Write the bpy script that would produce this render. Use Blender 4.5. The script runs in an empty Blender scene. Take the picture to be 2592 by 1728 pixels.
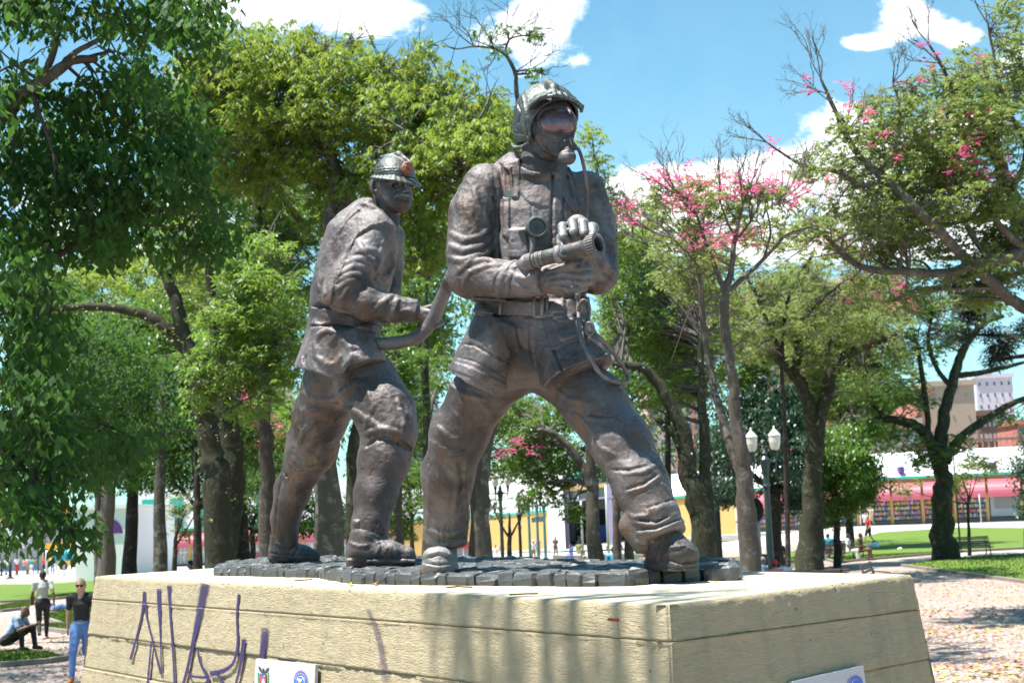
import bpy, bmesh, math, random
import numpy as np
from mathutils import Vector, Matrix, Euler

C = bpy.context.scene.collection
R_ = math.radians
random.seed(7)
RNG = np.random.default_rng(11)

# ------------------------------------------------------------------ camera
IW, IH, FPX = 2592.0, 1728.0, 3592.0
HC = 2.5
upc = Vector((-0.04, 1.0, -0.1186)).normalized()
fwd = Vector((0, 0, -1)); yc = (fwd - upc * fwd.dot(upc)).normalized(); xc = yc.cross(upc)
cam = bpy.data.objects.new('camera', bpy.data.cameras.new('camera')); C.objects.link(cam)
cam.location = (0, 0, HC)
RM = Matrix((xc, yc, upc))                    # camera axes -> world axes
cam.rotation_euler = RM.to_euler()
cam.data.sensor_width = 36.0; cam.data.lens = FPX / IW * 36.0
cam.data.clip_end = 3000; cam.data.clip_start = .1
cam.data.dof.use_dof = True; cam.data.dof.focus_distance = 6.2; cam.data.dof.aperture_fstop = 7.1
sc = bpy.context.scene; sc.camera = cam
RN = np.array(RM)

def ray(x, y):
    x = np.asarray(x, float); y = np.asarray(y, float)
    v = np.stack([(x - IW / 2) / FPX, -(y - IH / 2) / FPX, -np.ones_like(x)], -1)
    return v @ RN.T
def P(x, y, Y):                                # world point seen at photo pixel (x, y), Y metres away
    r = ray(x, y); Y = np.asarray(Y, float)
    s = Y / r[..., 1]
    o = r * s[..., None]; o[..., 2] += HC
    return o
def PV(x, y, Y): return Vector(P(x, y, Y).tolist())
def gz(x, y):                                  # height of the park ground: falls gently away on the left
    x = np.asarray(x, float); y = np.asarray(y, float)
    w = np.clip(1.0 - (x / np.maximum(y, 1) - 0.08) / 0.16, 0, 1); w = w * w * (3 - 2 * w)
    t = np.maximum(y - 22, 0)
    q = np.clip((y - 25) / 92, 0, 1); c = np.clip((x / np.maximum(y, 1) + .16) / .12, 0, 1)
    return -0.0155 * np.minimum(t, 135) * w - .42 * np.sin(np.pi * q) * c
def G(x, y, z=0.0):                            # photo pixel -> point on the plane z
    r = ray(x, y); s = (z - HC) / r[..., 2]
    o = r * s[..., None]; o[..., 2] += HC
    return o
def GG(x, y, lift=0.0):                        # photo pixel -> point on the ground
    z = 0.0
    for _ in range(30):
        o = G(x, y, z); z = 0.5 * z + 0.5 * float(gz(o[0], o[1]))
    return Vector((o[0], o[1], float(gz(o[0], o[1])) + lift))

# ------------------------------------------------------------------ sky, sun, exposure
SUN_AZ_V = Vector((-0.955, -0.295, 0)).normalized(); SUN_EL = R_(70)
sv = Vector((SUN_AZ_V.x * math.cos(SUN_EL), SUN_AZ_V.y * math.cos(SUN_EL), math.sin(SUN_EL)))
sun = bpy.data.objects.new('sun', bpy.data.lights.new('sun', 'SUN')); C.objects.link(sun)
sun.data.energy = 5.0; sun.data.angle = R_(0.55); sun.data.color = (1, .955, .88)
sun.rotation_euler = sv.to_track_quat('Z', 'Y').to_euler(); sun.location = (0, 0, 40)
sc.view_settings.view_transform = 'Standard'; sc.view_settings.look = 'None'
sc.view_settings.gamma = 1; sc.view_settings.use_curve_mapping = False
sc.view_settings.exposure = 1.27
sc.cycles.use_denoising = True
sc.cycles.max_bounces = 6; sc.cycles.diffuse_bounces = 3; sc.cycles.glossy_bounces = 2
sc.cycles.transmission_bounces = 3; sc.cycles.transparent_max_bounces = 8
sc.cycles.caustics_reflective = False; sc.cycles.caustics_refractive = False
sc.cycles.use_adaptive_sampling = True; sc.cycles.adaptive_threshold = .02
sc.cycles.sample_clamp_indirect = 6

# ------------------------------------------------------------------ node helpers
class NT:
    def __init__(s, tree): s.t = tree; s.n = tree.nodes; s.l = tree.links
    def new(s, kind, **kw):
        n = s.n.new(kind)
        for k, v in kw.items(): setattr(n, k, v)
        return n
    def put(s, sock, v):
        if isinstance(v, bpy.types.NodeSocket): s.l.new(v, sock)
        elif v is not None:
            if isinstance(v, (tuple, list)) and sock.type == 'RGBA' and len(v) == 3: v = (*v, 1)
            sock.default_value = v
    def math(s, op, a, b=0.0, c=None, clamp=False):
        n = s.new('ShaderNodeMath', operation=op, use_clamp=clamp)
        s.put(n.inputs[0], a); s.put(n.inputs[1], b)
        if c is not None: s.put(n.inputs[2], c)
        return n.outputs[0]
    def vmath(s, op, a, b=None, out=0):
        n = s.new('ShaderNodeVectorMath', operation=op); s.put(n.inputs[0], a)
        if b is not None: s.put(n.inputs[1], b)
        return n.outputs[out]
    def mix(s, f, a, b, mode='MIX'):
        n = s.new('ShaderNodeMix', data_type='RGBA', blend_type=mode)
        s.put(n.inputs[0], f); s.put(n.inputs[6], a); s.put(n.inputs[7], b)
        return n.outputs[2]
    def noise(s, vec, scale, detail=4, rough=.55, dist=0.0, out=0):
        n = s.new('ShaderNodeTexNoise'); s.put(n.inputs['Vector'], vec)
        s.put(n.inputs['Scale'], scale); s.put(n.inputs['Detail'], detail)
        s.put(n.inputs['Roughness'], rough); s.put(n.inputs['Distortion'], dist)
        return n.outputs[out]
    def ramp(s, f, stops, interp='LINEAR'):
        n = s.new('ShaderNodeValToRGB'); cr = n.color_ramp; cr.interpolation = interp
        while len(cr.elements) < len(stops): cr.elements.new(.5)
        for e, (p, c) in zip(cr.elements, stops):
            e.position = p; e.color = (c, c, c, 1) if isinstance(c, (int, float)) else (*c, 1)
        s.put(n.inputs[0], f); return n.outputs[0]
    def smooth(s, v, a, b):
        n = s.new('ShaderNodeMapRange', interpolation_type='SMOOTHSTEP')
        s.put(n.inputs[0], v); s.put(n.inputs[1], a); s.put(n.inputs[2], b)
        return n.outputs[0]
    def scalevec(s, vec, xyz):
        n = s.new('ShaderNodeMapping'); s.put(n.inputs[0], vec); n.inputs[3].default_value = xyz
        return n.outputs[0]

def mat(name, color=(.5, .5, .5), rough=.7, metal=0.0, spec=.5, build=None, rel=0.0, relscale=20):
    m = bpy.data.materials.new(name); m.use_nodes = True
    nt = NT(m.node_tree); b = m.node_tree.nodes['Principled BSDF']
    b.inputs['Roughness'].default_value = rough; b.inputs['Metallic'].default_value = metal
    b.inputs['Specular IOR Level'].default_value = spec
    b.inputs['Base Color'].default_value = (*color, 1)
    m.diffuse_color = (*color, 1)
    if build: build(nt, b)
    elif rel:
        g = nt.new('ShaderNodeNewGeometry').outputs['Position']
        f = nt.noise(g, relscale, 4)
        nt.put(b.inputs['Base Color'], nt.mix(f, tuple(c * (1 - rel) for c in color), tuple(min(1, c * (1 + rel)) for c in color)))
    return m

# ------------------------------------------------------------------ world: clear cyan sky with white cumulus
def make_world():
    w = bpy.data.worlds.new('World'); sc.world = w; w.use_nodes = True
    nt = NT(w.node_tree); bg = w.node_tree.nodes['Background']
    sky = nt.new('ShaderNodeTexSky', sky_type='NISHITA'); sky.sun_disc = False
    sky.sun_elevation = SUN_EL; sky.sun_rotation = math.atan2(SUN_AZ_V.x, SUN_AZ_V.y)
    sky.altitude = 900; sky.air_density = 1.0; sky.dust_density = .6; sky.ozone_density = 1.0
    g = nt.new('ShaderNodeTexCoord').outputs['Generated']
    d = nt.vmath('NORMALIZE', g)
    sp = nt.new('ShaderNodeSeparateXYZ'); nt.put(sp.inputs[0], d); X, Y, Z = sp.outputs
    # cloud cover: soft cells of noise, thick where the photograph's cumulus banks stand
    nz = nt.noise(nt.scalevec(d, (1, 1, 1.5)), 9.0, 8, .56, .2)
    n2 = nt.noise(nt.scalevec(d, (1, 1, 1.6)), 34.0, 6, .6, .2)
    den = nt.math('MULTIPLY', nt.math('SUBTRACT', nz, .60), 1.4)                       # scattered cumulus all round
    yy = nt.math('MAXIMUM', Y, .05)
    tx = nt.math('DIVIDE', X, yy); tz = nt.math('DIVIDE', Z, yy)
    front = nt.smooth(Y, .3, .6)
    banks = [(760, -30, 330, 135, 1.0), (980, 40, 110, 60, .6), (1350, 60, 130, 95, .8), (1450, -10, 110, 60, .5), (1475, 155, 45, 22, .22),
             (2340, 65, 150, 62, .95), (2190, 110, 90, 26, .75), (2430, 95, 70, 30, .6), (2290, 20, 70, 50, .6), (1740, 470, 130, 50, .8), (1960, 450, 150, 70, .9), (2120, 300, 110, 75, .85), (2260, 400, 190, 120, .9), (2450, 330, 120, 70, .7), (2620, 160, 150, 110, .7),
             (1640, 520, 150, 110, .7), (2400, 560, 300, 120, .5), (2040, 100, 40, 14, .2), (1330, 190, 60, 60, .25), (250, 560, 500, 220, .5), (1000, 500, 600, 260, .45), (560, 20, 150, 60, .5), (1900, 620, 400, 160, .6)]
    acc = None
    for (x, y, rx, ry, a) in banks:
        r = ray(x, y); cx, cz = r[0] / r[1], r[2] / r[1]
        u = nt.math('MULTIPLY', nt.math('SUBTRACT', tx, float(cx)), FPX / rx)
        v = nt.math('MULTIPLY', nt.math('SUBTRACT', tz, float(cz)), FPX / ry)
        q = nt.math('ADD', nt.math('MULTIPLY', u, u), nt.math('MULTIPLY', v, v))
        b = nt.math('MULTIPLY', nt.math('EXPONENT', nt.math('MULTIPLY', q, -1.1)), a)
        acc = b if acc is None else nt.math('ADD', acc, b)
    acc = nt.math('MULTIPLY', nt.math('MINIMUM', acc, 1.0), front)
    e = nt.math('ADD', nt.math('MULTIPLY', nt.math('SUBTRACT', nz, .5), 1.9), nt.math('MULTIPLY', nt.math('SUBTRACT', n2, .5), 1.5))
    bank = nt.math('ADD', nt.math('SUBTRACT', acc, .42), nt.math('MULTIPLY', e, .8))
    den = nt.math('MULTIPLY', den, nt.math('SUBTRACT', 1, front))
    den = nt.math('MAXIMUM', den, bank)
    den = nt.smooth(den, -.05, .30)
    haze = nt.math('MULTIPLY', nt.smooth(Z, .42, .0), .30)
    base = nt.mix(1.0, sky.outputs[0], SKY_TINT, 'MULTIPLY')
    col = nt.mix(haze, base, (6.5, 8.4, 9.2))
    shade = nt.noise(d, 16, 5, .6)
    ccol = nt.ramp(shade, [(.36, (.70, .78, .86)), (.56, (1, 1, 1))])
    cc = nt.new('ShaderNodeVectorMath', operation='SCALE'); nt.put(cc.inputs[0], ccol); cc.inputs[3].default_value = 10.5
    col = nt.mix(den, col, cc.outputs[0])
    nt.put(bg.inputs[0], col); bg.inputs[1].default_value = SKY_STRENGTH
SKY_TINT = (.58, 1.24, 1.22); SKY_STRENGTH = .069
make_world()

# ------------------------------------------------------------------ objects
def tag(o, label=None, cat=None, group=None, kind=None):
    if label: o['label'] = label
    if cat: o['category'] = cat
    if group: o['group'] = group
    if kind: o['kind'] = kind
    return o
def empty(name, loc=(0, 0, 0), rz=0.0, label=None, cat=None, group=None):
    o = bpy.data.objects.new(name, None); C.objects.link(o); o.location = loc; o.rotation_euler = (0, 0, rz)
    o.empty_display_size = .2
    return tag(o, label, cat, group)
def link(name, me, m=None, parent=None, smooth=False, local=False):
    if m is not None and not me.materials: me.materials.append(m)
    if smooth: me.shade_smooth()
    o = bpy.data.objects.new(name, me); C.objects.link(o)
    if parent is not None:
        o.parent = parent
        if not local:
            mw = Matrix.Identity(4); q = parent
            while q is not None:
                mw = (Matrix.Translation(q.location) @ q.rotation_euler.to_matrix().to_4x4()
                      @ Matrix.Diagonal((*q.scale, 1)) if q.type == 'EMPTY' or q.parent is None else q.matrix_basis) @ mw
                q = q.parent
            # mesh data is given in world space: bring it to the parent's space
            o.matrix_basis = mw.inverted()
    return o
def npmesh(name, v, f):
    """v (n,3), f (m,3|4) arrays -> mesh"""
    me = bpy.data.meshes.new(name); v = np.ascontiguousarray(v, np.float32); f = np.ascontiguousarray(f, np.int32)
    me.vertices.add(len(v)); me.vertices.foreach_set('co', v.ravel())
    k = f.shape[1]; me.loops.add(f.size); me.loops.foreach_set('vertex_index', f.ravel())
    me.polygons.add(len(f)); me.polygons.foreach_set('loop_start', np.arange(0, f.size, k, dtype=np.int32))
    me.polygons.foreach_set('loop_total', np.full(len(f), k, np.int32))
    me.update(calc_edges=True)
    return me
class MB:
    """collects boxes, tubes, sheets into one mesh"""
    def __init__(s): s.v = []; s.f = []
    def add(s, vs, fs):
        n = len(s.v); s.v += [tuple(p) for p in vs]; s.f += [tuple(i + n for i in f) for f in fs]; return s
    def box(s, lo, hi, M=None):
        x0, y0, z0 = lo; x1, y1, z1 = hi
        vs = [Vector(p) for p in ((x0,y0,z0),(x1,y0,z0),(x1,y1,z0),(x0,y1,z0),(x0,y0,z1),(x1,y0,z1),(x1,y1,z1),(x0,y1,z1))]
        if M is not None: vs = [M @ p for p in vs]
        return s.add(vs, [(0,3,2,1),(4,5,6,7),(0,1,5,4),(1,2,6,5),(2,3,7,6),(3,0,4,7)])
    def tube(s, pts, rad, seg=8, cap=True, jit=0.0, rnd=None):
        pts = [Vector(p) for p in pts]; n = len(pts)
        if not isinstance(rad, (list, tuple)): rad = [rad] * n
        base = len(s.v); t0 = None; u = None
        for i, p in enumerate(pts):
            t = (pts[min(i + 1, n - 1)] - pts[max(i - 1, 0)])
            if t.length < 1e-9: t = Vector((0, 0, 1))
            t.normalize()
            if u is None:
                a = Vector((0, 0, 1)) if abs(t.z) < .9 else Vector((1, 0, 0)); u = t.cross(a).normalized()
            else:
                u = (u - t * u.dot(t)); u = u.normalized() if u.length > 1e-6 else t.orthogonal().normalized()
            w = t.cross(u)
            for k in range(seg):
                a = 2 * math.pi * k / seg; r = rad[i]
                if jit and rnd: r *= 1 + rnd.uniform(-jit, jit)
                s.v.append(tuple(p + (u * math.cos(a) + w * math.sin(a)) * r))
        for i in range(n - 1):
            for k in range(seg):
                a = base + i * seg + k; b = base + i * seg + (k + 1) % seg
                s.f.append((a, b, b + seg, a + seg))
        if cap:
            s.f.append(tuple(base + k for k in reversed(range(seg)))); s.f.append(tuple(base + (n - 1) * seg + k for k in range(seg)))
        return s
    def lathe(s, prof, o=(0, 0, 0), seg=16, M=None):
        base = len(s.v); o = Vector(o)
        for r, z in prof:
            for k in range(seg):
                a = 2 * math.pi * k / seg; p = Vector((r * math.cos(a), r * math.sin(a), z))
                if M is not None: p = M @ p
                s.v.append(tuple(p + o))
        for i in range(len(prof) - 1):
            for k in range(seg):
                a = base + i * seg + k; b = base + i * seg + (k + 1) % seg
                s.f.append((a, b, b + seg, a + seg))
        s.f.append(tuple(base + k for k in reversed(range(seg)))); s.f.append(tuple(base + (len(prof) - 1) * seg + k for k in range(seg)))
        return s
    def prism(s, poly, d):
        """poly: coplanar points, d: thickness vector"""
        poly = [Vector(p) for p in poly]; d = Vector(d); n = len(poly)
        return s.add(poly + [p + d for p in poly], [tuple(reversed(range(n))), tuple(range(n, 2 * n))] +
                     [(i, (i + 1) % n, (i + 1) % n + n, i + n) for i in range(n)])
    def mesh(s, name='mesh'):
        me = bpy.data.meshes.new(name); me.from_pydata(s.v, [], s.f); me.update(); return me
    def build(s, name, m, parent=None, smooth=False, local=False):
        me = s.mesh(name)
        bm = bmesh.new(); bm.from_mesh(me); bmesh.ops.recalc_face_normals(bm, faces=bm.faces); bm.to_mesh(me); bm.free()
        return link(name, me, m, parent, smooth, local)

# ------------------------------------------------------------------ numpy noise
def _h(i, j, k):
    n = (i * 374761393 + j * 668265263 + k * 2147483647 + 974711) & 0x7fffffff
    n = ((n ^ (n >> 13)) * 1274126177) & 0x7fffffff
    return ((n ^ (n >> 16)) & 0xffff) / 65535.0
def vnoise(p):
    p = np.asarray(p, np.float64); i = np.floor(p).astype(np.int64); f = p - i; f = f * f * (3 - 2 * f)
    r = 0
    for a in (0, 1):
        for b in (0, 1):
            for c in (0, 1):
                w = (f[..., 0] if a else 1 - f[..., 0]) * (f[..., 1] if b else 1 - f[..., 1]) * (f[..., 2] if c else 1 - f[..., 2])
                r = r + w * _h(i[..., 0] + a, i[..., 1] + b, i[..., 2] + c)
    return r * 2 - 1
def fbm(p, oct=4):
    r = 0; a = 1.0; t = 0
    for o in range(oct):
        r = r + a * vnoise(np.asarray(p) * 2 ** o + 17.3 * o); t += a; a *= .5
    return r / t

# ------------------------------------------------------------------ sculpting with a distance field
class Sdf:
    def __init__(s, lo, hi, h):
        s.lo = np.array(lo, float); s.h = h
        s.n = np.ceil((np.array(hi, float) - s.lo) / h).astype(int) + 1
        s.d = np.full(s.n, 60.0 * h, np.float32)
        s.ax = [(s.lo[i] + h * np.arange(s.n[i])).astype(np.float32) for i in range(3)]
    def win(s, lo, hi):
        a = np.maximum(np.floor((np.array(lo) - s.lo) / s.h).astype(int), 0)
        b = np.minimum(np.ceil((np.array(hi) - s.lo) / s.h).astype(int) + 1, s.n)
        if (b <= a).any(): return None, None
        sl = tuple(slice(int(a[i]), int(b[i])) for i in range(3))
        g = [s.ax[0][sl[0]][:, None, None], s.ax[1][sl[1]][None, :, None], s.ax[2][sl[2]][None, None, :]]
        return sl, g
    def put(s, sl, e, k, sub):
        d = s.d[sl]
        if sub:
            e = -e
            if k > 0:
                h = np.maximum(k - np.abs(d - e), 0) / k; s.d[sl] = np.maximum(d, e) + h * h * k * .25
            else: s.d[sl] = np.maximum(d, e)
        else:
            if k > 0:
                h = np.maximum(k - np.abs(d - e), 0) / k; s.d[sl] = np.minimum(d, e) - h * h * k * .25
            else: s.d[sl] = np.minimum(d, e)
    def cap(s, a, ra, b, rb, k=0, sq=1.0, flat=False, sub=False, hollow=0, edge=0, axis=2):
        """tapered capsule; sq squashes it along one axis (default depth); flat gives cut ends"""
        a = np.array(a, np.float32); b = np.array(b, np.float32); m = max(ra, rb) * max(1, sq) + k + 3 * s.h
        sl, g = s.win(np.minimum(a, b) - m, np.maximum(a, b) + m)
        if sl is None: return
        q = [g[i] - a[i] for i in range(3)]; ab = b - a
        if sq != 1.0: q = [q[i] / sq if i == axis else q[i] for i in range(3)]; ab = ab.copy(); ab[axis] /= sq
        L2 = float((ab ** 2).sum()) + 1e-9
        t = (q[0] * ab[0] + q[1] * ab[1] + q[2] * ab[2]) / L2
        tc = np.clip(t, 0, 1)
        r = ra + tc * (rb - ra)
        e = np.sqrt((q[0] - tc * ab[0]) ** 2 + (q[1] - tc * ab[1]) ** 2 + (q[2] - tc * ab[2]) ** 2) - r
        if flat:
            L = math.sqrt(L2)
            rr = np.sqrt((q[0] - t * ab[0]) ** 2 + (q[1] - t * ab[1]) ** 2 + (q[2] - t * ab[2]) ** 2) - (ra + np.clip(t, -.1, 1.1) * (rb - ra))
            ax = np.maximum(-t, t - 1) * L
            if edge:
                rr = rr + edge; ax = ax + edge
                e = np.minimum(np.maximum(rr, ax), 0) + np.sqrt(np.maximum(rr, 0) ** 2 + np.maximum(ax, 0) ** 2) - edge
            else: e = np.maximum(rr, ax)
        if sq < 1: e = e * sq ** .5
        if hollow: e = np.maximum(e, -(e + hollow))
        s.put(sl, e, k, sub)
    def chain(s, pts, k=0, **kw):
        """pts: (x,y,z,r) joints"""
        for p, q in zip(pts, pts[1:]): s.cap(p[:3], p[3], q[:3], q[3], k, **kw)
    def ell(s, c, r, k=0, rot=None, sub=False, hollow=0):
        c = np.array(c, np.float32); r = np.array(r, np.float32); m = float(r.max()) + k + 3 * s.h
        sl, g = s.win(c - m, c + m)
        if sl is None: return
        q = [g[i] - c[i] for i in range(3)]
        if rot is not None:
            Mx = np.array(Euler([R_(x) for x in rot]).to_matrix().transposed())
            q = [Mx[i, 0] * q[0] + Mx[i, 1] * q[1] + Mx[i, 2] * q[2] for i in range(3)]
        k0 = np.sqrt((q[0] / r[0]) ** 2 + (q[1] / r[1]) ** 2 + (q[2] / r[2]) ** 2)
        k1 = np.sqrt((q[0] / r[0] ** 2) ** 2 + (q[1] / r[1] ** 2) ** 2 + (q[2] / r[2] ** 2) ** 2) + 1e-6
        e = k0 * (k0 - 1) / k1
        if hollow: e = np.maximum(e, -(e + hollow))
        s.put(sl, e, k, sub)
    def box(s, c, hf, k=0, rot=None, rd=0, sub=False):
        c = np.array(c, np.float32); hf = np.array(hf, np.float32); m = float(np.linalg.norm(hf)) + k + 3 * s.h
        sl, g = s.win(c - m, c + m)
        if sl is None: return
        q = [g[i] - c[i] for i in range(3)]
        if rot is not None:
            Mx = np.array(Euler([R_(x) for x in rot]).to_matrix().transposed())
            q = [Mx[i, 0] * q[0] + Mx[i, 1] * q[1] + Mx[i, 2] * q[2] for i in range(3)]
        q = np.broadcast_arrays(*[np.abs(q[i]) - hf[i] + rd for i in range(3)])
        e = np.sqrt(sum(np.maximum(x, 0) ** 2 for x in q)) + np.minimum(np.maximum(np.maximum(q[0], q[1]), q[2]), 0) - rd
        s.put(sl, e, k, sub)
    def plane(s, p, n, k=0):
        """cut away everything on the side n points to"""
        n = np.array(n, float); n /= np.linalg.norm(n)
        e = (s.ax[0][:, None, None] - p[0]) * n[0] + (s.ax[1][None, :, None] - p[1]) * n[1] + (s.ax[2][None, None, :] - p[2]) * n[2]
        e = e.astype(np.float32)
        if k: h = np.maximum(k - np.abs(s.d - e), 0) / k; s.d = np.maximum(s.d, e) + h * h * k * .25
        else: s.d = np.maximum(s.d, e)
    # drawing on the side that faces -w (towards the street)
    def front(s, u, v):
        i = int(round((u - s.lo[0]) / s.h)); j = int(round((v - s.lo[1]) / s.h))
        if not (0 <= i < s.n[0] and 0 <= j < s.n[1]): return None
        col = s.d[i, j]; w = np.nonzero(col < 0)[0]
        if len(w) == 0: return None
        k = w[0]
        if k == 0: return float(s.ax[2][0])
        t = col[k - 1] / (col[k - 1] - col[k] + 1e-9)
        return float(s.ax[2][k - 1] + t * s.h)
    def path(s, pts, step=7):
        out = []
        for (a, b) in zip(pts, pts[1:]):
            n = max(1, int(math.hypot(b[0] - a[0], b[1] - a[1]) / step))
            for i in range(n): out.append(tuple(a[j] + (b[j] - a[j]) * i / n for j in range(2)))
        out.append(tuple(pts[-1][:2])); return out
    def fold(s, pts, r=6, k=9, sink=.45, taper=True, sub=False):
        if not sub and r > 4.2: r *= .84; k = min(k, 7); sink = .74
        pp = s.path(pts); q = []
        for i, (u, v) in enumerate(pp):
            w = s.front(u, v)
            if w is not None: q.append((u, v, w, i / max(1, len(pp) - 1)))
        rr = [r * (math.sin(math.pi * (.12 + .76 * t)) ** .6 if taper else 1) for *_, t in q]
        for i in range(len(q) - 1):
            if abs(q[i + 1][2] - q[i][2]) > 30: continue
            a, b = q[i], q[i + 1]; sg = (-1 if sub else 1)
            s.cap((a[0], a[1], a[2] + rr[i] * sink * sg * (0 if sub else 1)), rr[i], (b[0], b[1], b[2] + rr[i + 1] * sink * (0 if sub else 1)), rr[i + 1], k, sub=sub)
    def groove(s, pts, r=2.5, k=3, taper=False): s.fold(pts, r, k, 0, taper, True)
    def patch(s, poly, th, soft=2.0, depth=26):
        """raise the front surface by th inside a polygon"""
        poly = np.array(poly, float); lo = poly.min(0) - soft * 2; hi = poly.max(0) + soft * 2
        sl, g = s.win((lo[0], lo[1], s.lo[2]), (hi[0], hi[1], s.ax[2][-1]))
        if sl is None: return
        U = g[0][:, :, 0] + 0 * g[1][:, :, 0]; V = g[1][:, :, 0] + 0 * g[0][:, :, 0]
        dd = np.full(U.shape, 1e9); ins = np.zeros(U.shape, bool); n = len(poly)
        for i in range(n):
            a = poly[i]; b = poly[(i + 1) % n]; e = b - a
            t = np.clip(((U - a[0]) * e[0] + (V - a[1]) * e[1]) / ((e ** 2).sum() + 1e-9), 0, 1)
            dd = np.minimum(dd, np.hypot(U - a[0] - t * e[0], V - a[1] - t * e[1]))
            c = ((a[1] > V) != (b[1] > V)); ins ^= c & (U < (b[0] - a[0]) * (V - a[1]) / (b[1] - a[1] + 1e-12) + a[0])
        m = np.clip((np.where(ins, dd, -dd) / soft) * .5 + .5, 0, 1)
        blk = s.d[sl]; W = s.ax[2][sl[2]]
        fw = np.where((blk < 0).any(2), W[np.argmax(blk < 0, axis=2)], 1e9)
        near = np.clip(1 - (W[None, None, :] - fw[:, :, None] - depth) / 8, 0, 1)
        s.d[sl] = blk - (th * m)[:, :, None].astype(np.float32) * near.astype(np.float32)
    def net(s, disp=None):
        d = s.d; ins = d < 0
        c = np.zeros(tuple(np.array(d.shape) - 1), np.int8)
        off = [(a, b, e) for a in (0, 1) for b in (0, 1) for e in (0, 1)]
        sh = c.shape
        for a, b, e in off: c += ins[a:a + sh[0], b:b + sh[1], e:e + sh[2]]
        idx = np.argwhere((c > 0) & (c < 8)); del c
        val = np.stack([d[idx[:, 0] + a, idx[:, 1] + b, idx[:, 2] + e] for a, b, e in off], 1)
        acc = np.zeros((len(idx), 3)); cnt = np.zeros(len(idx))
        for i, o in enumerate(off):
            for j, q in enumerate(off):
                if j > i and sum(abs(o[x] - q[x]) for x in range(3)) == 1:
                    x, y = val[:, i], val[:, j]; mk = (x < 0) != (y < 0)
                    t = np.where(mk, x / np.where(mk, x - y, 1), 0)
                    p = np.array(o) + t[:, None] * (np.array(q) - np.array(o))
                    acc += np.where(mk[:, None], p, 0); cnt += mk
        v = (idx + acc / cnt[:, None])
        num = np.full(sh, -1, np.int32); num[tuple(idx.T)] = np.arange(len(idx))
        fs = []
        for ax in range(3):
            o1, o2 = [(1, 2), (2, 0), (0, 1)][ax]
            lo = [slice(None)] * 3; hi = [slice(None)] * 3
            lo[ax] = slice(0, -1); hi[ax] = slice(1, None)
            A = ins[tuple(lo)]; B = ins[tuple(hi)]
            e = np.argwhere(A != B); e = e[(e[:, o1] > 0) & (e[:, o2] > 0) & (e[:, o1] < sh[o1]) & (e[:, o2] < sh[o2])]
            fl = A[tuple(e.T)]
            def nb(p, q):
                f = e.copy(); f[:, o1] -= p; f[:, o2] -= q; return num[tuple(f.T)]
            quad = np.stack([nb(1, 1), nb(0, 1), nb(0, 0), nb(1, 0)], 1)
            quad[~fl] = quad[~fl][:, ::-1]
            fs.append(quad)
        f = np.concatenate(fs); f = f[(f >= 0).all(1)]
        i0 = np.clip(np.round(v).astype(int), 1, np.array(d.shape) - 2)
        g = np.stack([d[i0[:, 0] + 1, i0[:, 1], i0[:, 2]] - d[i0[:, 0] - 1, i0[:, 1], i0[:, 2]],
                      d[i0[:, 0], i0[:, 1] + 1, i0[:, 2]] - d[i0[:, 0], i0[:, 1] - 1, i0[:, 2]],
                      d[i0[:, 0], i0[:, 1], i0[:, 2] + 1] - d[i0[:, 0], i0[:, 1], i0[:, 2] - 1]], 1)
        g /= np.linalg.norm(g, axis=1)[:, None] + 1e-9
        v = s.lo + v * s.h
        if disp is not None: v = v + g * disp(v)[:, None]
        return v, f
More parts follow.
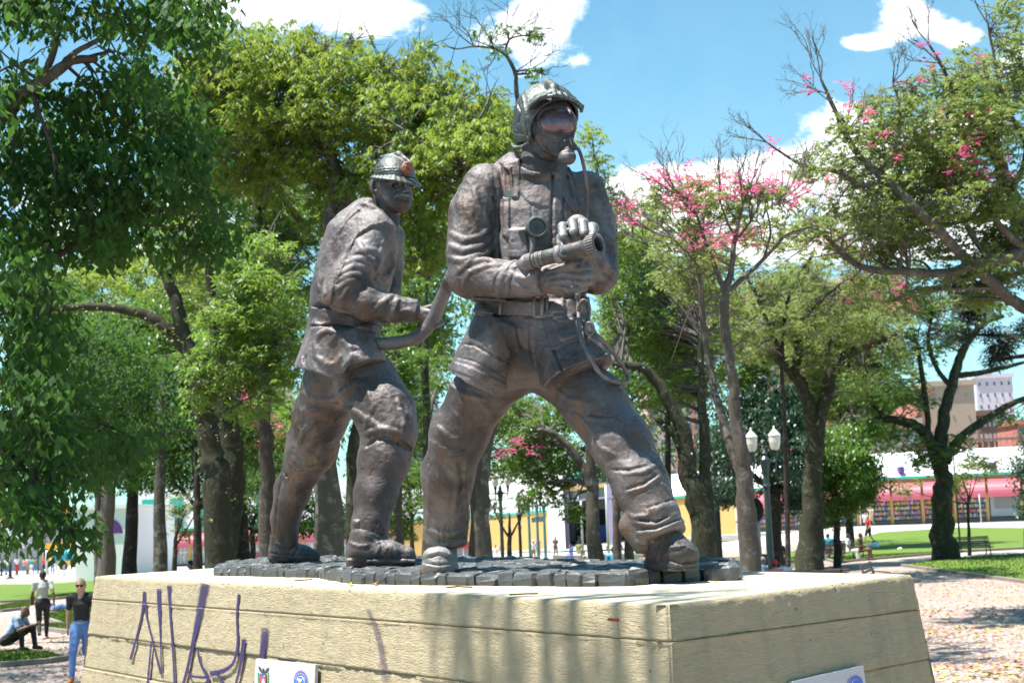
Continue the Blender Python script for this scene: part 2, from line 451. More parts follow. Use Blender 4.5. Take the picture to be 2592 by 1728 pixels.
# ------------------------------------------------------------------ bronze
ZT = HC - 0.33                                  # top of the concrete pedestal
ZS = ZT + 0.058                                  # top of the bronze cobbles
def bronze(name, base=(.054, .044, .043), base2=(.168, .148, .150), warm=(.150, .072, .036), warmth=.50, patina=.45, rough=.45, pat=(.13, .24, .21), lite=(.24, .225, .235), bump=.8):
    def b(nt, bs):
        g = nt.new('ShaderNodeNewGeometry'); pos = g.outputs['Position']
        n1 = nt.noise(pos, 3.2, 5, .62, .6); n2 = nt.noise(pos, 11, 5, .65, .3); n3 = nt.noise(pos, 60, 4, .7)
        col = nt.mix(nt.smooth(n1, .36, .66), base, base2)
        wv = nt.noise(nt.scalevec(pos, (1, 1, .45)), 4.6, 5, .66, 1.2)
        col = nt.mix(nt.math('MULTIPLY', nt.smooth(wv, .50, .70), warmth), col, warm)
        # run-off streaks, vertical
        sv_ = nt.noise(nt.scalevec(pos, (1, 1, .07)), 24, 4, .6)
        st = nt.math('MULTIPLY', nt.smooth(sv_, .56, .72), nt.smooth(n1, .42, .62))
        col = nt.mix(nt.math('MULTIPLY', st, patina * .8), col, pat)
        pt = nt.math('MULTIPLY', nt.smooth(n2, .60, .74), nt.smooth(nt.noise(pos, 2.1, 3), .46, .62))
        col = nt.mix(nt.math('MULTIPLY', pt, min(1, patina * 1.6)), col, pat)
        # paler tone on surfaces that face up
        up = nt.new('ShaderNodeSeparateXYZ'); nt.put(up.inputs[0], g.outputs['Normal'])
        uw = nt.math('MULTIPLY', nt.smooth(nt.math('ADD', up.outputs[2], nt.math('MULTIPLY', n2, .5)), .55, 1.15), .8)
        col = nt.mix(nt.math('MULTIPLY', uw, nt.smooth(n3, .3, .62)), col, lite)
        # pits and bird droppings
        vo = nt.new('ShaderNodeTexVoronoi'); nt.put(vo.inputs['Vector'], pos); nt.put(vo.inputs['Scale'], 26)
        dot = nt.math('LESS_THAN', vo.outputs['Distance'], .055)
        dm = nt.math('MULTIPLY', dot, nt.smooth(nt.noise(pos, 7, 2), .52, .56))
        col = nt.mix(nt.math('MULTIPLY', dm, .7), col, (.6, .58, .54))
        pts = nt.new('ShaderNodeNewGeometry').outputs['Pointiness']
        col = nt.mix(nt.smooth(pts, .485, .42), col, (.016, .013, .013))  # concave creases coloured nearly black, painted-in shade
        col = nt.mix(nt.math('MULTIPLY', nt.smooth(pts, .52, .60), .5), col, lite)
        nt.put(bs.inputs['Base Color'], col)
        nt.put(bs.inputs['Metallic'], .45)
        nt.put(bs.inputs['Roughness'], nt.math('ADD', nt.math('MULTIPLY', n2, .26), rough + .02))
        hgt = nt.math('ADD', nt.math('MULTIPLY', n2, .6), nt.math('MULTIPLY', n3, .25))
        v2 = nt.new('ShaderNodeTexVoronoi'); nt.put(v2.inputs['Vector'], pos); nt.put(v2.inputs['Scale'], 55)
        pit = nt.math('MULTIPLY', nt.math('SUBTRACT', 1, nt.smooth(v2.outputs['Distance'], .0, .16)), nt.smooth(nt.noise(pos, 9, 2), .52, .6))
        hgt = nt.math('SUBTRACT', hgt, nt.math('MULTIPLY', pit, .8))
        bp = nt.new('ShaderNodeBump'); nt.put(bp.inputs['Height'], hgt); bp.inputs['Distance'].default_value = .016
        bp.inputs['Strength'].default_value = bump
        nt.put(bs.inputs['Normal'], bp.outputs[0])
    return mat(name, base, build=b)
M_BR = bronze('bronze')
M_BRW = bronze('bronze_warm', base=(.052, .040, .037), base2=(.138, .116, .114), warm=(.165, .078, .030), warmth=.60, rough=.44)
M_BRG = bronze('bronze_patina', base=(.036, .034, .032), base2=(.075, .085, .080), patina=.8, warmth=.5, warm=(.12, .055, .03), rough=.30, lite=(.20, .235, .22))
M_BRD = bronze('bronze_dark', base=(.030, .025, .026), base2=(.065, .056, .056), warmth=.3, patina=.25, lite=(.17, .165, .16))
M_BRL = bronze('bronze_pale', base=(.10, .096, .095), base2=(.20, .195, .195), warmth=.4, patina=.45, lite=(.36, .35, .35))
M_BRP = None
M_STN = bronze('bronze_stone', base=(.026, .027, .029), base2=(.068, .070, .072), warm=(.10, .055, .035), warmth=.4, patina=.9, rough=.36, pat=(.075, .15, .13), lite=(.135, .14, .14))
M_BADGE = bronze('badge_copper', base=(.16, .06, .04), base2=(.28, .10, .06), warmth=.8, warm=(.35, .13, .06), patina=.15)

def wmap(Y0):
    def f(v, zmin=None):
        o = P(v[:, 0], v[:, 1], Y0 + v[:, 2] * Y0 / FPX)
        if zmin is not None: o[:, 2] = np.maximum(o[:, 2], zmin)
        return o
    return f
def wrinkle(amp, sx, sy, sz, seed=0, fine=.35):
    """cloth relief: ridged noise, stretched"""
    def f(v):
        q = v / np.array([sx, sy, sz]) + seed
        a = 1 - np.abs(fbm(q, 3)) * 2.2
        return amp * (a - .45) + amp * fine * fbm(v / 9.0 + seed, 3)
    return f
def sculpt(S, name, m, parent, mp, zmin=None, disp=None):
    v, f = S.net(disp); w = mp(v, zmin)
    return link(name, npmesh(name, w, f), m, parent, smooth=True)
def nett(S, disp=None): return S.net(disp)

# ================================================================== front firefighter
Y1 = 6.4; mp1 = wmap(Y1)
p0 = G(1390, 1425, ZS)
FF = empty('firefighter_statue', (float(p0[0]), 6.4, ZS), 0, 'bronze firefighter in helmet and breathing mask aiming a hose nozzle, legs wide apart', 'statue', None)

# ---- trousers
S = Sdf((1050, 850, -290), (1765, 1400, 300), 2.9)
S.chain([(1335, 905, 10, 70), (1290, 935, 40, 68), (1210, 1006, 78, 70), (1163, 1095, 120, 70), (1133, 1200, 175, 62), (1131, 1300, 208, 57)], k=30, sq=1.0)
S.cap((1131, 1290, 205), 57, (1130, 1378, 222), 53, k=10, flat=True, edge=6)
S.chain([(1345, 905, 10, 70), (1420, 938, 6, 74), (1508, 1022, -54, 78), (1572, 1120, -110, 74), (1622, 1225, -165, 67), (1655, 1300, -200, 62)], k=30)
S.cap((1655, 1300, -200), 62, (1676, 1362, -215), 66, k=16, flat=True, edge=10)
S.cap((1600, 1330, -185), 34, (1632, 1378, -190), 30, k=22)            # slack cloth hanging over the boot
# knees
# folds: image-right leg
for pts, r in [([(1587, 1246), (1630, 1232), (1668, 1207)], 6), ([(1580, 1200), (1630, 1196), (1668, 1172)], 5), ([(1606, 1322), (1661, 1328), (1717, 1304)], 7), ([(1612, 1350), (1655, 1346), (1728, 1318)], 8),
               ([(1618, 1372), (1660, 1366), (1700, 1348), (1736, 1340)], 10), ([(1487, 1056), (1530, 1062), (1562, 1060)], 5), ([(1640, 1118), (1652, 1140), (1658, 1170)], 6), ([(1662, 1150), (1676, 1190), (1690, 1212)], 6),
               ([(1592, 1300), (1610, 1310), (1640, 1306)], 7), ([(1512, 1118), (1530, 1138), (1560, 1150)], 6), ([(1410, 985), (1440, 1010), (1490, 1020)], 4.5), ([(1676, 1226), (1690, 1240), (1704, 1256)], 6), ([(1440, 1040), (1470, 1056), (1500, 1090)], 5)]:
    S.fold(pts, r, 10, .62)
for pts in [[(1543, 1188), (1590, 1190), (1637, 1178)], [(1487, 1049), (1525, 1053), (1562, 1052)], [(1605, 1314), (1661, 1320), (1715, 1294)], [(1587, 1238), (1630, 1224), (1664, 1200)], [(1612, 1340), (1660, 1336), (1726, 1310)]]: S.groove(pts, 3.4, 5, True)
S.groove([(1640, 1285), (1680, 1272), (1711, 1260), (1722, 1300)], 2.4, 4)
S.patch([(1644, 1286), (1711, 1262), (1722, 1298), (1658, 1318)], 3, 3)
# image-left leg
for pts, r in [([(1110, 1080), (1140, 1108), (1165, 1112)], 8), ([(1090, 1115), (1125, 1136), (1172, 1140)], 8), ([(1150, 1040), (1172, 1062), (1166, 1085)], 7),
               ([(1206, 1130), (1180, 1142), (1140, 1150)], 6), ([(1180, 1165), (1176, 1240), (1182, 1330)], 6), ([(1085, 1180), (1088, 1260), (1082, 1330)], 5),
               ([(1078, 1338), (1110, 1350), (1150, 1347), (1184, 1335)], 7), ([(1150, 1165), (1158, 1220), (1150, 1290)], 4), ([(1200, 1000), (1240, 1040), (1236, 1075)], 6),
               ([(1140, 975), (1180, 1000), (1230, 1010)], 5)]:
    S.fold(pts, r, 9, .62)
S.groove([(1101, 1362), (1110, 1366), (1140, 1366), (1180, 1362)], 3, 4); S.groove([(1110, 1330), (1112, 1374)], 2, 3); S.groove([(1128, 1330), (1126, 1374)], 2, 3)
S.groove([(1092, 1110), (1082, 1200), (1080, 1310)], 2, 3)
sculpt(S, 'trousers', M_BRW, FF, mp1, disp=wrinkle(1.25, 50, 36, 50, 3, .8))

# ---- boots
S = Sdf((1050, 1340, 120), (1180, 1470, 330), 2.4)
S.cap((1120, 1350, 225), 40, (1119, 1400, 228), 38, k=8)
S.cap((1119, 1420, 238), 38, (1109, 1424, 178), 38, k=14); S.ell((1110, 1408, 175), (40, 26, 34), k=10)
S.cap((1119, 1440, 250), 42, (1108, 1440, 172), 43, k=3)
S.groove([(1073, 1424), (1110, 1430), (1150, 1424)], 2.4, 3); S.fold([(1080, 1406), (1110, 1396), (1142, 1404)], 4, 5); S.groove([(1085, 1412), (1110, 1404), (1138, 1411)], 2, 3)
sculpt(S, 'boot', M_BRL, FF, mp1, zmin=ZS - .004, disp=wrinkle(1.0, 20, 20, 20, 8))  # paler bronze than the other boot: its sunlit tone is put into the colour
S = Sdf((1600, 1290, -320), (1800, 1480, -90), 2.4)
S.cap((1672, 1330, -195), 42, (1680, 1390, -200), 44, k=10); S.cap((1676, 1400, -170), 42, (1722, 1410, -238), 44, k=14)
S.cap((1690, 1352, -215), 30, (1716, 1392, -240), 36, k=12); S.ell((1727, 1404, -245), (43, 33, 42), k=10)
S.cap((1674, 1432, -165), 45, (1724, 1432, -240), 46, k=2)
for i in range(8):
    t = i / 7; S.fold([(1672 + 26 * t, 1352 + 40 * t), (1690 + 22 * t, 1346 + 40 * t), (1708 + 22 * t, 1352 + 40 * t)], 3.2, 3, .3)
S.fold([(1684, 1402), (1700, 1385), (1735, 1382), (1764, 1400)], 4, 4); S.groove([(1684, 1412), (1720, 1426), (1768, 1418)], 2.4, 3)
S.fold([(1657, 1362), (1668, 1390), (1664, 1420), (1680, 1430)], 3.2, 4); S.groove([(1655, 1425), (1700, 1440), (1765, 1432)], 2, 3)
sculpt(S, 'boot', M_BRD, FF, mp1, zmin=ZS - .004, disp=wrinkle(.9, 20, 20, 20, 9))

# ---- jacket
S = Sdf((1105, 385, -235), (1595, 1015, 200), 2.6)
S.ell((1356, 565, 45), (128, 172, 84), k=0)
S.cap((1362, 440, 25), 66, (1360, 520, 30), 118, k=40, sq=.72)
S.cap((1352, 640, 25), 128, (1350, 775, 10), 128, k=40, sq=.72)
S.cap((1352, 780, 5), 128, (1350, 806, 5), 122, k=20, sq=.75)
S.cap((1286, 806, 4), 80, (1210, 968, 42), 83, k=18, flat=True, edge=2, sq=1.3)
S.cap((1400, 808, 0), 82, (1462, 950, -56), 96, k=18, flat=True, edge=2, sq=1.25)
# image-left arm
S.cap((1228, 470, 20), 56, (1196, 540, 0), 60, k=30); S.chain([(1196, 540, 0, 60), (1186, 640, -25, 56), (1190, 700, -45, 54)], k=9)
S.chain([(1190, 700, -45, 54), (1262, 707, -95, 48), (1330, 706, -130, 45)], k=12)
S.cap((1318, 706, -125), 46, (1378, 706, -160), 41, k=6, flat=True, edge=6)
# image-right arm
S.cap((1484, 478, 50), 46, (1508, 560, 45), 48, k=26); S.chain([(1508, 560, 45, 48), (1512, 640, 20, 50), (1512, 690, 0, 52)], k=9)
S.chain([(1512, 692, 0, 52), (1492, 668, -55, 46), (1474, 630, -105, 38)], k=12)
# collar
S.cap((1364, 385, 10), 56, (1362, 436, 15), 66, k=14, flat=True, edge=5, sq=.85)
S.cap((1350, 360, 0), 44, (1360, 410, -5), 46, sub=True, k=4)
S.ell((1285, 425, 55), (70, 30, 60), k=16, rot=(0, 0, -38))                 # hood folded on the back
# seams, flaps and pockets
S.patch([(1322, 425), (1313, 486), (1335, 510), (1366, 522), (1391, 524), (1399, 471), (1392, 425), (1360, 436)], 5, 3)
S.patch([(1267, 412), (1312, 404), (1318, 440), (1312, 500), (1296, 502), (1290, 440)], 8, 3)
S.patch([(1270, 420), (1294, 420), (1298, 495), (1274, 495)], 6, 3)
S.patch([(1274, 500), (1290, 500), (1288, 600), (1280, 603), (1273, 596)], 6, 2.5)
S.patch([(1436, 440), (1452, 440), (1474, 520), (1474, 560), (1462, 560), (1460, 525)], 7, 2.5)
S.patch([(1428, 500), (1478, 504), (1476, 520), (1466, 538), (1452, 540), (1440, 522)], 11, 3)
S.patch([(1288, 580), (1332, 578), (1338, 655), (1290, 652)], 6, 3); S.patch([(1400, 430), (1424, 430), (1424, 660), (1402, 660)], 4, 3)
S.groove([(1400, 440), (1396, 560), (1398, 660)], 2.5, 3); S.groove([(1424, 440), (1428, 560), (1424, 660)], 2, 3); S.groove([(1346, 520), (1345, 580), (1352, 660)], 2.5, 3)
# belt
S.patch([(1196, 752), (1262, 758), (1345, 762), (1500, 752), (1500, 790), (1400, 802), (1310, 801), (1262, 797), (1196, 790)], 7, 2.5)
S.groove([(1205, 800), (1262, 800), (1345, 803), (1420, 804), (1495, 792)], 3, 3)
S.patch([(1392, 742), (1428, 740), (1430, 790), (1396, 793)], 9, 3)
# skirt seams
S.groove([(1307, 802), (1312, 850), (1322, 885), (1332, 915)], 3, 4); S.groove([(1375, 806), (1385, 850), (1400, 890), (1428, 946)], 2.6, 3)
S.groove([(1160, 868), (1200, 874), (1250, 900), (1312, 930), (1298, 962)], 2.6, 3); S.groove([(1150, 902), (1192, 912), (1240, 930), (1290, 962)], 2.2, 3)
S.groove([(1402, 889), (1440, 868), (1470, 862)], 2.6, 3); S.groove([(1402, 889), (1426, 946), (1500, 905), (1540, 890)], 2.6, 3); S.groove([(1410, 912), (1460, 885), (1500, 870)], 2, 3)
S.patch([(1402, 800), (1450, 796), (1454, 812), (1422, 814), (1398, 806)], 7, 2); S.patch([(1398, 812), (1452, 806), (1462, 848), (1424, 862), (1414, 856)], 5, 2)
S.patch([(1148, 915), (1194, 930), (1284, 972), (1290, 985), (1280, 991), (1200, 955), (1143, 937)], 3, 2); S.patch([(1372, 972), (1430, 950), (1545, 890), (1548, 912), (1430, 968), (1380, 984)], 3, 2)
for pts, r in [([(1260, 815), (1270, 860), (1290, 900)], 9), ([(1240, 820), (1236, 860), (1250, 890)], 6), ([(1345, 820), (1350, 880), (1362, 950)], 8), ([(1470, 815), (1490, 860), (1510, 885)], 8)]:
    S.fold(pts, r, 10, .6)
S.groove([(1252, 500), (1254, 560), (1256, 620), (1262, 655)], 7, 8, True); S.groove([(1462, 480), (1466, 540), (1468, 600)], 6, 8, True)
# sleeve folds (image-left arm)
for pts, r in [([(1140, 590), (1175, 610), (1215, 600), (1240, 575)], 9), ([(1138, 620), (1170, 636), (1212, 628), (1246, 600)], 9), ([(1138, 652), (1172, 664), (1212, 650), (1250, 628)], 11),
               ([(1160, 690), (1188, 668), (1230, 660), (1262, 664)], 10), ([(1170, 730), (1190, 690), (1232, 676), (1276, 668)], 7), ([(1225, 480), (1243, 520), (1248, 570)], 8),
               ([(1200, 480), (1215, 530), (1236, 565)], 7), ([(1178, 520), (1196, 560), (1206, 582)], 6), ([(1255, 440), (1262, 480), (1256, 520)], 8), ([(1230, 450), (1240, 470), (1250, 500)], 6),
               ([(1262, 742), (1268, 705), (1290, 668), (1312, 658)], 6), ([(1300, 676), (1330, 684), (1350, 676)], 6), ([(1304, 700), (1330, 704), (1352, 696)], 6), ([(1305, 720), (1330, 730), (1352, 736)], 6)]:
    S.fold(pts, r, 9, .62)
S.groove([(1290, 752), (1290, 715), (1305, 680), (1326, 662)], 3, 3); S.groove([(1248, 745), (1252, 710), (1262, 690)], 2, 3)
S.groove([(1375, 668), (1380, 706), (1375, 745)], 4, 3)
# image-right sleeve
for pts, r in [([(1500, 480), (1512, 530), (1532, 560)], 7), ([(1510, 470), (1520, 500), (1536, 525)], 6), ([(1508, 570), (1530, 600), (1556, 615)], 8), ([(1520, 640), (1530, 670), (1556, 690)], 8),
               ([(1490, 655), (1500, 690), (1490, 725)], 7), ([(1478, 690), (1500, 720), (1530, 728)], 7)]:
    S.fold(pts, r, 9, .62)
S.groove([(1515, 650), (1524, 690), (1556, 712)], 4, 4, True)
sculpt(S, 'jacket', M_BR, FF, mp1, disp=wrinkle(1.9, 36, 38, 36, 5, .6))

# ---- head with breathing mask
S = Sdf((1290, 215, -150), (1500, 450, 120), 2.2)
S.ell((1392, 310, 0), (62, 75, 66)); S.cap((1372, 360, 10), 46, (1366, 420, 10), 52, k=16)
S.cap((1408, 340, -30), 47, (1426, 384, -52), 27, k=22); S.ell((1412, 310, -42), (47, 44, 42), k=8)
S.ell((1411, 310, -46), (50, 37, 47), k=3)
rim = [(1361, 300), (1364, 286), (1374, 277), (1395, 271), (1418, 271), (1438, 277), (1449, 292), (1456, 325), (1459, 344), (1440, 349), (1400, 347), (1378, 338), (1365, 320), (1361, 300)]
S.fold(rim, 3.6, 3, .2, taper=False)
S.fold([(1345, 290), (1352, 335), (1375, 375), (1402, 392)], 5, 5); S.fold([(1436, 352), (1420, 368), (1410, 395)], 6, 6)
S.fold([(1396, 352), (1392, 372), (1404, 390)], 5, 8); S.groove([(1350, 380), (1372, 400), (1400, 406)], 3, 4)
S.cap((1432, 366, -92), 13, (1440, 378, -104), 14, k=8); S.ell((1436, 398, -108), (23, 20, 22), k=5); S.groove([(1416, 388), (1436, 384), (1457, 388)], 1.6, 2)
S.cap((1440, 360, -95), 9, (1457, 374, -96), 7, k=5)
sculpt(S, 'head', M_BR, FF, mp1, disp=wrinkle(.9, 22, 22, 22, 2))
# visor glass of the mask: smoother, violet-brown sheen
def vis(nt, b):
    pos = nt.new('ShaderNodeNewGeometry').outputs['Position']
    n = nt.noise(pos, 14, 4, .6, .8)
    nt.put(b.inputs['Base Color'], nt.ramp(n, [(.35, (.11, .075, .10)), (.55, (.19, .125, .15)), (.68, (.30, .15, .09))]))
    b.inputs['Metallic'].default_value = .5; nt.put(b.inputs['Roughness'], nt.math('ADD', nt.math('MULTIPLY', n, .25), .12))
M_VIS = mat('bronze_visor', (.1, .07, .08), build=vis)
S = Sdf((1350, 260, -150), (1470, 360, -20), 2.0)
S.ell((1411, 310, -48), (50.5, 38.5, 47.5))
e = S.d.copy()
rp = np.array([(1363, 300), (1366, 287), (1376, 279), (1395, 274), (1418, 274), (1436, 280), (1446, 293), (1453, 325), (1456, 341), (1440, 346), (1400, 344), (1380, 336), (1367, 319)], float)
U, V = np.meshgrid(S.ax[0], S.ax[1], indexing='ij'); ins = np.zeros(U.shape, bool); n = len(rp)
for i in range(n):
    a, b = rp[i], rp[(i + 1) % n]; c = ((a[1] > V) != (b[1] > V)); ins ^= c & (U < (b[0] - a[0]) * (V - a[1]) / (b[1] - a[1] + 1e-12) + a[0])
S.d = np.where(ins[:, :, None], S.d, np.maximum(S.d, 2.0)).astype(np.float32)
sculpt(S, 'mask_window', M_VIS, FF, mp1)

# ---- helmet
S = Sdf((1280, 195, -150), (1492, 385, 130), 2.0)
S.ell((1383, 290, 10), (82, 82, 92), k=0); S.ell((1356, 330, 30), (58, 62, 76), k=20)
S.plane((1322, 371, 0), (-.14, .99, .05), 4)
S.ell((1388, 300, 2), (68, 70, 80), k=4, sub=True)                                    # hollow
S.ell((1432, 335, -70), (88, 84, 96), k=6, sub=True, rot=(0, 0, -8))                  # face opening
S.cap((1360, 380, 10), 50, (1368, 420, 10), 56, sub=True, k=3)
brim = [(1340, 282, -62), (1344, 268, -82), (1356, 256, -104), (1378, 246, -122), (1406, 241, -130), (1436, 246, -122), (1460, 258, -98), (1473, 270, -66), (1472, 282, -36)]
for (a, b) in zip(brim, brim[1:]): S.cap(a, 4.2, b, 4.2, k=3)
for i in range(len(brim) - 1):
    for t in (0, .5):
        q = [brim[i][j] * (1 - t) + brim[i + 1][j] * t for j in range(3)]
        c = [1395 + (q[0] - 1395) * .72, 240 + (q[1] - 240) * .55 - 6, -20 + (q[2] + 20) * .62]
        S.cap(q, 3.4, c, 6.5, k=7)
for (a, b) in zip([(1342, 276, -62), (1337, 300, -62), (1342, 340, -58), (1338, 362, -48), (1322, 372, -34), (1302, 374, -10)], [(1337, 300, -62), (1342, 340, -58), (1338, 362, -48), (1322, 372, -34), (1302, 374, -10), (1296, 366, 20)]): S.cap(a, 4.4, b, 4.4, k=4)
S.fold([(1348, 262), (1368, 246), (1404, 232), (1440, 240), (1464, 254)], 3, 3, .3, taper=False)
S.cap((1402, 222, -78), 13, (1386, 208, -10), 10, k=16)                                # comb
S.groove([(1310, 262), (1318, 285), (1312, 310)], 3, 4); S.fold([(1322, 240), (1330, 280), (1330, 320), (1336, 350)], 3, 5); S.groove([(1300, 300), (1304, 325), (1322, 338), (1302, 336)], 2.4, 3)
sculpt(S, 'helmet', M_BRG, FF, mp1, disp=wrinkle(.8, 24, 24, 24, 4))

# ---- gloves
S = Sdf((1355, 640, -240), (1510, 770, -90), 2.0)                                     # lower hand, back of the hand to the street
S.cap((1370, 706, -150), 33, (1402, 704, -165), 36, k=10, sq=.8); S.cap((1400, 704, -165), 38, (1440, 702, -172), 40, k=14, sq=.62)
for i, (v0, v1, u1, r) in enumerate([(676, 680, 1484, 11.5), (694, 697, 1490, 12), (713, 715, 1488, 12), (730, 731, 1478, 11)]):
    S.cap((1436, v0, -185), r + 2, (u1 - 18, v1, -192), r, k=4); S.cap((u1 - 18, v1, -192), r, (u1, v1 - 2, -172), r - 1, k=3); S.cap((u1, v1 - 2, -172), r - 1, (u1 - 6, v1 - 6, -148), r - 2, k=3)
S.cap((1412, 684, -185), 12, (1440, 668, -196), 11, k=8); S.cap((1440, 668, -196), 11, (1470, 666, -186), 9, k=4)
for pts, r in [([(1384, 690), (1405, 684), (1424, 672)], 4.5), ([(1384, 702), (1406, 696), (1430, 690)], 4.5), ([(1384, 714), (1408, 712), (1432, 710)], 4.5), ([(1384, 726), (1408, 726), (1430, 728)], 4), ([(1386, 678), (1398, 672), (1416, 668)], 4)]:
    S.fold(pts, r, 5, .5)
sculpt(S, 'glove', M_BR, FF, mp1, disp=wrinkle(.8, 14, 14, 14, 6))
S = Sdf((1395, 530, -260), (1530, 680, -60), 2.0)                                     # upper hand, knuckles up
S.cap((1474, 632, -112), 34, (1468, 600, -150), 26, k=14); S.cap((1462, 585, -165), 30, (1462, 572, -180), 29, k=12, sq=.8)
for i, (u, vt, vm, vb) in enumerate([(1424, 562, 586, 596), (1450, 551, 578, 583), (1476, 554, 586, 592), (1499, 563, 590, 598)]):
    S.cap((u + 4, vt + 14, -168), 14, (u, vt + 12, -202), 13, k=4); S.cap((u, vt + 12, -202), 12.6, (u + 2, vt + 36, -226), 11.6, k=1.5); S.cap((u + 2, vt + 36, -226), 11.6, (u + 3, vt + 50, -208), 10, k=1.5)
S.cap((1434, 600, -175), 14, (1420, 602, -205), 12, k=6); S.cap((1420, 602, -205), 12, (1419, 616, -214), 10, k=4); S.cap((1419, 616, -214), 10, (1428, 634, -208), 8, k=4)
sculpt(S, 'glove', M_BRL, FF, mp1, disp=wrinkle(.9, 12, 12, 12, 7))

# ---- equipment
def wp(u, v, w, Y=Y1): return PV(u, v, Y + w * Y / FPX)
PX1 = Y1 / FPX
def tubeuvw(pts, r, name, m, parent, seg=10, Y=Y1, sm=True, curve=5):
    q = [Vector(p) for p in pts]; out = []
    for i in range(len(q) - 1):                       # Catmull-Rom
        a = q[max(i - 1, 0)]; b = q[i]; c = q[i + 1]; d = q[min(i + 2, len(q) - 1)]
        for t in [j / curve for j in range(curve)]:
            out.append(.5 * ((2 * b) + (c - a) * t + (2 * a - 5 * b + 4 * c - d) * t * t + (3 * b - 3 * c + d - a) * t ** 3))
    out.append(q[-1])
    rr = [r * Y / FPX] * len(out) if not callable(r) else [r(i / (len(out) - 1)) * Y / FPX for i in range(len(out))]
    return MB().tube([wp(*p, Y) for p in out], rr, seg).build(name, m, parent, smooth=sm)
tubeuvw([(1452, 372, -98), (1464, 378, -98), (1474, 405, -88), (1482, 448, -72), (1486, 505, -60), (1484, 560, -60)], 4.6, 'air_hose', M_BR, FF)
tubeuvw([(1438, 425, -45), (1452, 450, -72), (1462, 480, -84), (1474, 508, -84)], 4, 'air_hose', M_BRD, FF)
g = MB()
gM = Matrix.Translation(wp(1358, 576, -92)) @ Euler((R_(90), 0, R_(8))).to_matrix().to_4x4()
def lathe_at(prof, u, v, w, rot, name, m, parent, seg=24, Y=Y1):
    k = Y / FPX
    Mx = Matrix.Translation(wp(u, v, w, Y)) @ Euler([R_(x) for x in rot]).to_matrix().to_4x4()
    mb = MB(); mb.lathe([(r * k, z * k) for r, z in prof], (0, 0, 0), seg, Mx); return mb.build(name, m, parent, smooth=False)
ga = lathe_at([(20, -16), (26, -14), (27, 4), (28, 8), (26, 12), (22, 13), (20, 10), (19, 5), (.1, 4)], 1358, 576, -82, (90, 0, 12), 'pressure_gauge', M_BRG, FF, 28)
lathe_at([(19.5, 4.5), (19, 8), (.1, 8.4)], 1358, 576, -82, (90, 0, 12), 'gauge_glass', M_BRD, ga, 28)
tubeuvw([(1350, 602, -84), (1348, 640, -86), (1352, 665, -80)], lambda t: 8, 'gauge_hose', M_BR, FF)
# buckle
b = MB(); 
for a_, b_ in [((1352, 750), (1352, 800)), ((1352, 800), (1385, 802)), ((1385, 802), (1385, 750)), ((1385, 750), (1352, 750))]:
    b.tube([wp(a_[0], a_[1], -100), wp(b_[0], b_[1], -100)], 4.5 * PX1, 8)
b.tube([wp(1372, 752, -104), wp(1372, 800, -104)], 5 * PX1, 8)
b.build('belt_buckle', M_BR, FF, smooth=True)
MB().tube([wp(1268, 755, -92), wp(1265, 796, -96)], 3 * PX1, 8).build('belt_loop', M_BR, FF, smooth=True)
# strap buckles on the chest
MB().prism([wp(1276, 484, -76), wp(1296, 484, -80), wp(1296, 500, -80), wp(1276, 500, -76)], Vector((0, -.012, 0))).build('strap_buckle', M_BRG, FF)
# rescue line with snap hooks
rope = tubeuvw([(1462, 742, -104), (1464, 775, -106), (1466, 825, -140), (1474, 865, -168), (1494, 905, -182), (1515, 940, -172), (1540, 960, -140), (1570, 968, -100), (1588, 965, -80), (1588, 948, -72), (1572, 920, -84), (1548, 888, -104), (1522, 860, -128), (1500, 838, -122)], lambda t: 5.4 + .9 * math.sin(t * 90), 'rescue_rope', M_BR, FF, 8)
ring = [(1478 + 13 * math.cos(a), 790 + 30 * math.sin(a), -116 + 6 * math.sin(a)) for a in [i * math.pi / 7 for i in range(15)]]
tubeuvw(ring, 5, 'snap_hook', M_BRD, FF, 8, curve=2)
ring = [(1492 + 10 * math.cos(a), 832 + 15 * math.sin(a), -130) for a in [i * math.pi / 6 for i in range(13)]]
tubeuvw(ring, 4.4, 'snap_hook', M_BR, FF, 8, curve=2)

# ================================================================== rear firefighter
Y2 = 8.07; mp2 = wmap(Y2)
HF = empty('firefighter_statue', (float(PV(900, 1400, 8.0).x), 8.0, ZS), 0, 'rear bronze firefighter with moustache and crested helmet feeding the hose from behind', 'statue')
S = Sdf((660, 830, -230), (1080, 1400, 460), 3.0)
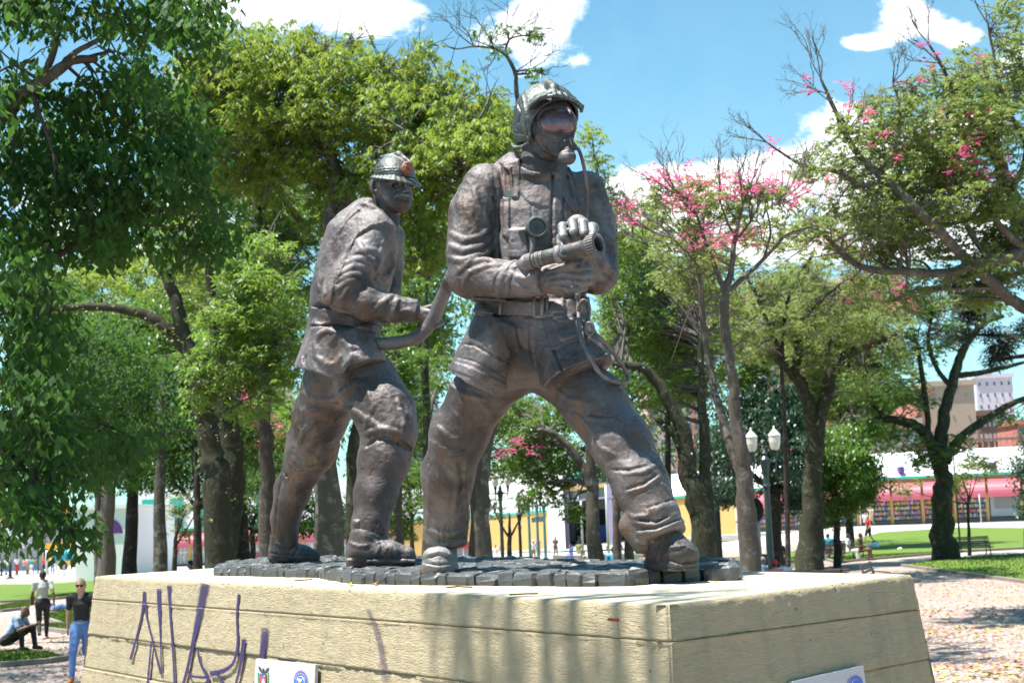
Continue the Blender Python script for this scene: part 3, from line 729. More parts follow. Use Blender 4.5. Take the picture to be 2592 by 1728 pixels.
# breeches: rear leg (image left) and front leg
S.chain([(866, 912, 24, 60), (845, 972, 76, 74), (812, 1050, 160, 66), (790, 1130, 240, 60), (768, 1180, 290, 52)], k=34)
S.chain([(768, 1180, 290, 46), (740, 1240, 340, 45), (722, 1310, 385, 36), (722, 1370, 405, 34)], k=14)
S.chain([(890, 912, 0, 60), (928, 970, -20, 74), (972, 1040, -70, 72), (985, 1090, -95, 68)], k=34)
S.chain([(985, 1095, -95, 66), (972, 1165, -110, 64), (950, 1250, -130, 52), (936, 1330, -145, 44), (936, 1365, -150, 46)], k=20)
S.ell((1000, 1085, -120), (46, 60, 40), k=24)
for pts, r in [([(905, 965), (860, 1000), (840, 1015)], 8), ([(930, 985), (945, 1030), (925, 1085)], 7), ([(1006, 1010), (1022, 1060), (1020, 1100)], 6),
               ([(845, 1020), (900, 1040), (960, 1080), (1000, 1118)], 8), ([(925, 1100), (960, 1085), (1000, 1092), (1030, 1115)], 8), ([(760, 990), (800, 1010), (850, 1010)], 9), ([(765, 1040), (800, 1030), (840, 1040)], 8),
               ([(755, 1130), (770, 1090), (800, 1060)], 8), ([(795, 1100), (830, 1080), (850, 1060)], 7), ([(738, 1170), (770, 1190), (806, 1182)], 9), ([(742, 1158), (780, 1172), (812, 1160)], 7), ([(820, 1120), (800, 1150), (806, 1180)], 7)]:
    S.fold(pts, r, 9, .62)
S.groove([(735, 1182), (765, 1196), (800, 1196)], 3, 4); S.groove([(728, 1200), (708, 1230), (700, 1290), (696, 1350)], 2.4, 3)
S.groove([(930, 1128), (950, 1112), (985, 1110), (1020, 1125), (1040, 1138)], 4, 5); S.groove([(893, 1356), (930, 1362), (972, 1352)], 3, 3)
S.patch([(708, 1202), (716, 1196), (730, 1214), (722, 1220)], 5, 2); S.patch([(893, 1316), (908, 1316), (908, 1328), (893, 1328)], 6, 2)
S.groove([(712, 1216), (704, 1250), (698, 1300)], 2, 3)
def d2(v):
    base = wrinkle(2.0, 40, 34, 40, 13, .6)(v) * np.clip(1.25 - np.clip((v[:, 1] - 1120) / 80, 0, 1), .25, 1)
    pits = np.clip(vnoise(v / 9.0) - .45, 0, 1) * 5 * (v[:, 1] > 1110)
    return base - pits
sculpt(S, 'breeches', M_BRW, HF, mp2, disp=d2)
# boots
S = Sdf((660, 1350, 330), (840, 1450, 520), 2.6)
S.cap((716, 1360, 405), 33, (716, 1392, 412), 34, k=10); S.cap((712, 1396, 415), 30, (770, 1402, 415), 22, k=12); S.cap((760, 1398, 415), 20, (796, 1404, 412), 15, k=8)
S.cap((702, 1408, 416), 24, (716, 1410, 416), 24, k=3); S.cap((720, 1410, 415), 20, (796, 1412, 412), 14, k=3)
for pts in [[(700, 1372), (716, 1380), (736, 1374)], [(752, 1382), (758, 1392), (752, 1404)], [(740, 1376), (744, 1388), (738, 1400)]]: S.fold(pts, 4, 5, .5)
S.groove([(684, 1398), (716, 1404), (800, 1406)], 2, 2)
sculpt(S, 'boot', M_BR, HF, mp2, zmin=ZS - .004, disp=wrinkle(1, 18, 18, 18, 3))
S = Sdf((855, 1330, -260), (1080, 1460, -60), 2.6)
S.cap((928, 1362, -155), 44, (920, 1394, -158), 42, k=10); S.cap((915, 1398, -160), 38, (985, 1400, -172), 33, k=12); S.cap((960, 1392, -168), 30, (1030, 1404, -176), 22, k=12)
S.box((905, 1424, -160), (29, 12, 30), rd=6, k=3); S.cap((915, 1410, -160), 36, (1030, 1414, -176), 24, k=2)
S.box((990, 1420, -172), (62, 5, 30), rd=4, k=2)
for pts in [[(884, 1372), (905, 1384), (934, 1380)], [(950, 1366), (960, 1384), (954, 1400)], [(968, 1372), (978, 1388), (972, 1404)], [(1000, 1386), (1004, 1400), (998, 1412)], [(940, 1350), (962, 1362), (975, 1356)]]: S.fold(pts, 4.5, 5, .5)
S.groove([(880, 1408), (930, 1412), (1050, 1412)], 2.2, 2)
sculpt(S, 'boot', M_BR, HF, mp2, zmin=ZS - .004, disp=wrinkle(1, 18, 18, 18, 3))
# tunic
S = Sdf((725, 500, -190), (1090, 1000, 190), 2.6)
S.chain([(940, 560, 25, 60), (915, 610, 20, 84), (895, 690, 10, 88), (880, 760, 5, 84), (874, 810, 0, 82)], k=40, sq=.85)
S.ell((965, 600, 60), (44, 62, 50), k=26)
S.cap((874, 800, 0), 82, (866, 846, 8), 86, k=20, sq=.9)
S.cap((866, 838, 4), 84, (834, 950, 8), 93, k=18, flat=True, edge=2, sq=1.28)
S.cap((890, 850, -24), 70, (914, 932, -52), 66, k=18, flat=True, edge=2, sq=1.3)
S.cap((955, 590, -45), 48, (920, 650, -70), 47, k=26); S.chain([(920, 650, -70, 47), (880, 715, -88, 46), (868, 742, -92, 46)], k=9)
S.chain([(868, 742, -92, 45), (930, 768, -95, 41), (1000, 782, -98, 34)], k=9)
S.cap((985, 780, -97), 36, (1056, 788, -100), 29, k=6, flat=True, edge=4)
S.chain([(985, 600, 90, 40), (985, 680, 100, 34), (985, 745, 80, 30)], k=14)               # far arm
S.cap((945, 500, 10), 38, (962, 545, 10), 48, k=12, flat=True, edge=4)
S.cap((970, 470, -10), 32, (972, 530, -6), 34, sub=True, k=3)
S.fold([(926, 512), (950, 530), (985, 560), (1003, 600)], 6, 6, .5)
S.groove([(1000, 565), (975, 560), (940, 566), (905, 588), (885, 622)], 3.5, 4)
S.patch([(915, 512), (950, 518), (985, 552), (1003, 578), (975, 566), (940, 572), (903, 596), (880, 636), (858, 690), (844, 730), (838, 770), (796, 770), (802, 712), (814, 662), (828, 620), (880, 545)], 8, 2.5)
S.fold([(1003, 580), (975, 567), (940, 573), (903, 597), (881, 636), (860, 688), (846, 730)], 3.4, 3, .3, taper=False)
S.groove([(883, 625), (868, 660), (852, 690), (846, 720)], 2.5, 3)
for pts, r in [([(900, 640), (935, 632), (965, 640)], 6), ([(880, 665), (910, 655), (940, 662), (962, 690)], 8), ([(868, 690), (900, 672), (936, 680), (956, 712)], 8), ([(858, 712), (890, 696), (930, 700), (946, 722)], 9),
               ([(850, 735), (880, 712), (915, 712), (940, 730)], 8), ([(862, 760), (880, 728), (910, 724), (950, 740)], 7), ([(905, 610), (930, 650), (960, 665)], 6), ([(990, 640), (994, 670), (980, 700), (955, 700)], 7),
               ([(970, 610), (960, 650), (950, 690)], 7), ([(945, 785), (975, 762), (1000, 745)], 6), ([(985, 812), (1000, 780), (1006, 750)], 5), ([(1010, 760), (1035, 768), (1052, 765)], 5), ([(1010, 790), (1035, 786), (1054, 795)], 5),
               ([(806, 720), (815, 745), (806, 770)], 6), ([(820, 730), (826, 760), (822, 775)], 5)]:
    S.fold(pts, r, 8, .62)
S.patch([(785, 776), (870, 786), (960, 812), (985, 800), (985, 836), (950, 838), (860, 824), (785, 822)], 3, 2); S.groove([(790, 776), (850, 778), (890, 795), (960, 822)], 2.6, 3); S.groove([(788, 824), (840, 824), (900, 830), (950, 842)], 3.2, 3)
for pts, r in [([(815, 840), (800, 870), (805, 905), (825, 935)], 8), ([(840, 830), (850, 850), (838, 868)], 8), ([(800, 850), (830, 836), (850, 842)], 6), ([(805, 905), (830, 925), (850, 920), (862, 900)], 7),
               ([(862, 848), (885, 880), (905, 880)], 8), ([(880, 920), (900, 900), (930, 915)], 7), ([(935, 850), (950, 880), (955, 915)], 6), ([(870, 940), (890, 900), (885, 870)], 6), ([(765, 900), (770, 940), (765, 970)], 5)]:
    S.fold(pts, r, 9, .6)
S.groove([(774, 900), (758, 940), (757, 975)], 4, 4)
S.groove([(925, 520), (880, 560), (850, 610), (838, 640)], 2, 3)
sculpt(S, 'tunic', M_BR, HF, mp2, disp=wrinkle(1.7, 30, 34, 32, 15, .6))
# head
S = Sdf((925, 425, -110), (1080, 570, 100), 1.8)
S.ell((985, 462, 0), (46, 46, 52)); S.ell((1002, 492, -12), (42, 44, 44), k=14); S.cap((976, 500, 8), 32, (978, 560, 8), 34, k=12)
S.ell((1016, 520, -28), (24, 20, 22), k=12)                                            # chin
S.cap((1026, 455, -48), 6, (1034, 480, -58), 7.5, k=6); S.ell((1026, 484, -54), (8, 5, 6), k=3)      # nose
S.fold([(986, 462), (1002, 456), (1020, 462)], 4.2, 4, .3); S.fold([(1030, 458), (1040, 456), (1050, 462)], 5, 4, .4)
S.ell((1004, 470, -50), (11, 7, 9), k=4, sub=True); S.ell((1004, 471, -43), (7.5, 4.6, 5), k=1); S.groove([(996, 471), (1004, 469), (1012, 472)], 1.2, 1); S.ell((1044, 472, -40), (8, 6, 9), k=4, sub=True); S.ell((1042, 473, -34), (6, 4.4, 5), k=1)
S.fold([(990, 500), (1004, 490), (1020, 489), (1026, 492)], 4.2, 2.5, .15); S.fold([(1026, 492), (1040, 494), (1050, 505)], 4.2, 2.5, .15); S.groove([(1002, 505), (1014, 503), (1028, 506)], 3.2, 3)
S.fold([(1004, 512), (1018, 514), (1034, 516)], 3.6, 4, .4); S.fold([(982, 478), (992, 486), (990, 500)], 5, 6, .4); S.groove([(1006, 482), (996, 496), (992, 508)], 2.6, 4)
S.ell((948, 472, -22), (13, 20, 8), k=4); S.ell((950, 470, -30), (7, 12, 6), k=3, sub=True); S.fold([(940, 458), (952, 456), (958, 468), (954, 486)], 2.6, 2)
S.fold([(962, 450), (964, 490), (984, 516), (1006, 534), (1030, 534), (1044, 520), (1046, 500)], 2.4, 1.5, .2, taper=False)
sculpt(S, 'head', M_BR, HF, mp2, disp=wrinkle(.5, 14, 14, 14, 2))
S = Sdf((970, 470, -90), (1070, 525, -20), 1.3)
S.chain([(989, 505, -45, 3), (1003, 496, -53, 4.2), (1018, 493, -56, 4.6), (1027, 495, -56, 3.6)], k=3); S.chain([(1027, 494, -57, 3.6), (1038, 496, -49, 4), (1045, 505, -41, 3)], k=3)
sculpt(S, 'moustache', M_BRL, HF, mp2, disp=wrinkle(.9, 5, 8, 5, 4))
# helmet
S = Sdf((920, 375, -120), (1080, 480, 110), 1.8)
S.ell((998, 446, 0), (54, 54, 58)); S.plane((998, 447, 0), (-.08, 1, -.06), 2)
S.ell((998, 452, 0), (50, 44, 53), sub=True, k=2)
for rr, th in ((58, 3.0), (54, 3.0), (62, 3.0), (65, 2.8)):
    pts = []
    for i in range(29):
        a = i / 28 * 2 * math.pi; fx = math.cos(a); fz = math.sin(a)
        ext = 1 + .16 * max(0, fx * .75 - fz * .6)
        pts.append((998 + fx * rr * .90 * ext, 446 + (rr - 52) * .75 + fx * 5 + max(0, fx) * 9 * (rr - 47) / 16, fz * rr * .97 * ext))
    for a, b in zip(pts, pts[1:]): S.cap(a, th, b, th, k=3)
S.cap((965, 398, 14), 4, (1010, 390, -14), 7, k=7); S.cap((1010, 390, -14), 7, (1040, 412, -38), 4, k=7)   # comb
S.fold([(944, 438), (975, 432), (1010, 431), (1020, 434)], 1.8, 1.5, .3, taper=False); S.fold([(944, 432), (975, 426), (1016, 425)], 1.8, 1.5, .3, taper=False)
sculpt(S, 'helmet', M_BRG, HF, mp2, disp=wrinkle(.4, 18, 18, 18, 4))
S = Sdf((1005, 395, -110), (1060, 455, -20), 1.5)
for i in range(16):
    a = i / 16 * 2 * math.pi; S.cap((1031 + 10 * math.cos(a), 426 + 13 * math.sin(a), -54 + 5 * math.cos(a)), 2.6, (1031 + 14 * math.cos(a + .3), 426 + 17 * math.sin(a + .3), -50 + 7 * math.cos(a)), 2.2, k=1.5)
for i in range(14):
    a = i * 2.4; r = 2 + 8 * (i / 14) ** .5; S.ell((1031 + r * math.cos(a) * .8, 426 + r * math.sin(a), -54 + 4 * math.cos(a)), (3.2, 3.4, 4), k=1)
sculpt(S, 'helmet_badge', M_BADGE, HF, mp2, disp=wrinkle(.6, 5, 5, 5, 4))
# hands
S = Sdf((1035, 750, -150), (1145, 850, -40), 1.8)
S.cap((1050, 788, -100), 20, (1078, 800, -100), 18, k=8)
for i, (u, v) in enumerate([(1070, 786), (1074, 798), (1078, 810), (1082, 820)]):
    S.cap((u, v, -108), 8, (u + 22, v + 4, -122), 7.4, k=3); S.cap((u + 22, v + 4, -122), 7.4, (u + 36, v - 2, -104), 6.6, k=2)
S.cap((1068, 784, -92), 8, (1092, 776, -84), 7, k=4)
sculpt(S, 'hand', M_BR, HF, mp2)
MB().prism([wp(944, 822, -95, Y2), wp(958, 826, -95, Y2), wp(957, 842, -95, Y2), wp(944, 838, -95, Y2)], Vector((0, -.012, 0))).build('belt_buckle', M_BRD, HF)

# ================================================================== hose and nozzle
FH = empty('fire_hose', tuple(PV(1100, 760, 7.6)), 0, 'bronze fire hose with toothed nozzle running between the two firefighter statues', 'fire hose')
hp = [(900, 868, -60 - 0), (945, 870, -75), (1010, 866, -100), (1060, 850, -110), (1092, 815, -118), (1112, 770, -135), (1132, 725, -160), (1142, 698, -190)]
q = [Vector(p) for p in hp]
def cr(q, n=6):
    out = []
    for i in range(len(q) - 1):
        a = q[max(i - 1, 0)]; b = q[i]; c = q[i + 1]; d = q[min(i + 2, len(q) - 1)]
        for t in [j / n for j in range(n)]:
            out.append(.5 * ((2 * b) + (c - a) * t + (2 * a - 5 * b + 4 * c - d) * t * t + (3 * b - 3 * c + d - a) * t ** 3))
    return out + [q[-1]]
hw = [PV(p.x, p.y, Y2 + p.z * Y2 / FPX) for p in cr(q)]
# under the front man's elbow and on to the branch
hw += [PV(p.x, p.y, p.z) for p in cr([Vector((1160, 688, 7.1)), Vector((1200, 704, 6.62)), Vector((1250, 708, 6.44)), Vector((1296, 698, 6.28)), Vector((1338, 663, 6.07))])]
# behind the rear man's hip
hw = [PV(820, 858, 8.2), PV(860, 864, 8.08)] + hw
MB().tube(hw, [.037] * len(hw), 14).build('hose', M_BR, FH, smooth=True)
def seg(a, b, r0, r1, name, m, par, s=18, Y=Y1, steps=None, smooth=True):
    A, B = wp(*a, Y), wp(*b, Y); k = Y / FPX; pts = [A.lerp(B, t) for t in (steps or [0, 1])]
    rr = [(r0 + (r1 - r0) * t) * k for t in (steps or [0, 1])]
    return MB().tube(pts, rr, s).build(name, m, par, smooth=smooth)
nz = seg((1372, 654, -208), (1484, 628, -262), 18, 21, 'nozzle', M_BRD, FH, steps=[0, .25, .5, .75, 1])
for a, b, r in [((1334, 664, -190), (1350, 660, -198), 21), ((1351, 660, -198), (1358, 658, -202), 18), ((1359, 658, -202), (1368, 656, -206), 20), ((1369, 655, -207), (1378, 653, -211), 19)]:
    seg(a, b, r, r, 'hose_coupling', M_BRD, nz, 20, smooth=False)
seg((1410, 645, -227), (1424, 642, -234), 22.5, 22.5, 'collar_ring', M_BR, nz)
# toothed mouth
A = wp(1482, 629, -262); B = wp(1513, 619, -283); dr = (B - A).normalized(); k = PX1
mth = MB(); Mq = Matrix.Translation(A) @ dr.to_track_quat('Z', 'Y').to_matrix().to_4x4(); L = (B - A).length
mth.lathe([(20 * k, 0), (25 * k, .3 * L), (26 * k, L), (17 * k, L), (15 * k, .2 * L), (.1 * k, .15 * L)], (0, 0, 0), 28, Mq)
mo = mth.build('nozzle_mouth', M_BRD, nz)
th = MB()
for i in range(26):
    a = 2 * math.pi * i / 26
    Mt = Mq @ Matrix.Rotation(a, 4, 'Z')
    th.box((19 * k, -1.9 * k, L * .45), (29 * k, 1.9 * k, L + 3 * k), Mt)
th.build('mouth_teeth', M_BR, mo)
# bail handle held by the upper hand
tubeuvw([(1426, 644, -246), (1424, 626, -232), (1424, 606, -222), (1432, 586, -214), (1462, 580, -214), (1496, 588, -214), (1494, 610, -222), (1480, 634, -240)], 6.5, 'bail_handle', M_BR, nz, 8)
lathe_at([(9, -4), (10, 0), (9, 5), (4, 6), (.1, 5)], 1425, 642, -254, (90, 0, 20), 'pivot_bolt', M_BRG, nz, 14)
# ------------------------------------------------------------------ painted concrete pedestal
def concrete(nt, b):
    g = nt.new('ShaderNodeNewGeometry'); pos = g.outputs['Position']
    n1 = nt.noise(pos, 1.7, 5, .6); n2 = nt.noise(pos, 14, 5, .65); n3 = nt.noise(nt.scalevec(pos, (1, 1, 3.2)), 26, 5, .65, .6)
    col = nt.mix(n1, (.325, .268, .165), (.42, .355, .235)); col = nt.mix(nt.smooth(n2, .55, .8), col, (.30, .235, .13))
    st = nt.noise(nt.scalevec(pos, (1, 1, .12)), 7, 4, .6); col = nt.mix(nt.math('MULTIPLY', nt.smooth(st, .46, .72), .7), col, (.28, .24, .16))
    vo = nt.new('ShaderNodeTexVoronoi'); nt.put(vo.inputs['Vector'], pos); nt.put(vo.inputs['Scale'], 13)
    hole = nt.math('MULTIPLY', nt.math('SUBTRACT', 1, nt.smooth(vo.outputs['Distance'], .03, .075)), nt.smooth(nt.noise(pos, 5, 2), .50, .56))
    col = nt.mix(hole, col, (.12, .09, .06))
    gr = nt.math('MULTIPLY', nt.smooth(nt.noise(pos, 2.6, 6, .7), .52, .68), .35); col = nt.mix(gr, col, (.33, .29, .21))
    nt.put(b.inputs['Base Color'], col); b.inputs['Roughness'].default_value = .82; b.inputs['Specular IOR Level'].default_value = .35
    n4 = nt.noise(pos, 75, 4, .7)
    lines = nt.noise(nt.scalevec(pos, (1, 1, 5.5)), 12, 4, .6, 2.2)
    h = nt.math('ADD', nt.math('MULTIPLY', n3, .9), nt.math('MULTIPLY', n4, .40)); h = nt.math('ADD', h, nt.math('MULTIPLY', lines, .9))
    h = nt.math('SUBTRACT', h, hole)
    bp = nt.new('ShaderNodeBump'); nt.put(bp.inputs['Height'], h); bp.inputs['Distance'].default_value = .010; bp.inputs['Strength'].default_value = .75
    nt.put(b.inputs['Normal'], bp.outputs[0])
M_CON = mat('painted_concrete', (.55, .48, .32), build=concrete)
def contop(nt, b):
    pos = nt.new('ShaderNodeNewGeometry').outputs['Position']
    n = nt.noise(pos, 3, 5, .65); n2 = nt.noise(pos, 30, 5, .7)
    col = nt.mix(n, (.58, .51, .385), (.48, .415, .30)); col = nt.mix(nt.math('MULTIPLY', nt.smooth(n2, .58, .72), .5), col, (.35, .30, .22))
    col = nt.mix(nt.math('MULTIPLY', nt.smooth(nt.noise(pos, 6, 4), .55, .7), .35), col, (.5, .40, .16))
    nt.put(b.inputs['Base Color'], col); b.inputs['Roughness'].default_value = .85
    bp = nt.new('ShaderNodeBump'); nt.put(bp.inputs['Height'], n2); bp.inputs['Distance'].default_value = .006; nt.put(b.inputs['Normal'], bp.outputs[0])
M_CTOP = mat('pedestal_top', (.6, .55, .42), build=contop)

cF, cR, cL = (Vector(G(*q, ZT)) for q in ((1690, 1530), (2310, 1452), (240, 1457)))
cB = cL + (cR - cF)
corners = [cL, cF, cR, cB]                      # walked so that each side's outward normal is on the right hand
def outn(a, b):
    d = (b - a); n = Vector((d.y, -d.x, 0)).normalized(); return n
nrm = [outn(corners[i], corners[(i + 1) % 4]) for i in range(4)]
cen = sum(corners, Vector()) / 4
nrm = [n if n.dot((corners[i] + corners[(i + 1) % 4]) / 2 - cen) > 0 else -n for i, n in enumerate(nrm)]
BAT = .115
def corner_off(i):                              # horizontal shift of corner i for a unit shift of both its faces
    n1, n2 = nrm[(i - 1) % 4], nrm[i]; det = n1.x * n2.y - n1.y * n2.x
    return Vector(((n2.y - n1.y) / det, (n1.x - n2.x) / det, 0))
cof = [corner_off(i) for i in range(4)]
PED = empty('concrete_pedestal', (cen.x, cen.y, 0), 0, 'flared cream painted board marked concrete pedestal with purple graffiti under the bronze firefighters', 'pedestal')
lev = [(0, 0, 0, 0), (.155, .118, .145, .15), (.385, .325, .345, .37), (.60, .54, .56, .6), (.84, .78, .8, .83), (1.09, 1.02, 1.05, 1.07), (1.34, 1.27, 1.3, 1.3), (1.62, 1.6, 1.6, 1.6), (2.2, 2.2, 2.2, 2.2)]
proud = [.003, .0, -.008, .002, -.004, .003, 0, .002]
def course(k):
    V = []; Fc = []; fine = k < 4
    for i in range(4):
        a, b = corners[i], corners[(i + 1) % 4]; L = (b - a).length
        step = (.0125 if i == 0 else .0105 if i == 1 else .2) if fine else .25
        nu = max(2, int(L / step)); hmin = lev[k + 1][0] - lev[k][0]
        nv = max(2, int(hmin / (step if step < .1 else .1)))
        u = np.linspace(0, 1, nu + 1); t = np.linspace(0, 1, nv + 1)
        Uu, T = np.meshgrid(u, t, indexing='ij')
        zt = lev[k][i] * (1 - Uu) + lev[k][(i + 1) % 4] * Uu; zb = lev[k + 1][i] * (1 - Uu) + lev[k + 1][(i + 1) % 4] * Uu
        gap = .0015
        dz = (zt + gap) * (1 - T) + (zb - gap) * T
        o1 = np.array(cof[i]); o2 = np.array(cof[(i + 1) % 4]); A = np.array(a); B = np.array(b)
        base = A * (1 - Uu[..., None]) + B * Uu[..., None]
        off = o1 * (1 - Uu[..., None]) + o2 * Uu[..., None]
        p = base + off * (BAT * dz)[..., None]; p[..., 2] -= dz
        n = np.array(nrm[i])
        rel = proud[k] + .0030 * fbm(p * np.array([9, 9, 30]) + 3 * k, 3) + .0042 * fbm(p * 38 + k, 3) + .004 * fbm(p * 3.1 + 9 * k, 2)
        rough_edge = np.clip(1 - (dz - zt) / .05, 0, 1) * (k == 0)
        rel = rel + rough_edge * .004 * fbm(p * 60, 2)
        # raised fin along the joint above this board
        fin = np.exp(-((dz - zt) / .009) ** 2) * (k in (1, 3)) * (.007 + .004 * fbm(p * np.array([5, 5, 0]) + 4, 2))
        if k == 2: fin = np.exp(-((dz - zt) / .007) ** 2) * .012 * np.clip(fbm(p * np.array([2.2, 2.2, 0]) + 1, 2) * 5 + .4, 0, 1)
        rel = rel + fin
        if k == 0:
            rr = np.clip(1 - dz / .016, 0, 1); rel = rel - .010 * rr ** 2      # rounded arris
        ue = np.minimum(Uu, 1 - Uu) * L; rel = rel * np.clip(ue / .004, 0, 1) + 0
        rel = rel - .008 * np.clip(1 - ue / .02, 0, 1) ** 2
        q = p + n * rel[..., None]
        inn = p - n * .06
        full = np.concatenate([inn[:, :1], q, inn[:, -1:]], 1)
        m = nv + 3; s0 = len(V) and sum(len(x) for x in V)
        V.append(full.reshape(-1, 3))
        I, J = np.meshgrid(np.arange(nu), np.arange(m - 1), indexing='ij'); o = s0 + I * m + J
        Fc.append(np.stack([o, o + 1, o + m + 1, o + m], -1).reshape(-1, 4))
    return link('formwork_course', npmesh('formwork_course', np.concatenate(V), np.concatenate(Fc)), M_CON, PED, smooth=True)
for k in range(8): course(k)
# top sheet
nu, nv = 300, 90
u, t = np.meshgrid(np.linspace(0, 1, nu + 1), np.linspace(0, 1, nv + 1), indexing='ij')
p = np.array(cL) * ((1 - u) * (1 - t))[..., None] + np.array(cF) * (u * (1 - t))[..., None] + np.array(cR) * (u * t)[..., None] + np.array(cB) * ((1 - u) * t)[..., None]
cc_ = np.array(cen); cc_[2] = ZT; p = cc_ + (p - cc_) * .999
ed = np.minimum(np.minimum(u * (cF - cL).length, (1 - u) * (cF - cL).length), np.minimum(t, 1 - t) * (cR - cF).length)
p[..., 2] += .0022 * fbm(p * 18, 3) * np.clip(ed / .05, 0, 1) - .0065 * np.clip(1 - ed / .03, 0, 1) ** 2 - .0005
I, J = np.meshgrid(np.arange(nu), np.arange(nv), indexing='ij'); o = I * (nv + 1) + J
link('pedestal_top', npmesh('pedestal_top', p.reshape(-1, 3), np.stack([o, o + nv + 1, o + nv + 2, o + 1], -1).reshape(-1, 4)), M_CTOP, PED, smooth=True)

def onface(x, y, i, off=0.0):                   # photo pixel -> point on battered face i (0 front, 1 right)
    n = nrm[i]; nn = Vector((n.x, n.y, BAT)).normalized(); d = Vector(ray(x, y).tolist()); o = Vector((0, 0, HC))
    s = (corners[i] - o).dot(nn) / d.dot(nn); return o + d * s + nn * off
# graffiti: sprayed lines lying on the paint
def spray(nt, b):
    pos = nt.new('ShaderNodeNewGeometry').outputs['Position']
    n = nt.noise(pos, 30, 4, .6); nt.put(b.inputs['Base Color'], nt.mix(n, (.016, .004, .055), (.032, .008, .09)))
    b.inputs['Roughness'].default_value = .55
    uv = nt.new('ShaderNodeUVMap').outputs[0]; sp = nt.new('ShaderNodeSeparateXYZ'); nt.put(sp.inputs[0], uv)
    e = nt.math('ABSOLUTE', nt.math('SUBTRACT', nt.math('MULTIPLY', sp.outputs[0], 2.0), 1.0))
    grain = nt.noise(pos, 330, 3, .8)
    a = nt.math('SUBTRACT', nt.math('SUBTRACT', 1.12, e), nt.math('MULTIPLY', nt.math('SUBTRACT', 1, sp.outputs[1]), .55))
    nt.put(b.inputs['Alpha'], nt.math('MULTIPLY', nt.smooth(nt.math('ADD', nt.math('SUBTRACT', 1.0, e), nt.math('MULTIPLY', nt.math('SUBTRACT', nt.noise(pos, 110, 4, .7), .5), .9)), .05, .50), sp.outputs[1]))
M_SPR = mat('purple_spray_paint', (.09, .03, .22), build=spray)
def stroke(pts, ws, dens=1.0, lift=.0088):
    q = [Vector((a, b, 0)) for a, b in pts]; c = cr(q, 8); n = len(c)
    w = [np.interp(i / (n - 1), np.linspace(0, 1, len(ws)), ws) for i in range(n)]
    dn = [np.interp(i / (n - 1), np.linspace(0, 1, len(dens)), dens) if isinstance(dens, (list, tuple)) else dens for i in range(n)]
    vs = []; uv = []
    for i in range(n):
        t = (c[min(i + 1, n - 1)] - c[max(i - 1, 0)]).normalized(); s = Vector((-t.y, t.x, 0)) * w[i] * .68
        for k, f in enumerate((-1, -.33, .33, 1)):
            p = c[i] + s * f; vs.append(onface(p.x, p.y, 0, lift)); uv.append(((f + 1) / 2, dn[i]))
    fs = [(i * 4 + k, i * 4 + k + 1, i * 4 + k + 5, i * 4 + k + 4) for i in range(n - 1) for k in range(3)]
    me = bpy.data.meshes.new('graffiti_stroke'); me.from_pydata([tuple(v) for v in vs], [], fs); ul = me.uv_layers.new(name='UVMap')
    for lp in me.loops: ul.data[lp.index].uv = uv[lp.vertex_index]
    return link('graffiti_stroke', me, M_SPR, PED)
for j, (pts, ws, dn) in enumerate([
    ([(368, 1497), (362, 1550), (348, 1612), (333, 1668)], (8, 5, 5, 8), 1), ([(368, 1497), (374, 1560), (386, 1610), (400, 1668), (410, 1704)], (7, 4, 4, 6), 1),
    ([(405, 1490), (406, 1545), (408, 1600), (412, 1702)], (13, 9, 3.5, 3.5), (.8, 1, 1, 1)), ([(431, 1482), (434, 1560), (440, 1640), (445, 1735)], (11, 5, 5, 5), 1),
    ([(386, 1622), (382, 1670), (376, 1735)], (4, 5, 6), 1), ([(523, 1477), (512, 1530), (496, 1605), (480, 1680), (466, 1735)], (24, 19, 11, 7, 8), (.75, .8, 1, 1, 1)),
    ([(608, 1503), (603, 1560), (605, 1625), (594, 1676), (566, 1698), (535, 1704)], (7, 5, 6, 7, 12, 14), 1), ([(621, 1617), (616, 1660), (608, 1700), (598, 1740)], (11, 10, 7, 6), 1),
    ([(505, 1644), (510, 1676), (530, 1712), (522, 1735)], (6, 5, 8, 8), 1), ([(479, 1680), (486, 1708), (528, 1714)], (5, 6, 7), 1),
    ([(674, 1588), (670, 1640), (660, 1690), (648, 1740)], (20, 16, 10, 12), (.55, 1, 1, 1)), ([(552, 1702), (562, 1716), (578, 1740)], (8, 7, 8), 1),
    ([(934, 1540), (956, 1590), (970, 1650), (980, 1725)], (9, 14, 16, 18), (.28, .4, .42, .3))]): stroke(pts, ws, dn, .0058 + .0003 * j)
# plaques
M_PLQ = mat('plaque_enamel', (.47, .44, .47), rough=.35, rel=.06, relscale=6); M_PED_ = mat('plaque_edge', (.12, .06, .04), rough=.5)
M_BLU = mat('emblem_blue', (.02, .10, .55), rough=.4); M_GLD = mat('emblem_gold', (.55, .30, .05), rough=.4); M_RED = mat('emblem_red', (.50, .05, .03), rough=.4)
M_GRN = mat('emblem_green', (.05, .22, .06), rough=.5); M_WHT = mat('emblem_white', (.75, .78, .85), rough=.4); M_BLK = mat('emblem_ink', (.03, .03, .04), rough=.5)
def plaque(face, quad, label):
    pts = [onface(*q, face, .010) for q in quad]; n = nrm[face]
    o = MB().prism(pts, n * .016).build('plaque', M_PLQ, None)
    return tag(o, label, 'plaque')
def decal(face, poly, m, lift, par, name):
    pts = [onface(x, y, face, lift) for x, y in poly]; o = MB().prism(pts, nrm[face] * .0012).build(name, m, par); return o
def oval(cx, cy, rx, ry, n=28, a0=0, a1=2 * math.pi): return [(cx + rx * math.cos(a0 + (a1 - a0) * i / n), cy + ry * math.sin(a0 + (a1 - a0) * i / n)) for i in range(n)]
pq = plaque(0, [(660, 1665), (811, 1681), (806, 1790), (652, 1772)], 'white enamel plaque with coat of arms and round blue badge below the graffiti')
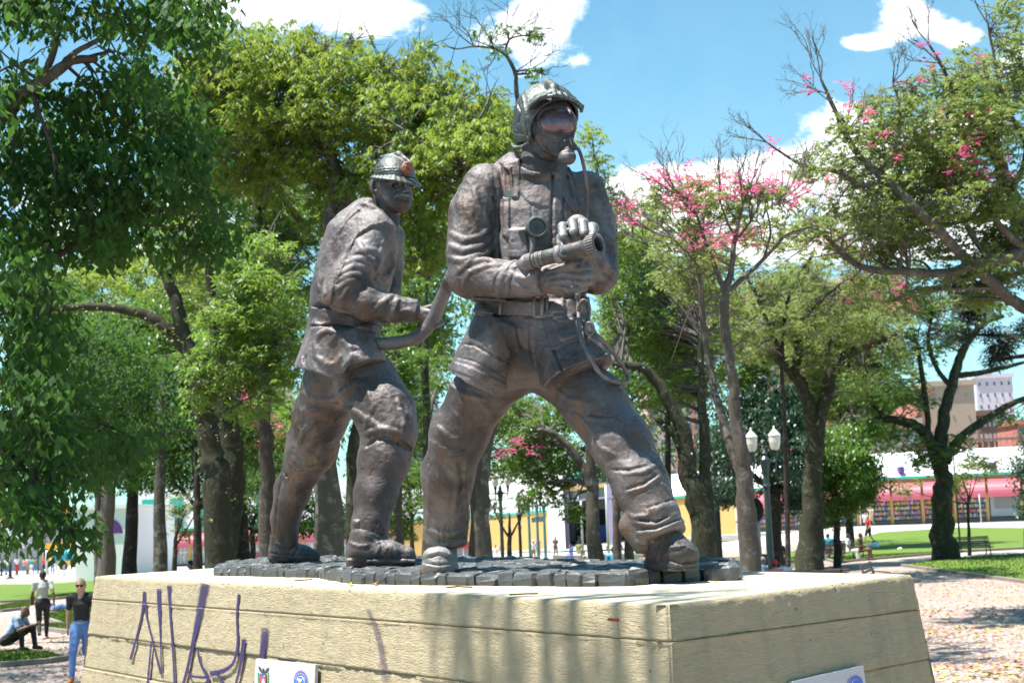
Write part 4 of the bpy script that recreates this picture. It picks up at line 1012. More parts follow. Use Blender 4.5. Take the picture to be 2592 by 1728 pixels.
for nm, pl, m, l in [('shield_frame', [(671, 1704), (688, 1706), (689, 1728), (680, 1736), (670, 1726)], M_BLK, .0275), ('shield', [(672.5, 1712), (686.5, 1714), (687, 1727), (680, 1734), (672, 1725)], M_RED, .0290),
                     ('shield_sky', [(672.5, 1705.5), (686.5, 1707.5), (686.5, 1714), (672.5, 1712)], M_BLU, .0290), ('shield_sun', oval(684, 1710.5, 2, 2.4, 10), M_GLD, .0305), ('shield_figure', [(679, 1719), (682, 1717), (684, 1728), (677, 1728)], M_WHT, .0305),
                     ('eagle_wing', [(667, 1686), (672, 1688), (679, 1702), (676, 1702), (669, 1694)], M_BLK, .0275), ('eagle_wing', [(694, 1689), (689, 1690), (682, 1702), (685, 1703), (692, 1697)], M_BLK, .0275), ('eagle_body', [(678, 1691), (682, 1691), (683, 1703), (678, 1703)], M_BLK, .0290)]:
    decal(0, pl, m, l, pq, nm)
for sx in (667, 692):
    for k in range(4): decal(0, oval(sx, 1704 + k * 6.5, 2, 3, 8), M_GRN, .0275, pq, 'laurel_leaf')
decal(0, oval(775, 1723, 18.5, 28), M_GLD, .0272, pq, 'badge_rim'); decal(0, oval(775, 1723, 17, 26), M_BLU, .0287, pq, 'badge_disc'); decal(0, oval(775, 1725, 10.5, 15.5), M_WHT, .0300, pq, 'badge_ring'); decal(0, oval(775, 1725, 9.5, 14.2), M_BLU, .0313, pq, 'badge_field')
decal(0, [(768, 1714), (774, 1720), (775, 1714), (776, 1720), (782, 1715), (779, 1724), (771, 1723)], M_WHT, .0326, pq, 'badge_wings'); decal(0, oval(775, 1726, 3.4, 4.6, 12), M_GLD, .0339, pq, 'badge_star')
for k in range(13):
    a = math.pi * (1.12 + .76 * k / 12); decal(0, oval(775 + 13.7 * math.cos(a), 1724 + 20.6 * math.sin(a), 1.1, 1.7, 6), M_GLD, .0300, pq, 'badge_letter')
pq2 = plaque(1, [(1990, 1724), (2170, 1683), (2180, 1760), (1998, 1800)], 'white enamel plaque with round blue badge on the shaded side of the pedestal')
decal(1, oval(2149, 1729, 19, 21), M_GLD, .0272, pq2, 'badge_rim'); decal(1, oval(2149, 1729, 17.6, 19.6), M_BLU, .0287, pq2, 'badge_disc'); decal(1, oval(2149, 1731, 11, 12), M_GLD, .0300, pq2, 'badge_ring'); decal(1, oval(2149, 1731, 10, 11), M_BLU, .0313, pq2, 'badge_field')
# rusty nail in the front face
nl = MB().tube([onface(1566, 1568, 0, .0), onface(1566, 1568, 0, .045)], .006, 6).build('rusty_nail', mat('rust', (.30, .07, .03), rough=.8, rel=.3), PED)

# ------------------------------------------------------------------ bronze cobbles under the firefighters
front_px = [(541, 1456), (636, 1458), (720, 1460), (799, 1461), (857, 1472), (891, 1477), (976, 1479), (1130, 1481), (1300, 1482), (1472, 1484), (1591, 1483), (1676, 1475), (1778, 1470), (1863, 1469)]
fr = [Vector(G(x, y, ZT)) for x, y in front_px]
bk = [Vector(G(x, y, ZS)) for x, y in ((1872, 1424), (1800, 1420), (1680, 1420), (1520, 1417), (1400, 1412), (1180, 1408), (860, 1406), (660, 1411), (570, 1421))]
for b_ in bk: b_.z = ZT
outl = fr + bk
BS = empty('cobbled_bronze_base', (sum(v.x for v in outl) / len(outl), sum(v.y for v in outl) / len(outl), ZT), 0, 'slab of green tinged bronze cobblestones on which the two firefighter statues stand', 'statue base')
def ins2(p, poly):
    c = False; n = len(poly)
    for i in range(n):
        a, b = poly[i], poly[(i + 1) % n]
        if (a.y > p.y) != (b.y > p.y) and p.x < (b.x - a.x) * (p.y - a.y) / (b.y - a.y) + a.x: c = not c
    return c
def edged(p, poly):
    m = 9
    for i in range(len(poly)):
        a, b = poly[i], poly[(i + 1) % len(poly)]; d = b - a; t = max(0, min(1, (p - a).dot(d) / d.length_squared)); m = min(m, (p - a - d * t).length)
    return m
oc = sum(outl, Vector()) / len(outl)
MB().prism([oc + (v - oc) * .95 + Vector((0, 0, .001)) for v in outl], (0, 0, .046)).build('bed', M_STN, BS)
rs = random.Random(5)
def stone_mesh(lx, ly, h, bul, seed):
    r = random.Random(seed); rings = []; n = 8
    ang = [math.atan2(sy, sx) for sx, sy in ((1, .35), (.6, 1), (-.6, 1), (-1, .35), (-1, -.4), (-.6, -1), (.6, -1), (1, -.4))]
    base = [(sx * lx / 2, sy * ly / 2) for sx, sy in ((1, .45), (.72, 1), (-.72, 1), (-1, .45), (-1, -.45), (-.72, -1), (.72, -1), (1, -.45))]
    base = [(x * r.uniform(.9, 1.06), y * r.uniform(.88, 1.06)) for x, y in base]
    vs = []
    for z, f in ((0, .95), (h * .45, 1.0 + bul), (h * .82, .97), (h * .99, .80)):
        for x, y in base: vs.append((x * f * r.uniform(.90, 1.06), y * f * r.uniform(.90, 1.06), z + (r.uniform(-.09, .09) * h if z else 0)))
    vs.append((r.uniform(-.1, .1) * lx, r.uniform(-.1, .1) * ly, h + .004))
    fs = [(k * 8 + i, k * 8 + (i + 1) % 8, k * 8 + 8 + (i + 1) % 8, k * 8 + 8 + i) for k in range(3) for i in range(8)] + [(24 + i, 24 + (i + 1) % 8, 32) for i in range(8)]
    me = bpy.data.meshes.new('stone'); me.from_pydata(vs, [], fs); me.update(); me.materials.append(M_STN); return me
bsm = Matrix.Translation(-BS.location)
edge_m = [stone_mesh(1, 1, 1, .05, k) for k in range(9)]
for me in edge_m:                               # unit meshes are scaled when placed: keep relief modest
    pass
def put_stone(me, loc, rz, s):
    o = bpy.data.objects.new('stone', me); C.objects.link(o); o.parent = BS
    o.location = Vector(loc) - BS.location; o.rotation_euler = (rs.uniform(-.12, .12), rs.uniform(-.12, .12), rz + rs.uniform(-.08, .08)); o.scale = s; return o
def umesh(k):
    r = random.Random(100 + k); me = stone_mesh(1, 1, 1, .05, k + 30)
    for v in me.vertices:
        if v.co.z > .3: v.co.z = min(v.co.z, 1.0) + r.uniform(-.05, .05)
    return me
edge_m = [umesh(k) for k in range(9)]
per = outl + [outl[0]]
for a, b in zip(per, per[1:]):
    L = (b - a).length; n = max(1, round(L / .095)); d = (b - a).normalized(); nin = (oc - (a + b) / 2); pn = Vector((-d.y, d.x, 0)); pn = pn if pn.dot(nin) > 0 else -pn
    cuts = [0] + sorted((i + rs.uniform(-.42, .42)) / n for i in range(1, n)) + [1]
    for i in range(n):
        w = (cuts[i + 1] - cuts[i]) * L; c = a + d * (cuts[i] + cuts[i + 1]) / 2 * L + pn * (.045 + rs.uniform(-.004, .006))
        put_stone(edge_m[rs.randrange(9)], (c.x, c.y, ZT - .006), math.atan2(d.y, d.x), (w * 1.14, .105, .068 + rs.uniform(-.012, .006) + (.016 if a.x > .75 else 0)))
xs = [v.x for v in outl]; ys = [v.y for v in outl]
gx = .118; gy = .112; row = 0; y = min(ys)
a_row = math.atan2((fr[-1] - fr[0]).y, (fr[-1] - fr[0]).x); Rr = Matrix.Rotation(a_row, 3, 'Z')
for i in range(-40, 40):
    for j in range(-30, 30):
        p = oc + Rr @ Vector(((i + .5 * (j % 2)) * gx, j * gy, 0)) + Vector((rs.uniform(-.012, .012), rs.uniform(-.012, .012), 0))
        if ins2(p, outl) and edged(p, outl) > .105:
            put_stone(edge_m[rs.randrange(9)], (p.x, p.y, ZT + .010), a_row + rs.uniform(-.2, .2), (gx * rs.uniform(1.0, 1.16), gy * rs.uniform(1.0, 1.14), .048 + rs.uniform(-.006, .008)))
# twigs and petals lying on the pedestal
def litter(pts, m, nm, label, cat, s):
    mb = MB()
    for x, y in pts:
        c = Vector(G(x, y, ZT)) + Vector((0, 0, .004)); a = rs.uniform(0, 6.3); l = s * rs.uniform(.6, 1.5)
        t = Vector((math.cos(a), math.sin(a), rs.uniform(-.1, .2))); q = Vector((-t.y, t.x, rs.uniform(-.3, .5))) * rs.uniform(.3, .6)
        mb.add([c - t * l, c + q * l, c + t * l + Vector((0, 0, .3 * l)), c - q * l, c + Vector((0, 0, .5 * l))], [(0, 1, 4), (1, 2, 4), (2, 3, 4), (3, 0, 4)])
    o = mb.build(nm, m, None); tag(o, label, cat, kind='stuff'); return o
litter([(rs.uniform(420, 1500), rs.uniform(1464, 1500)) for _ in range(60)] + [(rs.uniform(1500, 2250), rs.uniform(1440, 1500)) for _ in range(40)], mat('dry_petal', (.10, .05, .03), rough=.9, rel=.4), 'fallen_petals', 'small brown petals and seeds scattered on the cream pedestal top', 'petals', .006)
for pts, lb in [([(880, 1481), (889, 1483), (895, 1478)], 'yellow green leaf scrap lying in front of the bronze slab'), ([(944, 1478), (952, 1482), (960, 1480)], 'orange brown petal lying in front of the bronze slab')]:
    c = [Vector(G(x, y, ZT)) for x, y in pts]; m_ = mat('leaf_scrap', (.45, .42, .06) if 'yellow' in lb else (.42, .16, .06), rough=.7)
    o = MB().prism([c[0] + Vector((0, 0, .003)), c[1] + Vector((0, -.01, .004)), c[2] + Vector((0, 0, .018)), c[1] + Vector((0, .02, .014))], (0, 0, .003)).build('petal', m_, None); tag(o, lb, 'petal')
for pts in [[(1130, 1489), (1160, 1486), (1195, 1488)], [(745, 1471), (770, 1469), (790, 1468)], [(1290, 1507), (1330, 1505), (1362, 1504)]]:
    o = MB().tube([Vector(G(x, y, ZT)) + Vector((0, 0, .005)) for x, y in pts], .0035, 5).build('twig', mat('twig_bark', (.10, .06, .04), rough=.9), None)
    tag(o, {1130: 'small forked twig in front of the middle of the bronze slab', 745: 'thin twig near the left end of the bronze slab', 1290: 'long thin twig beside the front edge of the pedestal'}[pts[0][0]], 'twig')
# ------------------------------------------------------------------ ground
def ground_mat(nt, b):
    pos = nt.new('ShaderNodeNewGeometry').outputs['Position']
    v = nt.new('ShaderNodeTexVoronoi'); nt.put(v.inputs['Vector'], pos); nt.put(v.inputs['Scale'], 12)
    cc = nt.new('ShaderNodeSeparateColor'); nt.put(cc.inputs[0], v.outputs['Color'])
    col = nt.ramp(cc.outputs[0], [(0, (.20, .16, .14)), (.3, (.38, .30, .26)), (.7, (.56, .49, .44)), (1, (.34, .17, .13))])
    e = nt.new('ShaderNodeTexVoronoi', feature='DISTANCE_TO_EDGE'); nt.put(e.inputs['Vector'], pos); nt.put(e.inputs['Scale'], 12)
    col = nt.mix(nt.smooth(e.outputs['Distance'], .09, .02), col, (.19, .15, .13))
    big = nt.noise(pos, .35, 5, .6); col = nt.mix(nt.math('MULTIPLY', nt.smooth(big, .45, .7), .5), col, (.33, .22, .17))
    v2 = nt.new('ShaderNodeTexVoronoi'); nt.put(v2.inputs['Vector'], pos); nt.put(v2.inputs['Scale'], 5.5); v2.inputs['Randomness'].default_value = 1
    lf = nt.math('MULTIPLY', nt.math('LESS_THAN', v2.outputs['Distance'], .17), nt.smooth(nt.noise(pos, 1.1, 3), .5, .58))
    lc = nt.new('ShaderNodeSeparateColor'); nt.put(lc.inputs[0], v2.outputs['Color'])
    col = nt.mix(nt.math('MULTIPLY', lf, .8), col, nt.ramp(lc.outputs[1], [(0, (.30, .16, .05)), (.5, (.38, .30, .07)), (1, (.42, .10, .16))]))
    nt.put(b.inputs['Base Color'], col); b.inputs['Roughness'].default_value = .75
    bp = nt.new('ShaderNodeBump'); nt.put(bp.inputs['Height'], nt.smooth(e.outputs['Distance'], 0, .12)); bp.inputs['Distance'].default_value = .012; nt.put(b.inputs['Normal'], bp.outputs[0])
M_GRD = mat('stone_mosaic', (.4, .36, .33), build=ground_mat)
xs = np.concatenate([np.linspace(-420, -60, 25), np.linspace(-54, 60, 77), np.linspace(70, 420, 24)])
ys = np.concatenate([np.linspace(-30, 0, 7), np.linspace(2, 160, 80), np.linspace(180, 1200, 24)])
Xg, Yg = np.meshgrid(xs, ys, indexing='ij'); Zg = gz(Xg, np.maximum(Yg, 1))
n1_, n2_ = Xg.shape; I, J = np.meshgrid(np.arange(n1_ - 1), np.arange(n2_ - 1), indexing='ij'); o = I * n2_ + J
tag(link('ground', npmesh('ground', np.stack([Xg, Yg, Zg], -1).reshape(-1, 3), np.stack([o, o + n2_, o + n2_ + 1, o + 1], -1).reshape(-1, 4)), M_GRD, None, smooth=True), kind='structure')
def sheet(name, px, m, lift, kind='structure', sub=10, label=None):
    """flat patch on the ground; px: outline in photo pixels, draped in a triangle fan grid"""
    pts = [GG(x, y) for x, y in px]; bm = bmesh.new(); vs = [bm.verts.new((p.x, p.y, 0)) for p in pts]; bm.faces.new(vs)
    bmesh.ops.triangulate(bm, faces=bm.faces)
    for _ in range(4):
        lg = [e for e in bm.edges if e.calc_length() > 4]
        if not lg: break
        bmesh.ops.subdivide_edges(bm, edges=lg, cuts=1); bmesh.ops.triangulate(bm, faces=[f for f in bm.faces if len(f.verts) > 3])
    for v in bm.verts: v.co.z = float(gz(v.co.x, v.co.y)) + lift
    bmesh.ops.recalc_face_normals(bm, faces=bm.faces)
    me = bpy.data.meshes.new(name); bm.to_mesh(me); bm.free()
    if me.polygons and me.polygons[0].normal.z < 0: me.flip_normals()
    return tag(link(name, me, m), label, kind=kind), pts
def grass_mat(nt, b):
    pos = nt.new('ShaderNodeNewGeometry').outputs['Position']
    n = nt.noise(pos, 1.2, 5, .65); n2 = nt.noise(nt.scalevec(pos, (1, .5, 1)), 26, 4, .7)
    col = nt.mix(n, (.085, .155, .024), (.15, .215, .040)); col = nt.mix(nt.smooth(n2, .4, .7), col, (.115, .20, .030))
    col = nt.mix(nt.math('MULTIPLY', nt.smooth(nt.noise(pos, .5, 4), .58, .7), .5), col, (.20, .19, .07))
    nt.put(b.inputs['Base Color'], col); b.inputs['Roughness'].default_value = .9; b.inputs['Specular IOR Level'].default_value = .2
    bp = nt.new('ShaderNodeBump'); nt.put(bp.inputs['Height'], n2); bp.inputs['Distance'].default_value = .06; nt.put(b.inputs['Normal'], bp.outputs[0])
M_GRS = mat('lawn_grass', (.12, .2, .04), build=grass_mat)
M_KRB = mat('kerb_stone', (.22, .19, .165), rough=.85, rel=.35, relscale=6)
M_PLZ = mat('plaza_paving', (.50, .47, .44), rough=.7, rel=.08, relscale=3)
M_PTH = mat('path_paving', (.36, .315, .28), rough=.8, rel=.15, relscale=5)
M_SOIL = mat('bare_soil', (.13, .085, .055), rough=.95, rel=.3, relscale=3)
def kerb(px, label, w=.16, h=.10):
    """row of kerb stones, each stone a part"""
    pts = [GG(x, y) for x, y in px]
    root = empty('kerb', pts[0], 0); tag(root, kind='structure')
    for a, b in zip(pts, pts[1:]):
        L = (b - a).length; n = max(1, round(L / (1.0 if a.y < 40 else 3.0))); d = (b - a) / n
        for i in range(n):
            p = a + d * i; q = p + d * .985; s = Vector((-d.y, d.x, 0)).normalized() * w / 2
            p.z = float(gz(p.x, p.y)); q.z = float(gz(q.x, q.y))
            MB().prism([p - s, q - s, q + s, p + s], (0, 0, h)).build('kerb_stone', M_KRB, root)
    return root
lawns = []
def lawn(px, kerbpx=None, label=None, h=.06):
    lawns.append(sheet('lawn', px, M_GRS, h)[1])
    if kerbpx: kerb(kerbpx, label)
# bright plaza in front of the long building
sheet('plaza', [(-400, 1468), (200, 1462), (700, 1452), (1200, 1425), (1500, 1412), (1800, 1392), (2120, 1372), (2400, 1345), (3200, 1335), (3200, 1305), (2200, 1325), (1800, 1352), (1240, 1392), (500, 1425), (-400, 1440)], M_PLZ, .004)
# right hand lawns and the path between
lawn([(2080, 1412), (2140, 1372), (2230, 1348), (2420, 1336), (2592, 1337), (3100, 1345), (3100, 1378), (2592, 1388), (2420, 1397), (2250, 1412), (2120, 1424)], [(2080, 1413), (2120, 1425), (2250, 1413), (2420, 1398), (2592, 1389), (3100, 1379)])
lawn([(2282, 1431), (2400, 1415), (2592, 1402), (3100, 1390), (3100, 1560), (2592, 1474), (2430, 1452)], [(2282, 1432), (2430, 1453), (2592, 1475), (3100, 1562)])
sheet('path', [(2120, 1427), (2250, 1415), (2420, 1400), (2592, 1391), (3100, 1381), (3100, 1388), (2592, 1400), (2400, 1413), (2280, 1430), (2180, 1440)], M_PTH, .006)
lawn([(1860, 1418), (1960, 1402), (2090, 1392), (2110, 1400), (2060, 1424), (1960, 1432)], [(1860, 1420), (1960, 1433), (2060, 1425), (2110, 1401)])
lawn([(1480, 1412), (1500, 1404), (1640, 1398), (1700, 1402), (1690, 1414), (1560, 1420)], [(1480, 1413), (1560, 1421), (1690, 1415), (1700, 1403)])
# left hand lawns, paths
lawn([(-300, 1528), (-300, 1482), (100, 1480), (250, 1470), (330, 1462), (330, 1492), (140, 1516), (0, 1524)], [(-300, 1529), (0, 1525), (140, 1517), (330, 1493)])
lawn([(-300, 1556), (-300, 1540), (0, 1534), (80, 1524), (70, 1540), (0, 1548)], [(-300, 1557), (0, 1549), (70, 1541)])
lawn([(100, 1562), (170, 1545), (330, 1530), (330, 1560), (160, 1582)], [(100, 1563), (160, 1584), (330, 1562)])
lawn([(75, 1590), (160, 1580), (330, 1566), (330, 1608), (190, 1602)], [(75, 1591), (190, 1604), (330, 1610)])
lawn([(-300, 1690), (-300, 1652), (0, 1652), (120, 1655), (176, 1668), (120, 1676), (0, 1686)], [(-300, 1692), (0, 1688), (120, 1678), (178, 1669), (120, 1656), (0, 1653), (-300, 1652)])
sheet('path', [(-300, 1566), (-300, 1558), (0, 1551), (90, 1541), (330, 1512), (330, 1526), (100, 1552), (0, 1562)], M_PTH, .006)
# soil under the mossy tree and the dark trunks
sheet('bare_soil', [(1760, 1432), (1800, 1412), (1900, 1406), (2060, 1402), (2080, 1416), (2000, 1440), (1880, 1448)], M_SOIL, .010, 'structure')
# short grass blades standing on the nearer lawns
def blades(n, seed):
    r = np.random.default_rng(seed); V = []
    for pts in lawns:
        poly = [Vector((p.x, p.y, 0)) for p in pts]; xs_ = [p.x for p in poly]; ys_ = [p.y for p in poly]
        if min(ys_) > 70: continue
        k = 0; tries = 0
        while k < n and tries < n * 6:
            tries += 1; p = Vector((r.uniform(max(min(xs_), -22), min(max(xs_), 34)), r.uniform(min(ys_), min(max(ys_), 70)), 0))
            if ins2(p, poly):
                k += 1; z = float(gz(p.x, p.y)) + .055; a = r.uniform(0, 6.28); h = r.uniform(.03, .08); w = .03
                V.append([(p.x - w * math.cos(a), p.y - w * math.sin(a), z), (p.x + w * math.cos(a), p.y + w * math.sin(a), z), (p.x + r.normal() * .03, p.y + r.normal() * .03, z + h)])
    V = np.array(V).reshape(-1, 3); o = link('grass', npmesh('grass', V, np.arange(len(V)).reshape(-1, 3)), M_GRS)
    return tag(o, 'short green grass blades growing on the park lawns', 'grass', kind='stuff')
blades(7000, 4)

# fallen leaves and petals on the paving
def fallen(n, box, seed, name, m, label, s0, s1, Ymax=60):
    r = np.random.default_rng(seed); V = []
    while len(V) < n:
        q = GG(r.uniform(box[0], box[2]), r.uniform(box[1], box[3]))
        if q.y > Ymax or float(fbm(np.array([q.x * .7 + seed, q.y * .35, 0.0]), 3)) < r.uniform(-.35, .15): continue
        a = r.uniform(0, 6.28); l = r.uniform(s0, s1); w = l * r.uniform(.35, .6); c, s_ = math.cos(a), math.sin(a); z = q.z + .012
        V.append([(q.x - l * c, q.y - l * s_, z), (q.x - w * s_, q.y + w * c, z + r.uniform(.004, .03)), (q.x + l * c, q.y + l * s_, z + r.uniform(0, .03)), (q.x + w * s_, q.y - w * c, z)])
    V = np.array(V).reshape(-1, 3); o = link(name, npmesh(name, V, np.arange(len(V)).reshape(-1, 4)), m); tag(o, label, 'leaves', kind='stuff')
fallen(700, (2290, 1436, 2640, 1728), 5, 'leaf_litter', mat('litter_brown', (.26, .12, .05), rough=.8, rel=.5), 'brown fallen leaves scattered over the pale mosaic paving', .03, .075)
fallen(450, (2290, 1436, 2640, 1728), 6, 'leaf_litter', mat('litter_yellow', (.42, .36, .08), rough=.8, rel=.4), 'yellow fallen leaves scattered over the pale mosaic paving', .03, .07)
fallen(200, (2290, 1436, 2640, 1700), 7, 'petal_litter', mat('litter_pink', (.44, .18, .17), rough=.7, rel=.3), 'pink fallen petals scattered over the pale mosaic paving', .03, .06)
fallen(300, (-20, 1600, 230, 1728), 8, 'leaf_litter', mat('litter_dark', (.16, .09, .05), rough=.8, rel=.4), 'brown fallen leaves on the shaded paving at the left', .03, .07)
# ------------------------------------------------------------------ buildings round the park
def paint(name, c, r=.8, rel=.06): return mat(name, c, rough=r, rel=rel, relscale=1.3)
M_YEL = paint('yellow_render', (.56, .35, .12)); M_WHW = paint('white_render', (.80, .80, .80), rel=.02); M_ROOF = paint('white_roof', (.80, .82, .84), rel=.03)
M_TEAL = paint('teal_paint', (.02, .38, .30)); M_PURP = paint('purple_paint', (.10, .03, .20)); M_AWN = mat('red_awning', (.36, .075, .11), rough=.55, rel=.10, relscale=2)
M_GLS = mat('shop_glass', (.05, .06, .065), rough=.08, spec=.6); M_GLP = mat('pale_glass', (.36, .40, .40), rough=.2, rel=.2, relscale=2)
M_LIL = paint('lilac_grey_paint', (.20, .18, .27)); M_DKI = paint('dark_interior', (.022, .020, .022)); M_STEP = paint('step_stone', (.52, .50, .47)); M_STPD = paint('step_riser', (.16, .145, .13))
M_CEIL = paint('ochre_fascia', (.40, .26, .09))
M_SHELF = mat('shelf_board', (.16, .12, .09), rough=.7)
GOODS = [mat('goods_' + n, c, rough=.6) for n, c in (('red', (.5, .05, .05)), ('blue', (.05, .12, .42)), ('white', (.62, .62, .6)), ('green', (.08, .30, .12)), ('yellow', (.6, .42, .05)), ('pink', (.6, .14, .32)), ('grey', (.22, .22, .23)))]
KX = [-420, 185, 1240, 1800, 2200, 2592, 3300]; KY = [150, 150, 150, 131, 120, 115, 112]; KZ = [-2.1, -2.02, -1.86, -.52, .05, .05, .05]
def FY(x): return float(np.interp(x, KX, KY))
def FZ(x): return float(np.interp(x, KX, KZ))
def FP(x, z, d=0.0):
    """point on the long shop front: bearing of photo column x, height z above its platform, d metres in front"""
    r = ray(x, 1350 - .04 * (x - 1296)); Y = FY(x) - d; s = Y / r[1]
    return Vector((r[0] * s, Y, FZ(x) + z))
def fbox(name, x0, x1, z0, z1, m, par, d=0.0, th=.3, back=None):
    a, b = FP(x0, z0, d), FP(x1, z0, d); c, e = FP(x1, z1, d), FP(x0, z1, d)
    return MB().prism([a, b, c, e], (0, th, 0)).build(name, m, par)
LB = empty('shop_building', tuple(FP(1300, 0)), 0, 'long low yellow and white shopping arcade with rose red barrel awnings', 'building')
body = MB()
cuts = [340, 700, 1060, 1228, 1388]; 
def wallrun(name, xs_, z0, z1, m, d=0.0, th=.3, par=LB):
    mb = MB()
    for a, b in zip(xs_, xs_[1:]): mb.prism([FP(a, z0, d), FP(b, z0, d), FP(b, z1, d), FP(a, z1, d)], (0, th, 0))
    return mb.build(name, m, par)
wallrun('wall', [1000, 1228, 1388], 0, 3.35, M_YEL); wallrun('wall', [1590, 1700, 1800, 1862], 0, 3.35, M_YEL)
wallrun('fascia', [340, 800, 1240, 1388], 3.35, 3.68, M_YEL, .06); wallrun('fascia', [1590, 1800, 2200, 2592, 3200], 3.35, 3.72, M_CEIL, .06)
wallrun('green_gutter', [338, 800, 1240, 1388], 3.68, 3.9, M_TEAL, .22, .3); wallrun('green_gutter', [1590, 1800, 2200, 2592, 3200], 3.72, 3.92, M_TEAL, .22, .3)
# pitched white roof / upper floor
mb = MB()
for a, b in ((1590, 1800), (1800, 2200), (2200, 2592), (2592, 3200)):
    p, q = FP(a, 3.9, .2), FP(b, 3.9, .2); r, s_ = FP(b, 6.0, -3), FP(a, 6.0, -3); mb.add([p, q, r, s_, p + Vector((0, 6, 0)), q + Vector((0, 6, 0))], [(0, 1, 2, 3), (0, 3, 4), (1, 5, 2), (3, 2, 5, 4)])
mb.build('roof', M_ROOF, LB)
for x in (1808, 2292, 2527): fbox('roof_window', x - 6, x + 6, 4.15, 4.75, M_PURP, LB, .25, .9)
fbox('window', 1797, 1818, 3.95, 4.8, M_PURP, LB, .3, .5)
wallrun('upper_wall', [340, 700, 1060, 1240, 1388], 3.9, 8.4, M_WHW, 0, 6)
# teal window bays of the upper floor on the left
for x0, x1 in ((360, 392), (432, 464), (505, 535), (578, 606), (650, 680)):
    w = fbox('window', x0, x1, 3.95, 7.1, M_TEAL, LB, .12, .15)
    fbox('window_pane', x0 + 4, x1 - 4, 4.05, 5.0, M_GLS, w, .18, .08)
# awnings, pillars and shop windows
def awning(x0, x1, z0=2.25, z1=3.42, dep=1.5, par=LB):
    mb = MB(); n = 7
    for s0, s1 in ((x0, x1),):
        rows = []
        for i in range(n + 1):
            a = i / n * math.pi / 2; rows.append((z0 + (z1 - z0) * math.sin(a), dep * math.cos(a)))
        base = len(mb.v)
        for z, d in rows: mb.v += [tuple(FP(s0, z, d + .05)), tuple(FP(s1, z, d + .05))]
        for i in range(n): mb.f.append((base + 2 * i, base + 2 * i + 1, base + 2 * i + 3, base + 2 * i + 2))
        k0 = len(mb.v); mb.v += [tuple(FP(s0, z0, .05)), tuple(FP(s1, z0, .05))]
        mb.f.append(tuple([base + 2 * i for i in range(n + 1)] + [k0])); mb.f.append(tuple([base + 2 * i + 1 for i in range(n + 1)] + [k0 + 1]))
        mb.prism([FP(s0, z0 - .3, dep + .05), FP(s1, z0 - .3, dep + .05), FP(s1, z0, dep + .05), FP(s0, z0, dep + .05)], (0, .03, 0))
    return mb.build('awning', M_AWN, par, smooth=False)
rb = random.Random(3)
def shop(x0, x1, kind, aw=True):
    fbox('pillar', x1 - 2, x1 + 5, 0, 3.35, M_YEL, LB, .15, .4)
    g = fbox('shop_window', x0, x1 - 2, .25, 2.9, M_GLP if kind == 'pale' else M_GLS, LB, 0, .1)
    fbox('shop_header', x0, x1 - 2, 2.9, 3.35, M_CEIL if kind != 'pale' else M_WHW, LB, 0, .15); fbox('stallriser', x0, x1 - 2, 0, .25, M_STPD, LB, .02, .15)
    if aw: awning(x0, x1 - 1)
    if kind == 'pale':
        for k in range(4): fbox('mullion', x0 + (x1 - x0) * k / 4, x0 + (x1 - x0) * k / 4 + 1.2, .25, 2.9, M_WHW, g, .05, .08)
        fbox('rail', x0, x1 - 2, 1.4, 1.5, M_WHW, g, .07, .08)
        for k in range(2):
            xx = x0 + (x1 - x0) * rb.uniform(.1, .7); fbox('poster', xx, xx + 6, .5 + .8 * k, 1.1 + .8 * k, GOODS[rb.choice((0, 2, 2))], g, .1, .03)
    elif kind == 'books':
        for r in range(6):
            z = .4 + r * .4; fbox('shelf', x0 + 1, x1 - 3, z - .03, z, M_SHELF, g, .10, .06)
            x = x0 + 1.5
            while x < x1 - 5:
                w = rb.uniform(1.2, 3.4); fbox('goods', x, x + w * .85, z + .002, z + rb.uniform(.16, .32), rb.choice(GOODS), g, .12, .06); x += w
    elif kind == 'poster':
        p = fbox('poster', x0 + 3, x1 - 4, .4, 2.75, mat('poster_blue_grey', (.30, .36, .40), rough=.4, rel=.25, relscale=1.4), g, .1, .04)
        fbox('poster_print', x0 + 14, x1 - 12, 1.0, 1.9, GOODS[6], p, .15, .02); fbox('poster_print', x0 + 10, x1 - 16, 2.2, 2.55, mat('poster_orange', (.5, .16, .08), rough=.5), p, .15, .02)
for x0, x1 in [(340, 386), (388, 432), (434, 478)] + [(482 + 48 * k, 526 + 48 * k) for k in range(11)]: shop(x0, x1, 'pale')
for x0, x1, k in ((1880, 1960, 'books'), (1965, 2040, 'books'), (2045, 2108, 'books'), (2112, 2172, 'books'), (2180, 2258, 'books'), (2262, 2336, 'books'), (2342, 2418, 'books'), (2422, 2500, 'books'), (2506, 2588, 'poster'), (2594, 2680, 'books')): shop(x0, x1, k)
# white block with purple half-round window (nearer pavilion on the left)
WB = empty('white_pavilion', tuple(PV(260, 1450, 98)), 0, 'blank white pavilion wall with a purple half round window behind the pair trunked tree', 'building')
def QP(x, y, Y): return PV(x, y, Y)
wx0, wx1 = QP(191, 1470, 96).x, QP(334, 1470, 96).x; zt = QP(250, 1288, 96).z
MB().box((wx0, 96, -1.4), (wx1, 108, zt)).build('wall', M_WHW, WB)
MB().box((wx0 - .15, 95.85, zt), (wx1 + .15, 108.1, zt + .25)).build('roof', M_WHW, WB)
c0 = QP(271, 1350, 95.95); rr_ = 39 / FPX * 96
MB().prism([(c0.x + rr_ * math.cos(math.pi * i / 20), 95.98, c0.z + rr_ * math.sin(math.pi * i / 20)) for i in range(21)], (0, -.06, 0)).build('window', M_PURP, WB)
